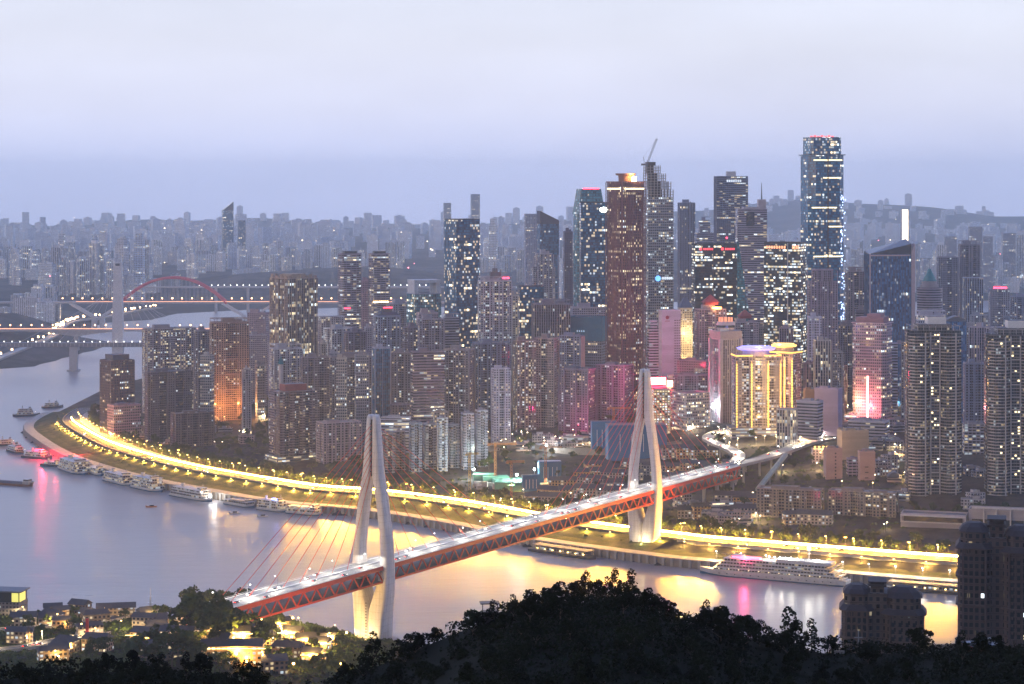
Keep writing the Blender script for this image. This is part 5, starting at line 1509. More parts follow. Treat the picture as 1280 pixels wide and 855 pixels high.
SL = ['flat roofed', 'blue roofed', 'tin roofed', 'stepped', 'white fronted', 'pink fronted', 'grey fronted', 'lit fronted', 'terraced', 'tiled']
n_ = 0
for (u0, u1, v0, v1, n, where) in ((1030, 1125, 520, 556, 16, 'on the slope below the pink floodlit hotel'), (1060, 1126, 556, 600, 12, 'among the salmon blocks'), (940, 1030, 520, 540, 8, 'at the foot of the gold lit towers'),
        (850, 940, 632, 662, 16, 'under the bridge deck by the riverside'), (170, 335, 520, 556, 14, 'between the orange floodlit tower and the riverside trees'), (1125, 1230, 560, 640, 8, 'between the balcony towers and the mall'), (610, 760, 548, 566, 14, 'along the street above the building site'), (480, 600, 500, 520, 6, 'behind the slim balcony row')):
    for i in range(n):
        u, v = rr.uniform(u0, u1), rr.uniform(v0, v1)
        x, y, z = hit(u, v, zpen, 1950, 3300)
        if seg_dist(np.array([[x, y]]), SH_C)[0] < 112: continue
        a, b, h = rr.uniform(14, 26), rr.uniform(10, 15), rr.uniform(6, 17)
        lab = f'{SL[n_ % 10]} {("two", "three", "four", "five")[n_ // 10 % 4]} storey block {where}'; n_ += 1
        o = thing('low_block', lab, 'building', (x, y, z - 3), rr.uniform(-.4, .4), 'low blocks ' + where)
        o['label'] = f'low {SL[n_ % 10]} block {where}'
        c = rr.choice(((.34, .30, .29), (.42, .32, .30), (.26, .26, .30), (.40, .38, .40)))
        mb = MB(); mb.prism(bays(a, b, 3, 1.0), 0, h, 0, 1); mb.build('wall', [STY[rr.choice(('resi', 'resi2', 'striph', 'gold'))](), M_ROOF], o, color=(*c, rr.choice((.06, .12, .3))))
        mb = MB(); mb.box(rr.uniform(-.2, .2) * a, 0, h, a * .3, b * .5, 2.8, 0, 0, 1); mb.box(a * .3, b * .2, h, 2, 2, 1.5); mb.build('roof_house', [M_TRIM, rr.choice((M_ROOF, M_TILE))], o, color=(*c, 1))
# floodlit building site
x, y, z = hit(640, 606, zpen, 2000, 2900)
M_NET = plain('green_net', (.10, .32, .22), .8, 0, .5, .1)
site = thing('building_site', 'floodlit building site with pale green sheeting and stacked concrete slabs', 'building site', (x, y, z))
mb = MB()
for i in range(10): mb.box(rr.uniform(-44, 40), rr.uniform(-40, 40), -2, rr.uniform(18, 34), rr.uniform(12, 20), rr.uniform(4.5, 9), rr.uniform(-.3, .3))
mb.build('sheeting', [M_NET], site)
mb = MB()
for i in range(16): mb.box(rr.uniform(-38, 38), rr.uniform(-28, 28), -2, rr.uniform(4, 12), rr.uniform(3, 7), rr.uniform(3, 6), rr.uniform(-.4, .4))
mb.build('slab_stack', [M_CONC], site)
for i, (u, v, col, en, lab) in enumerate(((592, 592, (.85, 1.0, .92), 90000, 'glaring white site floodlight beside the slim balcony towers'), (646, 598, (.8, 1.0, .85), 110000, 'floodlight mast in the middle of the green building site'), (668, 592, (.95, 1, .95), 50000, 'floodlight mast next to the small blue site shed'), (683, 561, (.95, 1, 1), 50000, 'white floodlight on the street behind the building site'), (893, 521, (.92, .96, 1.0), 22000, 'glaring white floodlight beside the pale stone office'))):
    x, y, z = hit(u, v + 8, zpen, 2000, 2900)
    fl = thing('flood_light', lab, 'floodlight', (x, y, z))
    hm = 10 if i != 4 else 18
    mb = MB(); mb.cyl(0, 0, -1, hm, .25, .18, 6); mb.build('mast', [M_STEEL], fl)
    rad = 1.1 if i != 4 else 3.4
    mb = MB(); mb.cyl(0, -.4, hm, hm + 2 * rad * .8, rad, rad * .9, 12); mb.build('lamp', [glow('flood_glow', (.92, 1, .97), 40)], fl)
    point(fl, (0, -1.5, hm + 5), col, en, 1.5)
for u, v, hgt, ln, lab in ((619, 556, 34, 24, 'orange tower crane beside the end of the slim balcony row'), (682, 560, 30, 18, 'red tower crane over the small blue site shed'), (639, 578, 22, 14, 'small red crane in the middle of the green site'), (587, 568, 24, 10, 'yellow crane with a folded jib by the glaring floodlight'), (767, 511, 24, 20, 'rusty crane with a level jib over the netted shed')):
    x, y, z = hit(u, v + 45, zpen, 2000, 2900)
    hgt = zv(v, y) - z
    c_ = thing('tower_crane', lab, 'crane', (x, y, z))
    mc = plain('crane_orange', (.45, .16, .04), .6) if 'yellow' not in lab else plain('crane_yellow', (.5, .32, .05), .6)
    mb = MB(); lattice(mb, (0, 0, -2), (0, 0, hgt), 2.0, 12, .34); mb.build('mast', [mc], c_)
    mb = MB(); lattice(mb, (-ln * .35, 0, hgt + 1), (ln, 0, hgt + 1), 1.6, 14, .28); mb.build('jib', [mc], c_)
    mb = MB(); mb.box(-ln * .3, 0, hgt - 1.2, 3, 1.8, 2.0); mb.box(0, 0, hgt - 1, 2, 2, 2.4); mb.build('cab', [mc], c_)
# lit street deck behind the site
for pts, half, lab in (([(600, 566), (650, 560), (700, 566), (740, 569), (800, 566), (850, 558)], 5, 'street embankment with bright shop fronts behind the building site'),):
    P = []
    for u, v in pts:
        x, y, z = hit(u, v, zpen, 2000, 2900); P.append((x, y, z + 5))
    via = thing('street_terrace', lab, 'street terrace')
    mb, L_, n_, zz = ribbon(P, half, 6, None, 'x'); mb.build('road_deck', [M_ASPH, M_STONE], via)
# escalator gallery climbing from the lower bank to the plaza
p0 = Vector(hit(947, 618, zpen, 2000, 2900)); p1 = Vector(at_z(982, 570, 63)); p0.z += 2
gal = thing('escalator_gallery', 'covered pale green escalator gallery climbing to the plaza beside the viaduct', 'covered walkway')
d_ = (p1 - p0); side = Vector((d_.y, -d_.x, 0)).normalized() * 2.6
mb = MB(); n = 14
for i in range(n):
    a, b = p0.lerp(p1, i / n), p0.lerp(p1, (i + .92) / n)
    mb.rings([[tuple(q - side), tuple(q + side), tuple(q + side + Vector((0, 0, 2.6))), tuple(q + Vector((0, 0, 4.2))), tuple(q - side + Vector((0, 0, 2.6)))] for q in (a, b)])
mb.build('roof', [plain('gallery_green', (.30, .36, .30), .4)], gal)
mb = MB()
for i in range(0, n, 3):
    q = p0.lerp(p1, i / n); g = zp(q.x, q.y); mb.box(q.x, q.y, g - 2, 1.6, 1.6, max(2.2, q.z - g + 2))
mb.build('pier', [M_CONC], gal)

# ------------------------------------------------------------------ bridges far up the tributary
M_FARB = plain('far_bridge_concrete', (.42, .40, .42), .8)
M_TOWERW = plain('far_pylon_white', (.62, .60, .62), .6)
def far_lamps(root, y, u0, u1, n, z, mat, r=1.2, name='deck_lamp'):
    mb = MB(); mb.cyl(0, 0, 0, 2 * r, r, r * .8, 6)
    o0 = None
    for i in range(n):
        x = xu(u0 + (u1 - u0) * (i + .5) / n, y)
        if o0 is None: o0 = mb.build(name, [mat], root, loc=(x, y, z))
        else:
            o = o0.copy(); COL.objects.link(o); o.parent = root; o.location = (x, y, z)
# single pylon bridge
Yb = 4060
bq = thing('single_pylon_bridge', 'white single pylon bridge with a lamp lined grey deck crossing the tributary', 'bridge')
zd = zv(428, Yb)
mb = MB(); mb.box(xu(90, Yb), Yb, zd - 8, xu(400, Yb) - xu(-220, Yb), 18, 8); mb.build('deck', [plain('deck_grey', (.20, .20, .22), .8)], bq)
mb = MB()
for i in range(len([1])): pass
for x in np.arange(xu(-200, Yb), xu(400, Yb), 8): mb.box(x, Yb - 9.6, zd - 7.2, 1, .8, 6.2)
mb.build('truss', [M_FARB], bq)
mb = MB()
for z0_, z1_, h0, h1 in ((-4, zd - 10, 10.5, 10.5), (zd - 10, zv(328, Yb), 10.5, 7.6)):
    a = [(-h0, -7), (h0, -7), (h0, 7), (-h0, 7)]; c = [(-h1, -5), (h1, -5), (h1, 5), (-h1, 5)]
    xo = xu(147.5, Yb)
    mb.prism([(x + xo, y + Yb) for x, y in a], z0_, z1_, 0, 0, True, False, [(x + xo, y + Yb) for x, y in c])
mb.build('pylon', [M_TOWERW], bq)
mb = MB(); mb.box(xu(147.5, Yb), Yb - 5.4, zv(332, Yb), 8, .8, 4); mb.build('pylon_window', [M_DARK], bq)
for k in range(7):
    for s in (-1, 1):
        mb = MB(); mb.tube((xu(147.5, Yb), Yb, zv(334 + k * 5, Yb)), (xu(147.5, Yb) + s * (40 + k * 24), Yb, zd), .25, 4); mb.build('stay_cable', [M_TOWERW], bq)
for u in (92, 238):
    mb = MB(); mb.box(xu(u, Yb), Yb, -6, 14, 12, zd - 2); mb.box(xu(u, Yb), Yb, -6, 22, 20, 9); mb.build('pier', [M_FARB], bq)
far_lamps(bq, Yb - 9, -40, 320, 36, zd + 1.5, glow('far_lamp_white', (1, .95, .85), 9), .7)
for u, v, Yl in ((141, 447, Yb - 12),): pass
# haunched girder bridge
Yb = 4520
bq = thing('girder_bridge', 'long concrete girder bridge with arched haunches and an orange lit roadway', 'bridge')
zd = zv(411, Yb)
mb = MB(); mb.box(xu(120, Yb), Yb, zd - 5, xu(560, Yb) - xu(-320, Yb), 20, 5); mb.build('deck', [M_FARB], bq)
mb = MB()
for u0, u1 in ((96, 232), (232, 368), (368, 480), (-40, 96)):
    n = 12
    P = [(xu(u0 + (u1 - u0) * i / n, Yb), zd - 5 - 11 * (abs(2 * i / n - 1) ** 2)) for i in range(n + 1)]
    for (x0, z0), (x1, z1) in zip(P[:-1], P[1:]):
        for y, fl in ((Yb - 8, 0), (Yb + 8, 1)):
            q = [(x0, y, z0), (x1, y, z1), (x1, y, zd - 5), (x0, y, zd - 5)]; mb.face(q if not fl else q[::-1])
        mb.face([(x0, Yb - 8, z0), (x0, Yb + 8, z0), (x1, Yb + 8, z1), (x1, Yb - 8, z1)])
mb.build('haunch', [M_FARB], bq)
for u in (96, 232, 368, 480):
    mb = MB(); mb.box(xu(u, Yb), Yb, -6, 9, 14, zd - 8); mb.build('pier', [M_FARB], bq)
far_lamps(bq, Yb - 8, -60, 470, 40, zd + 7, glow('far_lamp_orange', (1, .50, .22), 10), 1.3)
mb = MB(); mb.box(xu(160, Yb), Yb - 9.6, zd + .2, xu(470, Yb) - xu(-60, Yb), .5, 1.6); mb.build('parapet_light', [glow('parapet_orange', (1, .42, .22), 1.6)], bq)
# red arch bridge
Yb = 5250
bq = thing('arch_bridge', 'red tied arch bridge standing on pale V shaped legs far up the tributary', 'bridge')
zd = zv(377, Yb)
mb = MB(); mb.box(xu(300, Yb), Yb, zd - 4, xu(760, Yb) - xu(70, Yb), 22, 4); mb.build('deck', [M_FARB], bq)
M_ARCH = plain('arch_red', (.60, .07, .10), .6)
for y in (Yb - 9, Yb + 9):
    mb = MB(); n = 26
    P = [(xu(150 + 134 * i / n, Yb), zd - 4 + (zv(348, Yb) - zd + 6) * (1 - abs(2 * i / n - 1) ** 2.1)) for i in range(n + 1)]
    for (x0, z0), (x1, z1) in zip(P[:-1], P[1:]): mb.tube((x0, y, z0), (x1, y, z1), 3.6, 6)
    mb.build('arch_rib', [M_ARCH], bq)
    mb = MB()
    for i in range(3, n - 2): mb.tube((P[i][0], y, P[i][1]), (P[i][0], y, zd), .35, 4)
    mb.build('hanger', [M_FARB], bq)
for uc in (122, 312):
    for du in (-34, 32):
        mb = MB()
        for y in (Yb - 8, Yb + 8): mb.tube((xu(uc, Yb), y, zv(399, Yb)), (xu(uc + du, Yb), y, zd - 3), 4.2, 4)
        mb.build('v_leg', [M_TOWERW], bq)
    for du in (-4, 6):
        mb = MB(); mb.box(xu(uc + du, Yb), Yb, -6, 11, 16, zv(396, Yb) + 4); mb.build('pier', [M_TOWERW], bq)
far_lamps(bq, Yb - 10, 72, 520, 36, zd + 7, glow('far_lamp_orange', (1, .50, .22), 10), 1.5)
mb = MB(); mb.box(xu(300, Yb), Yb - 11.4, zd + .2, xu(480, Yb) - xu(72, Yb), .5, 1.2); mb.build('parapet_light', [glow('parapet_orange', (1, .42, .22), 1.6)], bq)
# a last, faint bridge
Yb = 5900
bq = thing('beam_bridge', 'faint pale beam bridge with twin lamp rows farthest up the tributary', 'bridge')
zd = zv(358, Yb)
mb = MB(); mb.box(xu(430, Yb), Yb, zd - 4, xu(760, Yb) - xu(240, Yb), 20, 4)
mb.build('deck', [M_FARB], bq)
for u in range(270, 640, 40):
    mb = MB(); mb.box(xu(u, Yb), Yb, -6, 6, 14, zd + 3); mb.build('pier', [M_FARB], bq)
far_lamps(bq, Yb - 9, 245, 560, 40, zd + 3, glow('far_lamp_white', (1, .95, .85), 9), .9)
# far bank shore road
P = []
for u, v in ((-20, 458), (30, 437), (60, 426), (72, 413), (90, 404), (130, 398), (165, 391), (200, 386)):
    x, y, z = hit(u, v, zfar, 3950, 8000, 15); P.append((x, y, z + 3))
sr = thing('shore_road', 'brightly lit shore road climbing the far bank beneath the arch bridge', 'road')
mb, L_, n_, zz = ribbon(P, 9, 3, None, 'x', 25); mb.build('road_deck', [M_DECK, M_CONC], sr)
mb = MB(); mb.cyl(0, 0, 0, 4, 2.0, 1.6, 6); o0 = None
rr = random.Random(3)
for i in range(70):
    t_ = rr.random() ** .8; j = int(t_ * (len(L_) - 1))
    loc = (L_[j][0] + rr.uniform(-9, 9), L_[j][1] + rr.uniform(-10, 10), zz[j] + 6)
    if o0 is None: o0 = mb.build('road_lamp', [glow('far_lamp_gold', (1, .68, .35), 9)], sr, loc=loc)
    else:
        o = o0.copy(); COL.objects.link(o); o.parent = sr; o.location = loc

# ------------------------------------------------------------------ the far city
rr = random.Random(77)
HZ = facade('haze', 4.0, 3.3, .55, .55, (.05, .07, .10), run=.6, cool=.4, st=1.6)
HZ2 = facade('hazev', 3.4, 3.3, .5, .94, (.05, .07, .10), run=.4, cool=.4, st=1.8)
protos = []
def far_proto(kind):
    mb = MB()
    if kind == 0: mb.prism(bays(24, 18, 3, 2.5), -20, 100, 0, 1); mb.box(0, 0, 100, 9, 8, 5, 0, 2, 1)
    if kind == 1: mb.prism(bays(34, 16, 5, 2.2), -20, 90, 0, 1); mb.box(-8, 0, 90, 6, 8, 4, 0, 2, 1); mb.box(8, 0, 90, 6, 8, 4, 0, 2, 1)
    if kind == 2: mb.prism(rect(22, 22), -20, 110, 0, 1); mb.prism(rect(16, 16), 110, 122, 0, 1); mb.tube((0, 0, 122), (0, 0, 136), .5, 5, 2)
    if kind == 3: mb.prism(bays(26, 20, 5, 2.0), -20, 104, 0, 1); mb.prism(rect(14, 12), 104, 110, 2, 1)
    if kind == 4: mb.prism(rect(46, 18), -20, 60, 0, 1); mb.box(10, 0, 60, 14, 9, 4, 0, 2, 1)
    o = mb.build('far_tower_body', [HZ if kind % 2 == 0 else HZ2, M_ROOF, M_TRIM])
    me = o.data; bpy.data.objects.remove(o)
    return me
FP = [far_proto(k) for k in range(5)]
HAZED_COL = [(.58, .63, .74), (.70, .72, .80), (.48, .54, .68), (.74, .74, .80), (.56, .56, .64), (.44, .52, .70)]  # distance haze put into the colours: paler and bluer towers
cand = []
def shore_back(x): return float(np.interp(x, [-977, -919, -751, -450, 0, 600, 1400], [5424, 5684, 6008, 6124, 6250, 6400, 6500]))
def try_add(u, Y, hh, kind, sx=1.0):
    x = xu(u, Y)
    z = zf(x, Y)
    if z < 2: return
    cand.append((u, Y, x, z, hh, kind, sx))
# clusters the photograph shows on the far bank
for (u0, u1, Y0_, Y1_, n, h0, h1) in ((-10, 68, 5000, 5700, 16, 30, 75), (56, 180, 6080, 6600, 34, 85, 150), (-10, 190, 6500, 7400, 60, 80, 145), (160, 345, 6700, 7600, 40, 90, 165), (190, 300, 7500, 8200, 40, 110, 190), (330, 440, 7000, 8200, 30, 95, 150),
        (180, 420, 8000, 9600, 70, 120, 215), (-10, 200, 7400, 9600, 80, 100, 175), (420, 700, 6500, 7400, 36, 70, 140), (420, 720, 7400, 9500, 80, 100, 190), (700, 1060, 5600, 7400, 40, 70, 150), (700, 1290, 7400, 9800, 100, 90, 160),
        (1060, 1290, 4400, 5400, 26, 60, 115), (1060, 1290, 5400, 7400, 60, 70, 140), (580, 700, 4700, 5800, 18, 60, 110), (180, 300, 6250, 6500, 6, 40, 60)):
    for i in range(n):
        u = rr.uniform(u0, u1); Y = rr.uniform(Y0_, Y1_)
        x = xu(u, Y)
        if x > -700 and Y < shore_back(x) + 40 and u < 560: continue
        if 500 < u < 565 and Y < 7600: continue
        if 190 < u < 330 and Y < 6900 and rr.random() < .8: continue
        wide = 1.0
        if Y > 6450 and Y1_ > 6700:
            Y = 6450 + (Y - 6450) * 1.55 + 250; wide = Y / 7000
        hh = rr.uniform(h0, h1) * (.60 if wide > 1.0 else 1) * (1.25 if rr.random() < .08 else 1)
        if u > 1060 and Y < 5600: hh *= .8
        try_add(u, Y, hh, rr.choice((0, 0, 1, 2, 3, 3, 4)), rr.uniform(.8, 1.35) * max(1, wide))
# between the peninsula's own ground and the far shore on the east nothing floats: keep those on dry ground only
cand.sort(key=lambda c: c[1])
near, rest = cand[:285], cand[285:]
FG = 'hazy tower blocks of the far city'
for (u, Y, x, z, hh, kind, sx) in near:
    o = obj_of('far_tower', FP[kind], None, (x, Y, z), (*rr.choice(HAZED_COL), rr.uniform(.05, .2)))
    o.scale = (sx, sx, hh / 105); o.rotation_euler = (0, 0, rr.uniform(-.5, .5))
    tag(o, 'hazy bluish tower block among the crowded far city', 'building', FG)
print('far towers', len(near), len(rest))
mb = MB()
extra = rest[:]
for i in range(900):
    Y = rr.uniform(10500, 16500); u = rr.uniform(-10, 1290)
    if math.sin(u * .021 + Y * .0011) + math.sin(u * .057 - Y * .0023) < rr.uniform(-1.2, .9): continue
    x = xu(u, Y); extra.append((u, Y, x, zf(x, Y), rr.choice((rr.uniform(20, 60), rr.uniform(20, 60), rr.uniform(40, 120))) * (1.0 - .25 * (u > 800)), 0, rr.uniform(1.2, 2.0)))
for (u, Y, x, z, hh, kind, sx) in extra:
    w, d = rr.uniform(18, 36) * sx, rr.uniform(14, 22) * sx
    rz = rr.uniform(-.5, .5)
    mb.prism([(x + p[0], Y + p[1]) for p in rot_pts(rect(w, d), rz)], z - 20, z + hh, 0, 1)
    if rr.random() < .5: mb.prism([(x + p[0], Y + p[1]) for p in rot_pts(rect(w * .4, d * .5), rz)], z + hh, z + hh + 6, 0, 1)
o = mb.build('far_city', [HZ, M_ROOF], color=(.68, .74, .88, .06))  # pale blue of the haze is part of this colour
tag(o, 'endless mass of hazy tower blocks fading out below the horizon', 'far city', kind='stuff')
# a few landmarks that stand out of the haze
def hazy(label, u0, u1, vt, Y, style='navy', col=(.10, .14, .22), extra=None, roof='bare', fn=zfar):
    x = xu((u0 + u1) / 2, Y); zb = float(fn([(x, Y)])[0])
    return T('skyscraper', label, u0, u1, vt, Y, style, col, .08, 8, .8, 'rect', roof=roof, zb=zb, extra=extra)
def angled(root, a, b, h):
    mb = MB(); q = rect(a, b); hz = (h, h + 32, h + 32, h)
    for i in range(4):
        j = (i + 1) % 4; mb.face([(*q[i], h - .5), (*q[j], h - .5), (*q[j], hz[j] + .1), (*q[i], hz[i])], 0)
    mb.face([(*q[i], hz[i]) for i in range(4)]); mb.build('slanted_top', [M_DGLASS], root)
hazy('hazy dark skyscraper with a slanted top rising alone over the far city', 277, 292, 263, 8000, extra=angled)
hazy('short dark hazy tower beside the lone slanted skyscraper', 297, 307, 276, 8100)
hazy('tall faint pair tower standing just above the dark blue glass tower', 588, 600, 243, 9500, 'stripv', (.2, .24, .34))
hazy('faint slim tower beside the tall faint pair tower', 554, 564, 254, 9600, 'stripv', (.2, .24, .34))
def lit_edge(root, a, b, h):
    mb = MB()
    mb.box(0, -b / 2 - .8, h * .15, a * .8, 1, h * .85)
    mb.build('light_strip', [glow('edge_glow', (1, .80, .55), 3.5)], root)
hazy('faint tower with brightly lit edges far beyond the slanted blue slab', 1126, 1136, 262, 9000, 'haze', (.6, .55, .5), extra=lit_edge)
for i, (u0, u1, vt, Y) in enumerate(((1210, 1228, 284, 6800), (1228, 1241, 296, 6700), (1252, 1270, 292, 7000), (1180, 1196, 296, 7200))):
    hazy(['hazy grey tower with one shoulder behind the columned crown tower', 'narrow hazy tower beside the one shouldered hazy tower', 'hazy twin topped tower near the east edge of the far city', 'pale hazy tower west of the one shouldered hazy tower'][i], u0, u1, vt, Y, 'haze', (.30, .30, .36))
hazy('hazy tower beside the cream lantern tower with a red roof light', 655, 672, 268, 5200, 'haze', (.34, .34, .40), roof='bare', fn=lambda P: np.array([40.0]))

# scattered lights far off, too many and too small to tell apart
rr = random.Random(91)
for nm, col, st, n_, lab in (('far_lights', (1, .80, .52), 7, 240, 'sprinkle of warm white lights through the hazy far city'), ('far_pink_lights', (1, .22, .30), 9, 40, 'scatter of pink and red lights through the hazy far city')):
    mb = MB()
    for i in range(n_):
        Y = rr.uniform(5200, 11500); u = rr.uniform(0, 1280); x = xu(u, Y); z = zf(x, Y)
        if z < 2: continue
        r_ = rr.uniform(.5, 1.6) * Y / 6000; hz_ = rr.choice((6, 10, rr.uniform(20, 130)))
        mb.cyl(x, Y - 20, z + hz_, z + hz_ + 1.6 * r_, r_, r_ * .8, 5)
    tag(mb.build(nm, [glow('glow_' + nm, col, st)]), lab, 'city lights', kind='stuff')
# ------------------------------------------------------------------ trees
def leaf_mat(name, a, b):
    t = NT(name)
    oi = t.n.new('ShaderNodeObjectInfo')
    n = t.noise(.9, 3)
    m = t.math('MULTIPLY_ADD', oi.outputs['Random'], .5, t.math('MULTIPLY', n, .6))
    t.base(t.ramp(m, [(.25, a), (.85, b)])); t.rough(.8); t.spec(.05)
    return t.mat
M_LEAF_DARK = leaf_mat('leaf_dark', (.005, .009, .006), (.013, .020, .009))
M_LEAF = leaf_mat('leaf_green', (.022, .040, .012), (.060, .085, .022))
def crown_mesh(name, seed, rx, rz, n, leaf, mat, lobes=7, holes=.25):
    rr = np.random.RandomState(seed)
    L = []
    for k in range(lobes):
        a = 2 * PI * k / lobes + rr.uniform(-.4, .4); d = rr.uniform(.35, .80)
        L.append((rx * d * math.cos(a), rx * d * math.sin(a), rz * rr.uniform(.15, 1.1), rr.uniform(.24, .46)))
    L.append((0, 0, rz * 1.15, .45)); L.append((rx * .1, 0, rz * .6, .6))
    V, Fc = [], []
    for i in range(n):
        lx, ly, lz, lr = L[rr.randint(len(L))]
        d = rr.normal(size=3); d /= np.linalg.norm(d)
        if d[2] < -.3 and rr.rand() < .6: d[2] *= -1
        rad = rr.uniform(.55, 1.05) ** .5
        c = np.array([lx + d[0] * rx * lr * rad, ly + d[1] * rx * lr * rad, lz + d[2] * rz * lr * .9 * rad])
        s = leaf * rr.uniform(.6, 1.5)
        t1 = np.cross(d, [0, 0, 1.0]) + rr.normal(size=3) * .5; t1 /= np.linalg.norm(t1)
        t2 = np.cross(t1, d) + rr.normal(size=3) * .45; t2 /= np.linalg.norm(t2)
        b = len(V)
        V += [tuple(c - t1 * s), tuple(c + t2 * s * .7 - t1 * s * .1), tuple(c + t1 * s), tuple(c - t2 * s * .8)]
        Fc.append((b, b + 1, b + 2, b + 3))
    me = bpy.data.meshes.new(name); me.from_pydata(V, [], Fc); me.materials.append(mat); me.update()
    return me
def trunk_mesh(name, seed, h, r):
    rr = random.Random(seed); mb = MB()
    p = (0, 0, -1.5); q = (rr.uniform(-.2, .2), rr.uniform(-.2, .2), h)
    mb.tube(p, q, r, 7, 0, r * .55)
    for k in range(5):
        a = 2 * PI * k / 5 + rr.uniform(-.5, .5); z = h * rr.uniform(.6, .95)
        mb.tube((q[0] * z / h, q[1] * z / h, z), (math.cos(a) * h * .55, math.sin(a) * h * .55, z + h * rr.uniform(.4, .7)), r * .5, 5, 0, r * .18)
    o = mb.build(name, [M_TRUNK]); me = o.data; bpy.data.objects.remove(o); return me
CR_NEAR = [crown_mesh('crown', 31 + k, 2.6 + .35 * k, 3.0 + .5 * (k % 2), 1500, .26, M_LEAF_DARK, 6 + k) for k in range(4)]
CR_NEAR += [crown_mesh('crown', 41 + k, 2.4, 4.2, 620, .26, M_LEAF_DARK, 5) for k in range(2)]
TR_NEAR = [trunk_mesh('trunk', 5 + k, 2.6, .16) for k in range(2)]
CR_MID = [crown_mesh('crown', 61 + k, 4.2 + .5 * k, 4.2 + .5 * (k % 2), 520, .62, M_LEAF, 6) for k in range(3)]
TR_MID = [trunk_mesh('trunk', 15 + k, 3.6, .25) for k in range(2)]
def tree(x, y, z, sc, rr, kind, label, group, name=None, lift=0.0):
    name = name or ('hill_tree' if kind == 'near' else 'avenue_tree' if 'avenue' in label or 'bank' in label else 'garden_tree')
    cr, tr = (CR_NEAR, TR_NEAR) if kind == 'near' else (CR_MID, TR_MID)
    o = thing(name, label, 'tree', (x, y, z), rr.uniform(0, 6.28), group)
    s = sc * rr.uniform(.85, 1.15); o.scale = (s * rr.uniform(.9, 1.15), s * rr.uniform(.9, 1.15), s)
    hgt = 2.3 if kind == 'near' else 3.0
    obj_of('crown', cr[rr.randint(0, len(cr) - 1)], o, (0, 0, hgt + lift))
    obj_of('trunk', tr[rr.randint(0, len(tr) - 1)], o)
    return o
rr = random.Random(9)
# the wooded hill in front: crest first, then the slope towards the camera
def sil(u): return float(np.interp(u, HILL_U, HILL_V))
u = -30
while u < 1310:
    Y = rr.uniform(525, 565) * HS; x = xu(u, Y); z = zn(x, Y)
    big = 1.0
    if not (1120 < u < 1290 and rr.random() < .45):
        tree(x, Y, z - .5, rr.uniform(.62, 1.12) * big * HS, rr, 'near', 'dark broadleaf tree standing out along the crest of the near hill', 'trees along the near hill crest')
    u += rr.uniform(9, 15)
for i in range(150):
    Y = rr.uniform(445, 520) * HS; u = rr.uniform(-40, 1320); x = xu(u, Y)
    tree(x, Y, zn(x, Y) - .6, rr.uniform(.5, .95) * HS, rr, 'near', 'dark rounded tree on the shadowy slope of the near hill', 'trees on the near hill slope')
# tall silhouettes on the crest
for u, v, lab in ((902, 752, 'lone dark tree with a round open crown against the water beside the crest wood'), (930, 757, 'dark bushy tree against the water next to the round crowned lone tree'), (986, 762, 'small flat topped tree alone on the descending crest near the domed towers')):
    Y = 545 * HS; x = xu(u, Y); z = zn(x, Y)
    tree(x, Y, z - .5, (zv(v, Y) - z) / 7.0, rr, 'near', lab, None)
# understorey covering the hill
def scatter_mass(name, n, fn, s0, s1, mat, label, cat='undergrowth', seed=1, per=22):
    rr = np.random.RandomState(seed); V, Fc = [], []
    while len(Fc) < n:
        p = fn(rr)
        if p is None: continue
        cx, cy_, cz, R_ = p
        for k in range(per):
            d = rr.normal(size=3); d /= np.linalg.norm(d); d[2] = abs(d[2])
            c = np.array([cx, cy_, cz]) + d * np.array([R_, R_, R_ * .8]) * rr.uniform(.7, 1.05)
            s = rr.uniform(s0, s1)
            t1 = np.cross(d, [0.1, 0, 1.0]) + rr.normal(size=3) * .4; t1 /= np.linalg.norm(t1)
            t2 = np.cross(t1, d) + rr.normal(size=3) * .4; t2 /= np.linalg.norm(t2)
            b = len(V); V += [tuple(c - t1 * s), tuple(c + t2 * s * .8), tuple(c + t1 * s), tuple(c - t2 * s * .8)]; Fc.append((b, b + 1, b + 2, b + 3))
    me = bpy.data.meshes.new(name); me.from_pydata(V, [], Fc); me.materials.append(mat); me.update()
    o = bpy.data.objects.new(name, me); COL.objects.link(o)
    return tag(o, label, cat, kind='stuff')
def hill_pt(r):
    Y = r.uniform(390, 590) * HS; u = r.uniform(-80, 1360); x = xu(u, Y)
    return (x, Y, zn(x, Y) - .3, r.uniform(.6, 1.5))
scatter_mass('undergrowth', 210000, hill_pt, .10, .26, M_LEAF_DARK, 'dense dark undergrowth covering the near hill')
def valley_pt(r):
    Y = r.uniform(300, 1400); x = r.uniform(-300, 330)
    return (x, Y, zn(x, Y), r.uniform(2, 5))
scatter_mass('woodland', 40000, valley_pt, .8, 1.6, M_LEAF_DARK, 'dark woodland filling the valley behind the near hill', 'woodland', 2)
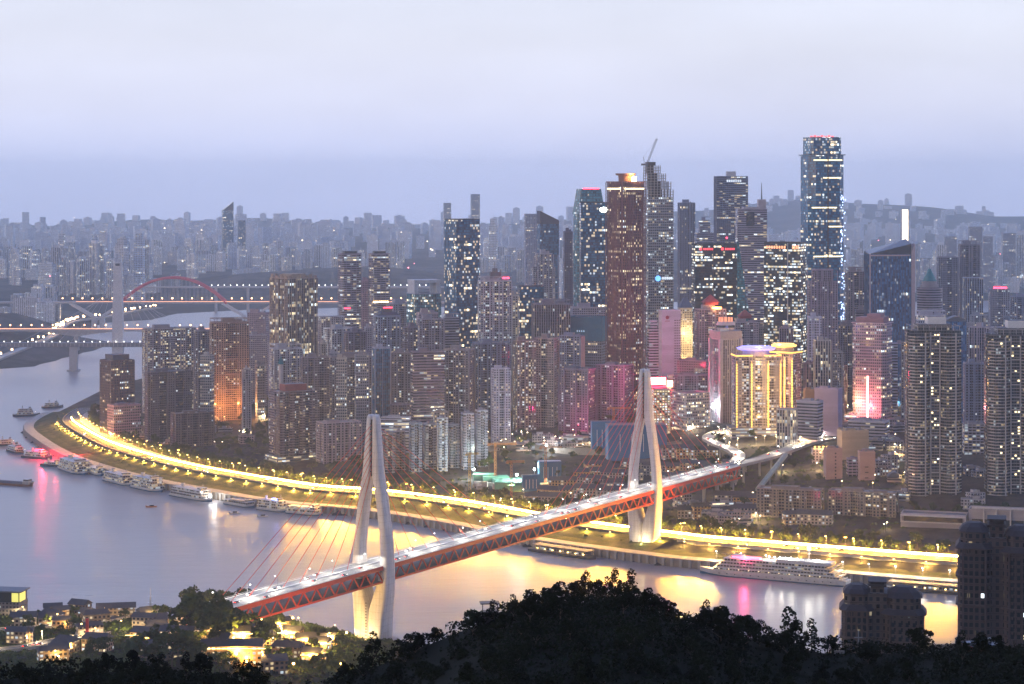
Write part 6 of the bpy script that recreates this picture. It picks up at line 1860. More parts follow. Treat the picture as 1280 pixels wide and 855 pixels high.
# trees of the riverside avenue
i = 0
for s in np.arange(k0 - 20, S_END - 60, 15.0):
    for off in ((92, 108) if rr.random() < .75 else (92,)):
        x, y, _ = q_at(s + rr.uniform(-4, 4), off + rr.uniform(-2, 4))
        if abs(xu(800, y) - x) < 16 and off < 100: continue
        tree(x, y, zp(x, y), rr.uniform(.9, 1.5), rr, 'mid', 'lamp lit avenue tree in the long row behind the riverside road', 'avenue trees behind the riverside road')
for i in range(50):
    s = rr.uniform(S_T + 30, S_END - 60); x, y, _ = q_at(s, rr.uniform(30, 49)); 
    tree(x, y, zp(x, y) - .2, rr.uniform(.3, .5), rr, 'mid', 'small bushy tree on the lawn bank between the quay and the riverside road', 'bushy trees on the lawn bank')
for (u0, u1, v0, v1, n, lab, grp) in ((590, 640, 560, 600, 8, 'dim tree on the slope beside the slim balcony row', 'trees around the building site'), (700, 800, 480, 545, 14, 'dark tree on the bluff behind the far pylon', 'trees on the bluff behind the far pylon'), (870, 940, 550, 640, 22, 'dark tree below the curving viaduct ramp', 'trees below the viaduct ramp'),
        (940, 1030, 575, 612, 16, 'tree beside the covered escalator gallery', 'trees beside the escalator gallery'), (930, 1040, 535, 548, 12, 'tree at the foot of the gold lit towers', 'trees at the plaza'), (1128, 1280, 640, 650, 16, 'tree on the terrace of the white mall', 'trees on the mall terrace'), (296, 338, 470, 575, 22, 'tree in the park between the orange tower and maroon tower', 'trees in the small park'), (268, 336, 525, 575, 14, 'tree in the park between the orange tower and maroon tower', 'trees in the small park'), (396, 480, 575, 600, 8, 'dark tree below the pale pink ribbed block', 'trees below the ribbed block'), (610, 790, 545, 575, 20, 'dim tree above the old tiled houses', 'trees above the old tiled houses'), (690, 930, 590, 640, 26, 'dark tree among the old tiled houses', 'trees among the old tiled houses')):
    for i in range(n):
        u, v = rr.uniform(u0, u1), rr.uniform(v0, v1)
        x, y, z = hit(u, v, zpen, 1950, 3300)
        tree(x, y, z, rr.uniform(.9, 1.4), rr, 'mid', lab, grp)

def avenue_pt(r):
    s = r.uniform(10, S_END - 60); x, y, _ = q_at(s, r.uniform(88, 135)); return (x, y, zp(x, y) - .4, r.uniform(1.2, 3.2))
scatter_mass('avenue_shrubbery', 34000, avenue_pt, .5, 1.0, M_LEAF, 'band of shrubs and low trees behind the riverside road', 'shrubbery', 7)
def slope_pt(r):
    u, v = r.uniform(830, 1130), r.uniform(560, 665)
    x, y, z = hit(u, v, zpen, 1950, 2700, 18); return (x, y, z - .5, r.uniform(1.5, 3.6))
scatter_mass('slope_shrubbery', 11000, slope_pt, .6, 1.1, M_LEAF, 'shrubs and trees covering the slope under the plaza', 'shrubbery', 8)
lb = None
def park_pt(r):
    if r.rand() < .45: u, v = r.uniform(165, 345), r.uniform(488, 580)
    elif r.rand() < .6: u, v = r.uniform(590, 830), r.uniform(548, 640)
    else: u, v = r.uniform(385, 600), r.uniform(575, 615)
    x, y, z = hit(u, v, zpen, 1950, 3600, 18)
    if abs(u - 640) < 44 and 584 < v < 622: return None
    return (x, y, z - .5, r.uniform(1.4, 3.2))
scatter_mass('park_shrubbery', 22000, park_pt, .7, 1.2, M_LEAF, 'dark park trees and shrubs around the feet of the riverside towers', 'shrubbery', 12)
# ------------------------------------------------------------------ street lamps
def street_lamp(name, label, group, h, arm, mat, hd=.55):
    o = thing(name, label, 'street lamp', (0, 0, -500), 0, group)
    mb = MB(); mb.cyl(0, 0, -.3, h, .16, .10, 6); mb.build('pole', [M_STEEL], o)
    mb = MB(); mb.tube((0, 0, h), (0, arm, h + .5), .09, 5); mb.build('arm', [M_STEEL], o)
    mb = MB(); mb.cyl(0, arm, h - .1, h + .35, hd, hd * .7, 8); mb.build('lamp_head', [mat], o)
    return o
def put_lamp(proto, x, y, z, rz, first, col, W_, h, arm, label=None):
    o = proto if first else dup(proto)
    if label: o['label'] = label
    o.location = (x, y, z); o.rotation_euler = (0, 0, rz)
    if W_: point(o, (0, arm, h - 1.2), col, W_, .7, down=True)
    
    return o
la = street_lamp('street_lamp', 'tall golden street lamp standing along the riverside road', 'street lamps of the riverside road', 11, -2.2, G_WARM, .8)
n = 0
for s in np.arange(k0, k1, 27.0):
    x, y, rz = q_at(s, 76.5)
    put_lamp(la, x, y, 15.3, rz, n == 0, (1, .50, .07), 80000 if 640 + x * F / y > 330 else 20000, 11, -2.2); n += 1
lb = street_lamp('street_lamp', 'short warm lamp lighting the lawn bank above the quay', 'lamps of the lawn bank', 5, 1.0, G_WARM, .7)
n = 0
for s in np.arange(k0, k1 - 10, 30.0):
    x, y, rz = q_at(s, 43)
    put_lamp(lb, x, y, zp(x, y), rz, n == 0, (1, .54, .09), 32000 if 640 + x * F / y > 330 else 9000, 5, 1.0); n += 1
lc = street_lamp('street_lamp', 'white lamp on the quay edge beside the moored cruise ship', 'white lamps of the quay', 8, -1.0, G_WHITE, .7)
n = 0
for s in np.arange(q_s_of_u(1190, 8), q_s_of_u(880, 8), 24.0):
    x, y, rz = q_at(s, 9); put_lamp(lc, x, y, 8.2, rz, n == 0, LAMP_WHITE, 5000, 8, -1); n += 1
ld = street_lamp('street_lamp', 'slim lamp on the bridge deck throwing pale light on the road', 'street lamps of the cable-stayed bridge', 9, 2.4, G_WHITE, .42)
n = 0
for y in np.arange(Y0 + 20, Y1 - 10, 36.0):
    w = b2w(0, y, DZ + .8); put_lamp(ld, w[0], w[1], w[2], BROT - PI / 2 * (1 if n % 2 else -1), n == 0, (1, .90, .72), 7000, 9, 2.4); n += 1
le = street_lamp('street_lamp', 'orange globe lamp glowing between the avenue trees', 'orange lamps between the avenue trees', 6, .4, glow('lamp_glow_orange', (1, .46, .08), 16), 1.5)
n = 0
for s in np.arange(k0 + 12, k1 - 60, 58.0):
    x, y, rz = q_at(s + rr.uniform(-14, 14), 100); put_lamp(le, x, y, zp(x, y) + 1.5, rz, n == 0, (1, .45, .10), 9000, 6, .4); n += 1
lf = street_lamp('street_lamp', 'bright lamp in the busy streets between the towers', 'lamps of the city streets', 8, .8, glow('lamp_glow_soft', (1, .80, .52), 12), .65)
n = 0
for (u, v, W_, c) in ((290, 520, 40000, (1, .66, .25)), (306, 545, 40000, (1, .7, .3)), (322, 490, 26000, (1, .3, .25)), (250, 505, 26000, (1, .75, .4)), (246, 480, 20000, (.9, .9, 1)), (330, 525, 24000, (1, .75, .35)), (650, 556, 16000, (1, .85, .6)), (665, 552, 16000, (1, .85, .6)),
        (700, 556, 16000, (1, .95, .9)), (760, 566, 12000, (.8, .9, 1)), (800, 552, 14000, (1, .9, .8)), (866, 540, 30000, (1, .9, .8)), (905, 545, 30000, (1, .85, .6)), (922, 558, 30000, (.95, .95, 1)), (945, 556, 30000, (1, .85, .6)),
        (985, 548, 40000, (1, .8, .5)), (1000, 555, 40000, (1, .5, .35)), (970, 553, 36000, (1, .75, .45)), (1020, 590, 16000, (1, .8, .5)), (978, 592, 16000, (.95, 1, .5)), (1118, 575, 14000, (1, .5, .2)),
        (1130, 600, 20000, (1, .5, .2)), (1060, 515, 20000, (1, .3, .3)), (1120, 520, 16000, (1, .35, .3)), (1140, 560, 14000, (1, .4, .2)), (905, 650, 16000, (1, .95, .85)), (925, 660, 20000, (1, .9, .75)), (880, 640, 9000, (1, .8, .5)), (945, 652, 14000, (1, .85, .6)), (700, 640, 10000, (1, .6, .2)),
        (655, 622, 12000, (1, .55, .2)), (740, 560, 12000, (1, .7, .5)), (830, 540, 12000, (1, .8, .6)), (610, 622, 16000, (1, .62, .2)), (625, 634, 16000, (1, .62, .2)), (640, 614, 14000, (1, .5, .2)), (690, 606, 8000, (1, .75, .45)), (1180, 655, 20000, (1, .65, .35)), (1240, 660, 20000, (1, .65, .35)), (1150, 660, 20000, (1, .65, .35))):
    x, y, z = hit(u, v, zpen, 1950, 3600)
    put_lamp(lf, x, y, z, rr.uniform(0, 6), n == 0, c, W_ * .6, 8, .8); n += 1
for k in range(90):
    u, v = rr.choice(((rr.uniform(600, 800), rr.uniform(545, 572)), (rr.uniform(850, 1030), rr.uniform(535, 562)), (rr.uniform(860, 1120), rr.uniform(625, 668)), (rr.uniform(190, 340), rr.uniform(490, 570)), (rr.uniform(1050, 1130), rr.uniform(505, 610)), (rr.uniform(700, 930), rr.uniform(590, 640))))
    x, y, z = hit(u, v, zpen, 1950, 3600); o = dup(lf, (x, y, z), rr.uniform(0, 6))
    for c in list(o.children):
        if c.type == 'LIGHT': c.parent = None; bpy.data.objects.remove(c)
    if k % 3 == 0: point(o, (0, .8, 6.5), rr.choice(((1, .7, .3), (1, .86, .6), (.92, .96, 1), (1, .55, .3))), 8000, .7, down=True)
for u, v, lab in ((1046, 612, 'amber floodlight washing the salmon block with one column of windows'), (1084, 614, 'amber floodlight washing the salmon slit stair block'), (1020, 575, 'amber floodlight washing the cream hall at the plaza'), (778, 520, 'magenta floodlight on the bluff behind the far pylon'), (1002, 520, 'magenta floodlight by the pink walled narrow tower'), (722, 540, 'magenta floodlight beside the blue netted shed')):
    x, y, z = hit(u, v, zpen, 1950, 3000)
    fl = thing('flood_light', lab, 'floodlight', (x, y - 34, z + 6))
    mb = MB(); mb.cyl(0, 0, -10, 6, .2, .15, 6); mb.build('mast', [M_STEEL], fl)
    mb = MB(); mb.cyl(0, 0, 6, 6.8, .5, .4, 8); mb.build('lamp', [G_RED if 'magenta' in lab else G_WARM], fl)
    point(fl, (0, .8, 9), (1, .04, .22) if 'magenta' in lab else (1, .50, .28), 60000 if 'magenta' in lab else 22000, .8)
# via ramps lamps
lg = street_lamp('street_lamp', 'white lamp along the viaduct behind the bridge end', 'lamps of the viaduct', 8, 1.4, G_WHITE, .7)
n = 0
for P in (VIA_A, VIA_B):
    for a, b in zip(P[1:], P[2:]):
        put_lamp(lg, (a[0] + b[0]) / 2 + 4, (a[1] + b[1]) / 2, a[2], 1.2, n == 0, (1, .86, .62), 12000, 8, 1.4); n += 1

# ------------------------------------------------------------------ cars
def car_proto():
    o = thing('car', 'car driving over the bridge', 'car', (0, 0, -500))
    mb = MB()
    mb.rings([[(-.85, y, .35), (.85, y, .35), (.88, y, .8), (.8, y, zt), (-.8, y, zt), (-.88, y, .8)] for y, zt in ((-2.2, .75), (-2.0, .92), (-1.0, 1.0), (1.0, 1.0), (2.0, .95), (2.2, .8))])
    mb.rings([[(-.72 * k, y, z) for k in (1, -1)] + [(.0, y, z + .01)] for y, z, k in ((0, 0, 1),)] * 2) if False else None
    mb.build('body', [tinted('car_paint', .3, .1)], o, color=(.35, .35, .38, 1))
    mb = MB(); mb.prism([(-.74, -1.3), (.74, -1.3), (.74, 1.6), (-.74, 1.6)], 1.0, 1.45, 0, 0, poly2=[(-.6, -.7), (.6, -.7), (.6, 1.2), (-.6, 1.2)]); mb.build('cabin', [M_DGLASS], o)
    for sx in (-1, 1):
        mb = MB(); mb.box(sx * .6, -2.24, .62, .42, .12, .28); mb.build('headlight', [glow('headlight', (1, .96, .85), 22)], o)
        mb = MB(); mb.box(sx * .6, 2.24, .66, .4, .1, .22); mb.build('taillight', [glow('taillight', (1, .05, .03), 10)], o)
        for sy in (-1.35, 1.35):
            mb = MB(); mb.tube((sx * .92, sy, .33), (sx * .7, sy, .33), .33, 10); mb.build('wheel', [M_DARK], o)
    return o
cp = car_proto(); n = 0
CC = [(.5, .5, .52), (.04, .04, .05), (.3, .05, .05), (.62, .62, .6), (.08, .10, .2), (.2, .2, .22)]
def put_car(x, y, z, rz, label, group):
    global n
    o = cp if n == 0 else dup(cp)
    o['label'], o['group'] = label, group
    o.location = (x, y, z); o.rotation_euler = (0, 0, rz)
    o.children[0].color = (*rr.choice(CC), 1); n += 1
for k in range(34):
    y = rr.uniform(Y0 + 8, Y1 - 8); lane = rr.choice((-9.8, -6.5, -3.2, 3.2, 6.5, 9.8))
    w = b2w(lane, y, DZ + .01); put_car(w[0], w[1], w[2], BROT + (0 if lane < 0 else PI), 'car driving across the deck of the red trussed bridge', 'cars on the cable-stayed bridge')
for k in range(44):
    s = rr.uniform(k0 + 10, k1 - 10); off = rr.choice((56, 59.5, 62.8, 67.5, 71, 74.3)); x, y, rz = q_at(s, off)
    put_car(x, y, 15.12, rz + (PI / 2 if off < 65 else -PI / 2), 'car with lit lamps on the riverside road', 'cars on the riverside road')
for P in (VIA_A, VIA_B):
    for a, b in zip(P[:-1], P[1:]):
        for k in range(2):
            t_ = rr.random(); dx, dy = b[0] - a[0], b[1] - a[1]; l = math.hypot(dx, dy); o_ = rr.choice((-3.2, 3.2))
            put_car(a[0] + dx * t_ + dy / l * o_, a[1] + dy * t_ - dx / l * o_, a[2] + (b[2] - a[2]) * t_ + .03, math.atan2(-dx, dy) + (PI if o_ < 0 else 0), 'car on the viaduct behind the bridge end', 'cars on the viaduct')
# ------------------------------------------------------------------ ships
M_HULLW = plain('hull_white', (.50, .50, .51), .45, 0, .3)
M_HULLB = plain('hull_blue', (.02, .10, .20), .5)
M_HULLD = plain('hull_dark', (.045, .045, .05), .6)
M_DECKW = plain('deck_pale', (.30, .29, .28), .7, 0, .35)
CABIN = facade('cabin', 3.0, 2.8, .80, .62, (.015, .018, .028), cool=.3, st=1.8)
def hull(mb, L, B, D, bow=.22, stern=.06, ms=0, flare=1.0, z0=-1.0, n=14):
    rings = []
    for i in range(n + 1):
        t_ = i / n; x = -L / 2 + L * t_
        w = B / 2
        if t_ < bow: w *= max(.03, (t_ / bow)) ** .6
        if t_ > 1 - stern: w *= .86 + .14 * (1 - t_) / stern
        sheer = D + (1.6 * (1 - t_ / bow) ** 2 if t_ < bow else 0)
        rings.append([(x, -w * .86, z0), (x, w * .86, z0), (x, w, sheer), (x, -w, sheer)])
    mb.rings(rings, ms)
def ship(name, label, cat, x, y, rz, L, B, D, decks, cabx=(.14, .94), hullm=None, lit=.25, col=(.40, .39, .39), group=None, funnel=True, roof=(.5, .5, .48), lamps=True):
    o = thing(name, label, cat, (x, y, 0), rz, group)
    mb = MB(); hull(mb, L, B, D); mb.build('hull', [hullm or M_HULLW], o)
    mb = MB(); hull(mb, L * 1.002, B * 1.01, .9); mb.build('waterline_stripe', [M_HULLB], o)
    z = D
    x0, x1 = -L / 2 + cabx[0] * L, -L / 2 + cabx[1] * L
    for k in range(decks):
        mb = MB(); cx, w = (x0 + x1) / 2, x1 - x0
        mb.box(cx, 0, z, w, B * .84, 2.75, 0, 0, 1)
        mb.box(cx, 0, z + 2.75, w + 1.6, B * .98, .22, 0, 2)
        for sy in (-1, 1):
            mb.box(cx, sy * B * .48, z + .22 if k else z, w + 1.0, .10, .85, 0, 2)
            for xx in np.arange(x0, x1, 6): mb.box(xx, sy * B * .48, z, .22, .2, 2.75, 0, 2)
        mb.build('deck', [CABIN, M_DECKW, M_HULLW], o, color=(*col, lit))
        z += 3.0; x0 += L * .025; x1 -= L * .03
    mb = MB(); mb.box(x0 + L * .05, 0, z, L * .07, B * .6, 2.4); mb.box(x0 + L * .05 - .1, 0, z + 1.1, L * .071, B * .61, .9, 0, 1); mb.build('wheelhouse', [M_HULLW, M_DGLASS], o)
    if funnel:
        mb = MB(); mb.prism([(x1 - L * .12 + p[0], p[1]) for p in ell(L * .05, B * .3, 10)], z, z + 4, 0, 1); mb.build('funnel', [M_HULLW, M_HULLD], o)
    mb = MB(); mb.tube((x0 + L * .02, 0, z), (x0 + L * .03, 0, z + 7), .22, 5, 0, .08); mb.tube((x0 + L * .025 , -1.6, z + 5), (x0 + L * .025, 1.6, z + 5), .1, 4); mb.build('mast', [M_HULLW], o)
    if lamps:
        mb = MB(); mb.box(0, 0, 0, .8, .5, .5); l0 = None
        for k in range(max(3, int(L / 12))):
            loc = (-L / 2 + L * (.15 + .75 * k / max(3, int(L / 12))), -B * .49, D + 2.3)
            if l0 is None: l0 = mb.build('deck_lamp', [G_ROOM], o, loc=loc)
            else:
                q = l0.copy(); COL.objects.link(q); q.parent = o; q.location = loc
    return o, z
def moor(u, off=-9, du=0):
    s = q_s_of_u(u, off); x, y, rz = q_at(s, off); return x, y, rz + PI     # bow pointing west-ish along the bank
# big cruise ship
xa, ya = xu(877, 1966), 1966.0
Ls = 138.0
x, y, rz = moor(968, -15)
o, zt = ship('cruise_ship', 'large white river cruise ship with blue waterline and lit open top deck', 'cruise ship', x, y, rz + PI if math.cos(rz) < 0 else rz, Ls, 17, 4.6, 4, (.11, .955), lit=.14, col=(.50, .49, .48))
o.rotation_euler.z = math.atan2(-(SHORE[np.argmin(abs(SHORE[:, 0] - 174))][1] - SHORE[np.argmin(abs(SHORE[:, 0] - 380))][1]), 206) + 0.0
mb = MB()
mb.box(-12, 0, zt, 62, 13, .3); mb.box(30, 0, zt, 50, 14, 2.6, 0, 0, 0)
for xx in np.arange(-48, 56, 5): mb.box(xx, -7.6, zt, .12, .12, 1.1); mb.box(xx, 7.6, zt, .12, .12, 1.1)
mb.box(2, -7.6, zt + 1.1, 108, .12, .12); mb.box(2, 7.6, zt + 1.1, 108, .12, .12)
mb.build('sun_deck', [M_HULLW], o)
mb = MB(); mb.box(-24, -3, zt + .4, 26, 6, 1.5); mb.build('bar_light', [glow('ship_red', (1, .10, .16), 5, True)], o)
point(o, (-24, -9, zt + 3), (1, .06, .18), 26000, 1.5)
mb = MB(); mb.cyl(33, 0, zt + 2.6, zt + 12, .5, .4, 8); mb.box(33, 0, zt + 8, 1, 6, .6); mb.build('radar_mast', [M_HULLW], o)
mb = MB(); mb.cyl(33, 0, zt + 12, zt + 14.5, 1.4, 1.4, 10); mb.build('mast_lamp', [glow('lamp_glow_white', (1, .96, .88), 12)], o)
point(o, (33, -1, zt + 15), (1, .92, .75), 24000, 1)
for xx in (-2, 8, 18, 44): point(o, (xx, -3, zt + 5), (1, .92, .75), 8000, .8)
mb = MB(); mb.cyl(0, 0, 0, 1.2, .6, .6, 8); l0 = None
for xx in (-2, 3, 8, 13, 18, 24, 39, 44):
    if l0 is None: l0 = mb.build('deck_lamp', [G_WHITE], o, loc=(xx, -5, zt + 3.2))
    else:
        q = l0.copy(); COL.objects.link(q); q.parent = o; q.location = (xx, -5, zt + 3.2)
mb = MB()
for k in range(5): mb.box(64.5 - k * 1.2, 0, 5 + k * 3, 2.6, 15, .4); mb.box(65.6 - k * 1.2, 0, 5 + k * 3, .15, 15, 1.2)
mb.build('stern_terrace', [M_HULLW], o)
mb = MB()
mb.box(0, -.1, 0, 1.1, .2, .6); l0 = None
for k in range(15):
    loc = (-48 + k * 7.4, -8.05, 2.6)
    if l0 is None: l0 = mb.build('porthole', [M_DGLASS], o, loc=loc)
    else:
        q = l0.copy(); COL.objects.link(q); q.parent = o; q.location = loc
# moored passenger boats along the quay, east to west
for (u, off, L, B, dk, lit, lab, nm) in (
        (380, -13, 44, 12, 2, .5, 'small white tour boat nearest to the bridge along the quay', 0), (340, -9, 40, 12, 3, .4, 'white tour boat with a blue light beside the end tour boat', 0), (302, -8, 46, 14, 1, .2, 'low grey pontoon barge with a flat awning between tour boats', 0),
        (241, -15, 74, 15, 3, .22, 'long white ferry with black window bands and a bright stern light', 0), (185, -13, 58, 17, 4, .45, 'broad four deck cruise boat with a lit yellow stern house', 0), (150, -14, 66, 15, 3, .35, 'pale three deck boat moored behind the broad four deck boat', 0),
        (94, -19, 74, 22, 4, .42, 'bulky white floating restaurant with rows of lit windows', 0), (120, -6, 40, 12, 2, .5, 'small yellow lit boat tucked between the floating restaurant and quay', 0)):
    lab = lab.replace('nearest to the bridge along the quay', 'moored closest to the bridge pylon')
    x, y, rz = moor(u, off)
    o, zt = ship('passenger_boat', lab, 'boat', x, y, rz, L, B, 2.6, dk, (.12, .95), lit=lit, funnel=dk > 2)
    if u == 340:
        mb = MB(); mb.box(0, -2, zt, 5, 3, 1.2); mb.build('blue_light', [G_BLUE], o); point(o, (0, -6, zt + 2), (.25, .3, 1), 7000, 1)
    if u == 241:
        mb = MB(); mb.cyl(-L * .46, 0, 5, 8, 1.3, 1.3, 8); mb.build('stern_light', [glow('lamp_glow_white', (1, .96, .88), 12)], o); point(o, (-L * .5, -4, 8), (1, .97, .9), 12000, 1)
    if u == 302:
        mb = MB(); mb.box(0, 0, 6.4, 26, 12, .4)
        for sx in (-12, 12):
            for sy in (-5, 5): mb.box(sx, sy, 2, .4, .4, 4.4)
        mb.build('awning', [plain('awning_grey', (.3, .33, .38), .7)], o)
# red lit tug and others off the point
for (u, v, L, B, dk, rot, lab, red) in ((47, 573, 46, 13, 2, -.5, 'work boat bathed in red light moored at the western quay', 1), (20, 566, 48, 12, 2, -1.0, 'rusty tug with a tall white wheelhouse beside the red lit work boat', 0), (66, 583, 34, 10, 1, -.5, 'small dark launch behind the red lit work boat', 0),
        (33, 520, 40, 15, 3, .3, 'three deck pontoon boat anchored alone off the point', 0), (66, 510, 34, 10, 2, .6, 'small white boat anchored beyond the three deck pontoon boat', 0), (8, 557, 30, 10, 2, .4, 'dark boat half out of view behind the rusty tug', 0)):
    Y = EYE * F / (v - VH)
    o, zt = ship('work_boat', lab, 'boat', xu(u, Y), Y, PI + rot, L, B, 3.0, dk, (.25, .85), M_HULLD, .35, (.45, .42, .40), funnel=True)
    if red:
        mb = MB(); mb.box(0, -2, zt, 9, 3, 2.4); mb.build('red_light', [glow('sign_glow_red', (1, .03, .07), 9)], o)
        point(o, (0, -9, zt + 5), (1, .03, .06), 60000, 1.5); point(o, (-14, 6, zt + 4), (1, .03, .06), 60000, 1.5); point(o, (-40, 12, zt + 4), (1, .05, .08), 40000, 1.5)
        point(o, (-70, 0, zt + 4), (1, .05, .08), 40000, 1.5)
# cargo barge under way
Y = EYE * F / (606 - VH)
o = thing('cargo_barge', 'loaded cargo barge with a dark hold under way off the far quay', 'barge', (xu(12, Y), Y, 0), PI - .45)
mb = MB(); hull(mb, 66, 13, 2.6); mb.build('hull', [plain('hull_rust', (.20, .10, .06), .7)], o)
mb = MB(); mb.prism(rect(44, 10), 2.6, 4.6, 0, 0, poly2=rect(42, 6)); mb.build('cargo', [plain('tarpaulin', (.07, .08, .11), .8)], o)
mb = MB(); mb.box(-26.5, 0, 2.6, 9, 10, 3, 0, 0, 1); mb.box(-26, 0, 5.6, 6, 8, 2.6, 0, 0, 1); mb.box(-26, 0, 6.6, 6.1, 8.1, 1, 0, 2); mb.build('wheelhouse', [M_DECKW, M_HULLW, M_DGLASS], o)
# pontoons at the quay
for (u, off, L, B, lab) in ((702, -12, 78, 14, 'dark long pontoon with a low lit gallery just beside the bridge deck'), (1160, -12, 74, 13, 'dark landing pontoon with a thin railing close to the domed apartment towers')):
    x, y, rz = moor(u, off)
    o = thing('landing_pontoon', lab, 'pontoon', (x, y, 0), rz)
    mb = MB(); hull(mb, L, B, 2.4, .1, .1); mb.build('hull', [M_HULLD], o)
    mb = MB(); mb.box(0, 0, 2.4, L * .66, B * .6, 3, 0, 0, 1); mb.build('gallery', [CABIN, M_HULLD], o, color=(.3, .26, .2, .45))
    mb = MB()
    for xx in np.arange(-L * .42, L * .43, 5):
        for sy in (-1, 1): mb.box(xx, sy * B * .42, 2.4, .25, .25, 4.6)
    mb.box(0, 0, 7.0, L * .86, B * .9, .35); mb.build('canopy', [plain('canopy_grey', (.16, .16, .17), .7)], o)
    mb = MB(); mb.box(0, 0, 0, 1.1, .5, .6); l0 = None
    for k in range(7):
        loc = (-L * .36 + k * L * .12, -B * .32 if math.cos(rz) > 0 else B * .32, 3.6)
        if l0 is None: l0 = mb.build('gallery_lamp', [G_WARM], o, loc=loc)
        else:
            q = l0.copy(); COL.objects.link(q); q.parent = o; q.location = loc
# small boats
for (u, v, lab) in ((189, 634, 'tiny orange launch crossing in front of the moored ferries'), (293, 642, 'small white speedboat moored below the flat pontoon barge'), (328, 646, 'second small white speedboat by the pontoon barge')):
    Y = EYE * F / (v - VH)
    o = thing('small_boat', lab, 'boat', (xu(u, Y), Y, 0), .3)
    mb = MB(); hull(mb, 12, 3.6, 1.2); mb.build('hull', [M_HULLW if 'white' in lab else plain('hull_orange', (.4, .15, .05), .6)], o)
    mb = MB(); mb.box(.5, 0, 1.2, 4.5, 2.6, 1.5, 0, 0, 1); mb.build('cabin', [M_DGLASS, M_HULLW], o)
# ------------------------------------------------------------------ the old quarter on the near bank
rr = random.Random(31)
OT = [
    (100, 764, 15, 11, 9, 'brown gabled house by the water with a single lit gable', (.26, .17, .10), .15), (66, 762, 14, 10, 6, 'low house with a lit porch between the glass block and gabled house', (.30, .20, .12), .35),
    (145, 772, 30, 11, 8, 'long terrace house with gold lights along its dark roof ridge', (.24, .18, .12), .3), (120, 778, 20, 10, 7, 'dark terrace house half hidden behind trees near the orange lamp', (.22, .17, .13), .15),
    (235, 790, 19, 11, 12, 'white banded four storey tea house with dark tiled roofs', (.46, .40, .36), .25), (186, 806, 24, 12, 9, 'gold lit gate house with stepped white gables', (.55, .40, .20), .55), (172, 818, 16, 11, 7, 'dark roofed courtyard house before the gold lit gate house', (.26, .20, .16), .15),
    (192, 822, 16, 11, 7, 'second dark roofed courtyard house under the gold lit gate house', (.26, .20, .16), .2), (290, 828, 38, 12, 9, 'long amber lit building with arcades above the dark trees', (.50, .30, .12), .6), (276, 812, 14, 10, 8, 'small white house with a blue grey roof above the amber arcade', (.50, .46, .44), .25),
    (276, 776, 16, 10, 6, 'brightly lit terrace restaurant under the big tree', (.55, .40, .18), .7), (296, 786, 14, 10, 7, 'lit balcony house on the steep lane below the bridge end', (.48, .34, .16), .6), (312, 796, 14, 10, 7, 'narrow amber house on the steep lane', (.46, .30, .14), .6),
    (330, 806, 15, 10, 7, 'amber house with string lights halfway down the lane', (.50, .32, .14), .65), (352, 786, 12, 9, 6, 'tiny glowing house right under the red truss', (.52, .36, .16), .7), (366, 798, 14, 10, 6, 'glowing eaves house stepping down to the pylon', (.52, .36, .16), .7),
    (382, 806, 14, 10, 6, 'glowing house with a long lit eave above the cove', (.52, .36, .16), .7), (400, 812, 14, 10, 6, 'last glowing house before the dark hill', (.52, .36, .16), .7), (360, 822, 20, 11, 8, 'brown timber hall with dim balconies on the lower lane', (.34, .2, .12), .3), (340, 838, 18, 11, 6, 'low roofed hall at the bottom of the lane', (.34, .2, .12), .3),
    (392, 826, 14, 10, 6, 'lit pavilion beside the stream of lights', (.5, .34, .15), .6), (412, 804, 12, 9, 5, 'pavilion by the cove with lit eaves', (.5, .34, .15), .6), (262, 796, 12, 10, 12, 'slim timber house beside the white banded tea house', (.3, .2, .13), .3), (216, 800, 14, 10, 7, 'house with a sloping tiled stair roof next to the gate house', (.4, .28, .16), .4),
    (300, 806, 12, 9, 8, 'timber house with four lit windows in a row', (.4, .26, .12), .6), (318, 818, 12, 9, 7, 'house wedged between trees above the amber arcade', (.38, .25, .12), .4)]
for i, (u, v, a, b, h, lab, col, lit) in enumerate(OT):
    x, y, z = hit(u, v, znear, 1100, 1745)
    house(lab, x, y, z, a, b, h, rr.uniform(-.45, .45), col, lit, 'old_house', None, None, rr.choice((0, 0, 2)), 'gold' if lit > .25 else 'resi')
    if lit > .45:
        lt = thing('lantern_post', 'lantern post shining beside the ' + ' '.join(lab.split()[:7]), 'lantern', (x + rr.uniform(-4, 4), y - b / 2 - 3, z))
        mb = MB(); mb.cyl(0, 0, -1, 4.2, .1, .08, 6); mb.build('post', [M_DARK], lt)
        mb = MB(); mb.cyl(0, 0, 4.2, 5.4, .7, .7, 8); mb.build('lantern', [glow('lantern_glow', (1, .62, .18), 16)], lt)
        point(lt, (0, -.5, 6.2), (1, .56, .13), 26000, .8)
        mb = MB(); mb.box(0, 0, 0, a * .96, .3, .35)
        ob = mb.build('string_light', [glow('string_glow', (1, .66, .22), 5)], lt, loc=(0, 0, h - 1)); 
ADJ = ['squat', 'long', 'narrow', 'tall', 'dim', 'gold lit', 'plain', 'steep roofed', 'white fronted', 'timber', 'low', 'stone']
PL = ['by the curving road', 'behind the red advertising pillar', 'near the orange lamp on the bank', 'just above the dark near hill']
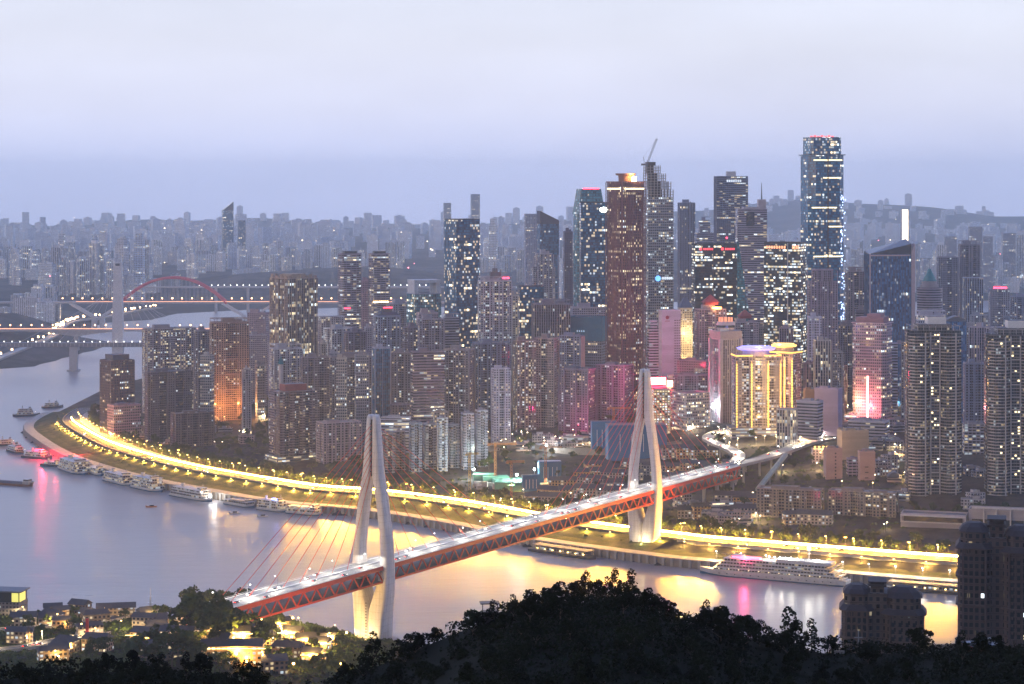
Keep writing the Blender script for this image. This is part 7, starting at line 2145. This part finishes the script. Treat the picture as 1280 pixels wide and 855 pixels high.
for i in range(22):
    u, v = rr.uniform(15, 235), rr.uniform(768, 826)
    x, y, z = hit(u, v, znear, 1100, 1735)
    lit = rr.choice((.2, .35, .6))
    house(f'{ADJ[i % 12]} old house {PL[0 if v < 790 and u < 110 else 1 if u < 140 else 2 if v < 785 else 3]}', x, y, z, rr.uniform(12, 22), rr.uniform(8, 12), rr.uniform(5, 10), rr.uniform(-.5, .5), rr.choice(((.3, .2, .13), (.24, .18, .14), (.42, .34, .26))), lit, 'old_house', 'smaller houses of the old quarter', None, rr.choice((0, 2)), 'gold' if lit > .25 else 'resi')
    if i % 2: 
        o = thing('lantern_post', 'cluster lantern glowing by the old houses', 'lantern', (x + 5, y - 8, z), 0, 'cluster lanterns of the old quarter')
        mb = MB(); mb.cyl(0, 0, -1, 4, .1, .08, 6); mb.build('post', [M_DARK], o)
        mb = MB(); mb.cyl(0, 0, 4, 5, .6, .6, 8); mb.build('lantern', [glow('lantern_glow', (1, .62, .18), 16)], o)
        point(o, (0, -.5, 6.4), (1, .60, .16), 9000, .8)
# glass cube block on the western bank
x, y, z = hit(8, 768, znear, 1100, 1800)
gb = thing('gallery_building', 'stone banded hall topped by a glass box with yellow lit end', 'building', (x, y, z), -.15)
mb = MB(); mb.box(-8, 0, -3, 44, 20, 14, 0, 0, 1); mb.build('wall', [STY['resi2'](), M_ROOF], gb, color=(.16, .14, .15, .10))
mb = MB(); mb.box(-6, 0, 11, 40, 17, 8, 0, 0, 0); mb.build('glass_box', [M_DGLASS], gb)
mb = MB(); mb.box(-6, 0, 19, 44, 20, 1); mb.build('roof_slab', [plain('slate', (.10, .12, .16), .6)], gb)
mb = MB(); mb.box(10.6, -8.6, 11.5, 5.5, .3, 7); mb.box(14.2, -2, 11.5, .3, 12, 7); mb.build('lit_panel', [glow('panel_yellow', (.75, .70, .16), .9)], gb)
# street on the lower bank
P = []
for u, v in ((-30, 792), (30, 788), (70, 785), (105, 782), (140, 776), (160, 770)):
    x, y, z = hit(u, v, znear, 1000, 1745); P.append((x, y, z + 1.2))
mb, L_, n_, zz = ribbon(P, 6, 2.5, None, 'x'); structure(mb.build('bank_street', [M_ASPH, M_CONC]))
P2 = []
for u, v in ((-30, 818), (30, 812), (60, 806), (100, 798), (130, 792)):
    x, y, z = hit(u, v, znear, 1000, 1745); P2.append((x, y, z + 1.2))
mb, L2, n2_, zz2 = ribbon(P2, 6, 2.5, None, 'x'); structure(mb.build('bank_street', [M_ASPH, M_CONC]))
lh = street_lamp('street_lamp', 'street lamp on the curving road of the old quarter', 'street lamps of the old quarter', 8, 1.2, G_WARM, .55)
n = 0
for Lx, zx in ((L_, zz), (L2, zz2)):
    for i in range(1, len(Lx) - 1, 4):
        put_lamp(lh, Lx[i][0], Lx[i][1] + 6.5, zx[i], PI, n == 0, (1, .74, .40), 16000, 8, 1.2); n += 1
for (u, v, W_, c) in ((89, 754, 30000, (1, .50, .12)), (30, 772, 9000, (1, .8, .3)), (20, 782, 9000, (1, .8, .3)), (262, 756, 16000, (1, .7, .25)), (283, 752, 20000, (1, .75, .3)), (300, 770, 14000, (1, .65, .2)), (330, 772, 12000, (1, .62, .18)), (350, 768, 12000, (1, .62, .18)), (420, 796, 9000, (1, .7, .3)), (340, 812, 12000, (1, .62, .18)), (405, 818, 9000, (1, .65, .2)), (150, 790, 9000, (1, .7, .3)),
        (308, 832, 9000, (1, .6, .2)), (210, 782, 10000, (1, .62, .2)), (375, 786, 9000, (1, .62, .18)), (240, 812, 9000, (1, .6, .2)), (120, 800, 9000, (1, .75, .4))):
    x, y, z = hit(u, v, znear, 1100, 1745)
    put_lamp(lh, x, y, z, rr.uniform(0, 6), False, c, W_ * 2.4, 8, 1.2, 'warm lamp shining among the houses of the old quarter')['group'] = 'lamps among the old houses'
for k in range(12):
    Lx, zx = ((L_, zz), (L2, zz2))[k % 2]; i = rr.randint(1, len(Lx) - 3); d = Lx[i + 1] - Lx[i]
    put_car(Lx[i][0], Lx[i][1] - rr.choice((-2.5, 2.5)), zx[i] + .03, math.atan2(-d[0], d[1]) + rr.choice((0, PI)), 'car on the curving road of the old quarter', 'cars in the old quarter')
# red pylon sign and white little spire
x, y, z = hit(109, 800, znear, 1000, 1745)
o = thing('sign_pillar', 'slim red advertising pillar beside the curving road', 'sign', (x, y, z)); h = zv(773, y) - z
mb = MB(); mb.box(0, 0, 0, 2.2, 1.2, h); mb.build('panel', [plain('sign_red', (.35, .02, .03), .5)], o); mb = MB(); mb.box(0, 0, -1, 2.6, 1.6, 1.4); mb.build('base', [M_CONC], o)
x, y, z = hit(188, 752, znear, 1000, 1745)
o = thing('spire', 'small white lit pagoda spire against the river', 'spire', (x, y, z)); h = zv(735, y) - z
mb = MB()
for k in range(5): mb.cyl(0, 0, h * .16 * k, h * .16 * (k + 1), 3.0 - .5 * k, 2.2 - .45 * k, 8); mb.cyl(0, 0, h * .16 * (k + 1) - .3, h * .16 * (k + 1), 3.4 - .5 * k, 3.2 - .5 * k, 8)
mb.tube((0, 0, h * .8), (0, 0, h), .25, 5); mb.build('tiers', [M_WHITE], o); point(o, (0, -6, 4), (1, .95, .8), 2500, .6)
# trees of the old quarter
for (u0, u1, v0, v1, nn, s0, s1) in ((0, 140, 752, 785, 24, .6, 1.0), (150, 240, 748, 765, 12, .8, 1.2), (240, 325, 726, 765, 22, 1.5, 2.3), (300, 350, 760, 800, 12, 1.0, 1.5), (230, 300, 790, 830, 12, .8, 1.2), (330, 430, 800, 845, 16, .8, 1.2), (100, 200, 788, 810, 14, .7, 1.1), (395, 445, 785, 800, 6, .9, 1.2)):
    for k in range(nn):
        u, v = rr.uniform(u0, u1), rr.uniform(v0, v1)
        x, y, z = hit(u, v + 14, znear, 1100, 1735)
        if y > 1730: continue
        tree(x, y, z, rr.uniform(s0, s1), rr, 'mid', 'leafy tree lit from below among the houses of the old quarter', 'trees of the old quarter')

# ------------------------------------------------------------------ domed apartment towers below the hill
M_MANS = plain('mansard_tile', (.035, .028, .036), .8, 0, .3, .4)
def chateau(label, u0, u1, vt, vb, Y, wings, col, seed, nwin=90):
    rr = random.Random(seed)
    W_ = (u1 - u0) * Y / F; cx = xu((u0 + u1) / 2, Y + 12)
    z0 = zv(vb, Y) ; ht = zv(vt, Y) - z0
    root = thing('apartment_tower', label, 'building', (cx, Y + 14, z0), math.atan2(640 - (u0 + u1) / 2, F))
    m = facade('chat', 2.9, 3.0, .46, .56, (.02, .024, .035), cool=.3, st=1.2, band=.08)
    wallc = (*col, .05)
    bw = []
    for (fx0, fx1, fh) in wings:
        x0, x1 = -W_ / 2 + fx0 * W_, -W_ / 2 + fx1 * W_; hh = ht * fh; w = x1 - x0
        roofh = w * .24
        mb = MB()
        oct_ = [(x + (x0 + x1) / 2, y) for x, y in chamf(w, 18, w * .22)]
        mb.prism(oct_, -30, hh - roofh - 6.5, 0, 1)
        for k in range(5):
            xx = x0 + w * (.16 + .17 * k); mb.box(xx, -9.2, -30, .7, .7, hh - roofh + 23, 0, 2)
        for z in np.arange(hh - roofh - 30, hh - roofh - 6, 11.5):
            mb.prism([(x + (x0 + x1) / 2, y) for x, y in chamf(w + 1.6, 19.6, w * .22)], z, z + .8, 2, 2, True, True)
        mb.build('wing', [m, M_ROOF, M_TRIM], root, color=wallc)
        mb = MB()
        mb.prism([(x + (x0 + x1) / 2, y) for x, y in chamf(w + 2.2, 20.2, w * .22)], hh - roofh - 6.5, hh - roofh - 4.5, 0, 0, poly2=[(x + (x0 + x1) / 2, y) for x, y in chamf(w - 1, 17, w * .22)])
        mb.build('skirt_roof', [M_MANS], root)
        mb = MB(); mb.prism([(x + (x0 + x1) / 2, y) for x, y in chamf(w * .84, 14.5, w * .2)], hh - roofh - 4.5, hh - roofh, 0, 1); mb.build('top_storey', [m, M_ROOF], root, color=wallc)
        mb = MB()
        A = [(x + (x0 + x1) / 2, y) for x, y in chamf(w * .92, 16, w * .2)]; Bq = [(x + (x0 + x1) / 2, y) for x, y in chamf(w * .74, 12, w * .18)]; Cq = [(x + (x0 + x1) / 2, y) for x, y in chamf(w * .40, 6, w * .1)]
        mb.prism(A, hh - roofh, hh - roofh * .45, 0, 0, False, True, Bq); mb.prism(Bq, hh - roofh * .45, hh, 0, 0, True, False, Cq)
        mb.build('mansard_roof', [M_MANS], root)
        bw.append((x0, x1, hh - roofh - 8))
    xc = -W_ / 2 + W_ * .5 * (wings[0][1] + wings[-1][0]); wc_ = max(5.5, W_ * .14)
    mb = MB(); mb.box(xc, 1, -30, wc_ * 1.5, 14, ht * .84 + 30, 0, 0, 1); mb.box(xc, 0, ht * .84, wc_, 9, ht * .09, 0, 0, 1); mb.build('stair_tower', [m, M_ROOF], root, color=wallc)
    mb = MB(); mb.prism([(x + xc, y) for x, y in rect(wc_ * 1.35, 11)], ht * .93, ht * .95, 0, 0, True, True); mb.prism([(x + xc, y) for x, y in rect(wc_ * 1.05, 8.6)], ht * .95, ht * .985, 0, 0); mb.prism([(x + xc, y) for x, y in rect(wc_ * 1.4, 11.4)], ht * .985, ht, 0, 0, True, True)
    mb.build('cupola', [M_MANS], root)
    # each visible window is a part of its own
    mb = MB(); mb.box(0, 0, 0, 1.25, .24, 1.7); w0 = None
    fr = []
    for (x0, x1, zt) in bw:
        w = x1 - x0
        for k in range(int(min(zt, 60) / 3.0)):
            for j in range(4): fr.append((x0 + w * (.245 + .17 * j), -9.08, zt - 3.4 - k * 3.0))
    rr.shuffle(fr)
    for (xx, yy, zz_) in fr[:nwin]:
        lit = rr.random() < .05
        if lit:
            o = mb.build('window', [G_ROOM if rr.random() < .6 else G_COOLROOM], root, loc=(xx, yy, zz_))
        elif w0 is None: w0 = mb.build('window', [M_DGLASS], root, loc=(xx, yy, zz_))
        else:
            o = w0.copy(); COL.objects.link(o); o.parent = root; o.location = (xx, yy, zz_)
    mb = MB(); mb.box(0, 0, 0, .9, .2, 1.1); l0 = None
    if ht > 50:
        for k in range(20):
            loc = (xc, -6.2, ht * .80 - k * 3.0)
            if rr.random() < .3: continue
            if l0 is None: l0 = mb.build('stair_window', [G_COOLROOM], root, loc=loc)
            else:
                o = l0.copy(); COL.objects.link(o); o.parent = root; o.location = loc
chateau('short mansard roofed apartment tower with two domed wings and a cupola over the water', 1053, 1156, 732, 822, 900, ((0, .37, .93), (.50, 1.0, .92)), (.085, .062, .055), 3)
chateau('tall dark mansard roofed apartment tower with a boxy cupola at the edge of the view', 1199, 1292, 653, 800, 880, ((0, .44, .955), (.60, 1.1, .94)), (.075, .055, .058), 8)
# little red house and poles on the hill
Y = 640 * HS
x = xu(1228, Y)
z = zv(826, Y)
o = thing('hill_house', 'small red brick house with a blue metal roof among the hillside shrubs', 'house', (x, Y, z), .3); o.scale = (HS,) * 3
mb = MB(); mb.prism(rect(9, 7), -4, 5, 0, 1); mb.build('wall', [facade('hillhouse', 3, 2.6, .4, .5, (.02, .02, .03), cool=.8, st=.6), M_ROOF], o, color=(.12, .03, .025, .0))
mb = MB(); mb.box(0, -5, 1.0, 8, 4, .2, 0, 0); mb.box(0, 0, 5, 9.6, 7.6, .3); mb.build('roof', [plain('blue_metal', (.06, .09, .16), .5)], o)
mb = MB(); mb.cyl(2.4, 0, 5.3, 6.6, .6, .6, 10); mb.build('water_tank', [M_STEEL], o)
for u, vt, Y, lab in ((1049, 812, 560 * HS, 'thin pole carrying a flat white panel on the dark hillside'), (1073, 788, 590 * HS, 'thin utility pole in front of the short mansard roofed tower')):
    x = xu(u, Y); z = zn(x, Y); h = zv(vt, Y) - z
    o = thing('utility_pole', lab, 'pole', (x, Y, z))
    mb = MB(); mb.cyl(0, 0, -1, h, .10, .07, 6); mb.build('pole', [M_STEEL], o)
    mb = MB(); mb.box(0, -.1, h - .9, 1.2 if 'panel' in lab else 1.0, .12, .8 if 'panel' in lab else .1); mb.build('panel' if 'panel' in lab else 'crossarm', [M_STEEL], o)
# viewing pavilion on the crest
Y = 560 * HS; x = xu(612, Y); z = zn(x, Y) + .9
o = thing('pavilion', 'small dark flat roofed pavilion on the shoulder of the near hill', 'pavilion', (x, Y, z), .1); o.scale = (HS,) * 3
mb = MB(); mb.box(0, 0, -3, 4.2, 3, 3.4, 0, 0); mb.box(0, 0, 2.4, 5, 3.6, .25); [mb.box(sx * 1.9, -1.2, .4, .2, .2, 2) for sx in (-1, 0, 1)]; mb.build('frame', [M_DARK], o)

for k in range(22):
    x, y = rr.uniform(-236, -156), rr.uniform(1368, 1430)
    tree(x, y, zn(x, y) - .5, rr.uniform(1.2, 2.5), rr, 'mid', 'big leafy tree on the knoll that hides the bridge end', 'big trees on the knoll at the bridge end')

for k, (u, v, W_) in enumerate(((268, 800, 40000), (292, 812, 40000), (318, 790, 30000), (250, 790, 26000), (352, 800, 26000), (385, 822, 26000), (322, 832, 26000), (225, 812, 20000), (410, 806, 20000), (180, 800, 20000), (365, 776, 20000))):
    x, y, z = hit(u, v, znear, 1100, 1745)
    put_lamp(lh, x, y, z, rr.uniform(0, 6), False, (1, .58, .14), 10, 6, 1.2, 'warm lamp shining among the houses of the old quarter')['group'] = 'lamps among the old houses'
    o = thing('lantern_post', 'cluster lantern glowing by the old houses', 'lantern', (x + 3, y - 2, z), 0, 'cluster lanterns of the old quarter')
    mb = MB(); mb.cyl(0, 0, -1, 5, .1, .08, 6); mb.build('post', [M_DARK], o)
    mb = MB(); mb.cyl(0, 0, 5, 6.2, .9, .9, 8); mb.build('lantern', [glow('lantern_glow', (1, .62, .18), 16)], o)
    point(o, (0, -.5, 7.4), (1, .56, .13), W_, .8)

for k in range(34):
    u, v = rr.uniform(215, 440), rr.uniform(765, 842)
    x, y, z = hit(u, v, znear, 1100, 1735)
    o = thing('lantern_post', 'cluster lantern glowing by the old houses', 'lantern', (x, y, z), 0, 'cluster lanterns of the old quarter')
    mb = MB(); mb.cyl(0, 0, -1, 4, .1, .08, 6); mb.build('post', [M_DARK], o)
    mb = MB(); mb.cyl(0, 0, 4, 5, .7, .7, 8); mb.build('lantern', [glow('lantern_glow', (1, .62, .18), 16)], o)
    point(o, (0, -.5, 6.4), (1, .54, .11), 13000, .8)
AV = np.array([(o.location.x, o.location.y, 11.0 if o.name.startswith('old_house') else 4.5) for o in COL.objects if o.name.startswith(('old_house', 'lantern_post', 'gallery_building', 'sign_pillar', 'spire')) or (o.name.startswith('street_lamp') and o.location.y < 1750 and o.location.z < 70 and o.location.x < 0)]
              + [(p[0], p[1], 8.5) for p in L_] + [(p[0], p[1], 8.5) for p in L2])
def quarter_pt(r):
    Y = r.uniform(1120, 1735); x = r.uniform(-440, -85)
    if (np.hypot(AV[:, 0] - x, AV[:, 1] - Y) < AV[:, 2]).any(): return None
    z = zn(x, Y)
    if z < 1: return None
    return (x, Y, z - .5, r.uniform(1.3, 3.4))
scatter_mass('shrubbery', 150000, quarter_pt, .7, 1.3, M_LEAF, 'shrubs and low trees filling the gaps between the old houses', 'shrubbery', 5, 16)
# ------------------------------------------------------------------ the evening air
mb = MB()
mb.box(0, 7900, -30, 10400, 17800, 540)
hm = bpy.data.materials.new('evening_haze'); hm.use_nodes = True
hn = hm.node_tree.nodes; hn.clear()
ho = hn.new('ShaderNodeOutputMaterial'); hv = hn.new('ShaderNodeVolumePrincipled')
hv.inputs['Color'].default_value = (.84, .92, 1.0, 1)
hv.inputs['Density'].default_value = HAZE
hv.inputs['Anisotropy'].default_value = .6
hm.node_tree.links.new(hv.outputs[0], ho.inputs['Volume'])
hz_ = mb.build('haze', [hm])
tag(hz_, 'pale blue evening haze lying over the river and the city', 'haze', kind='stuff')
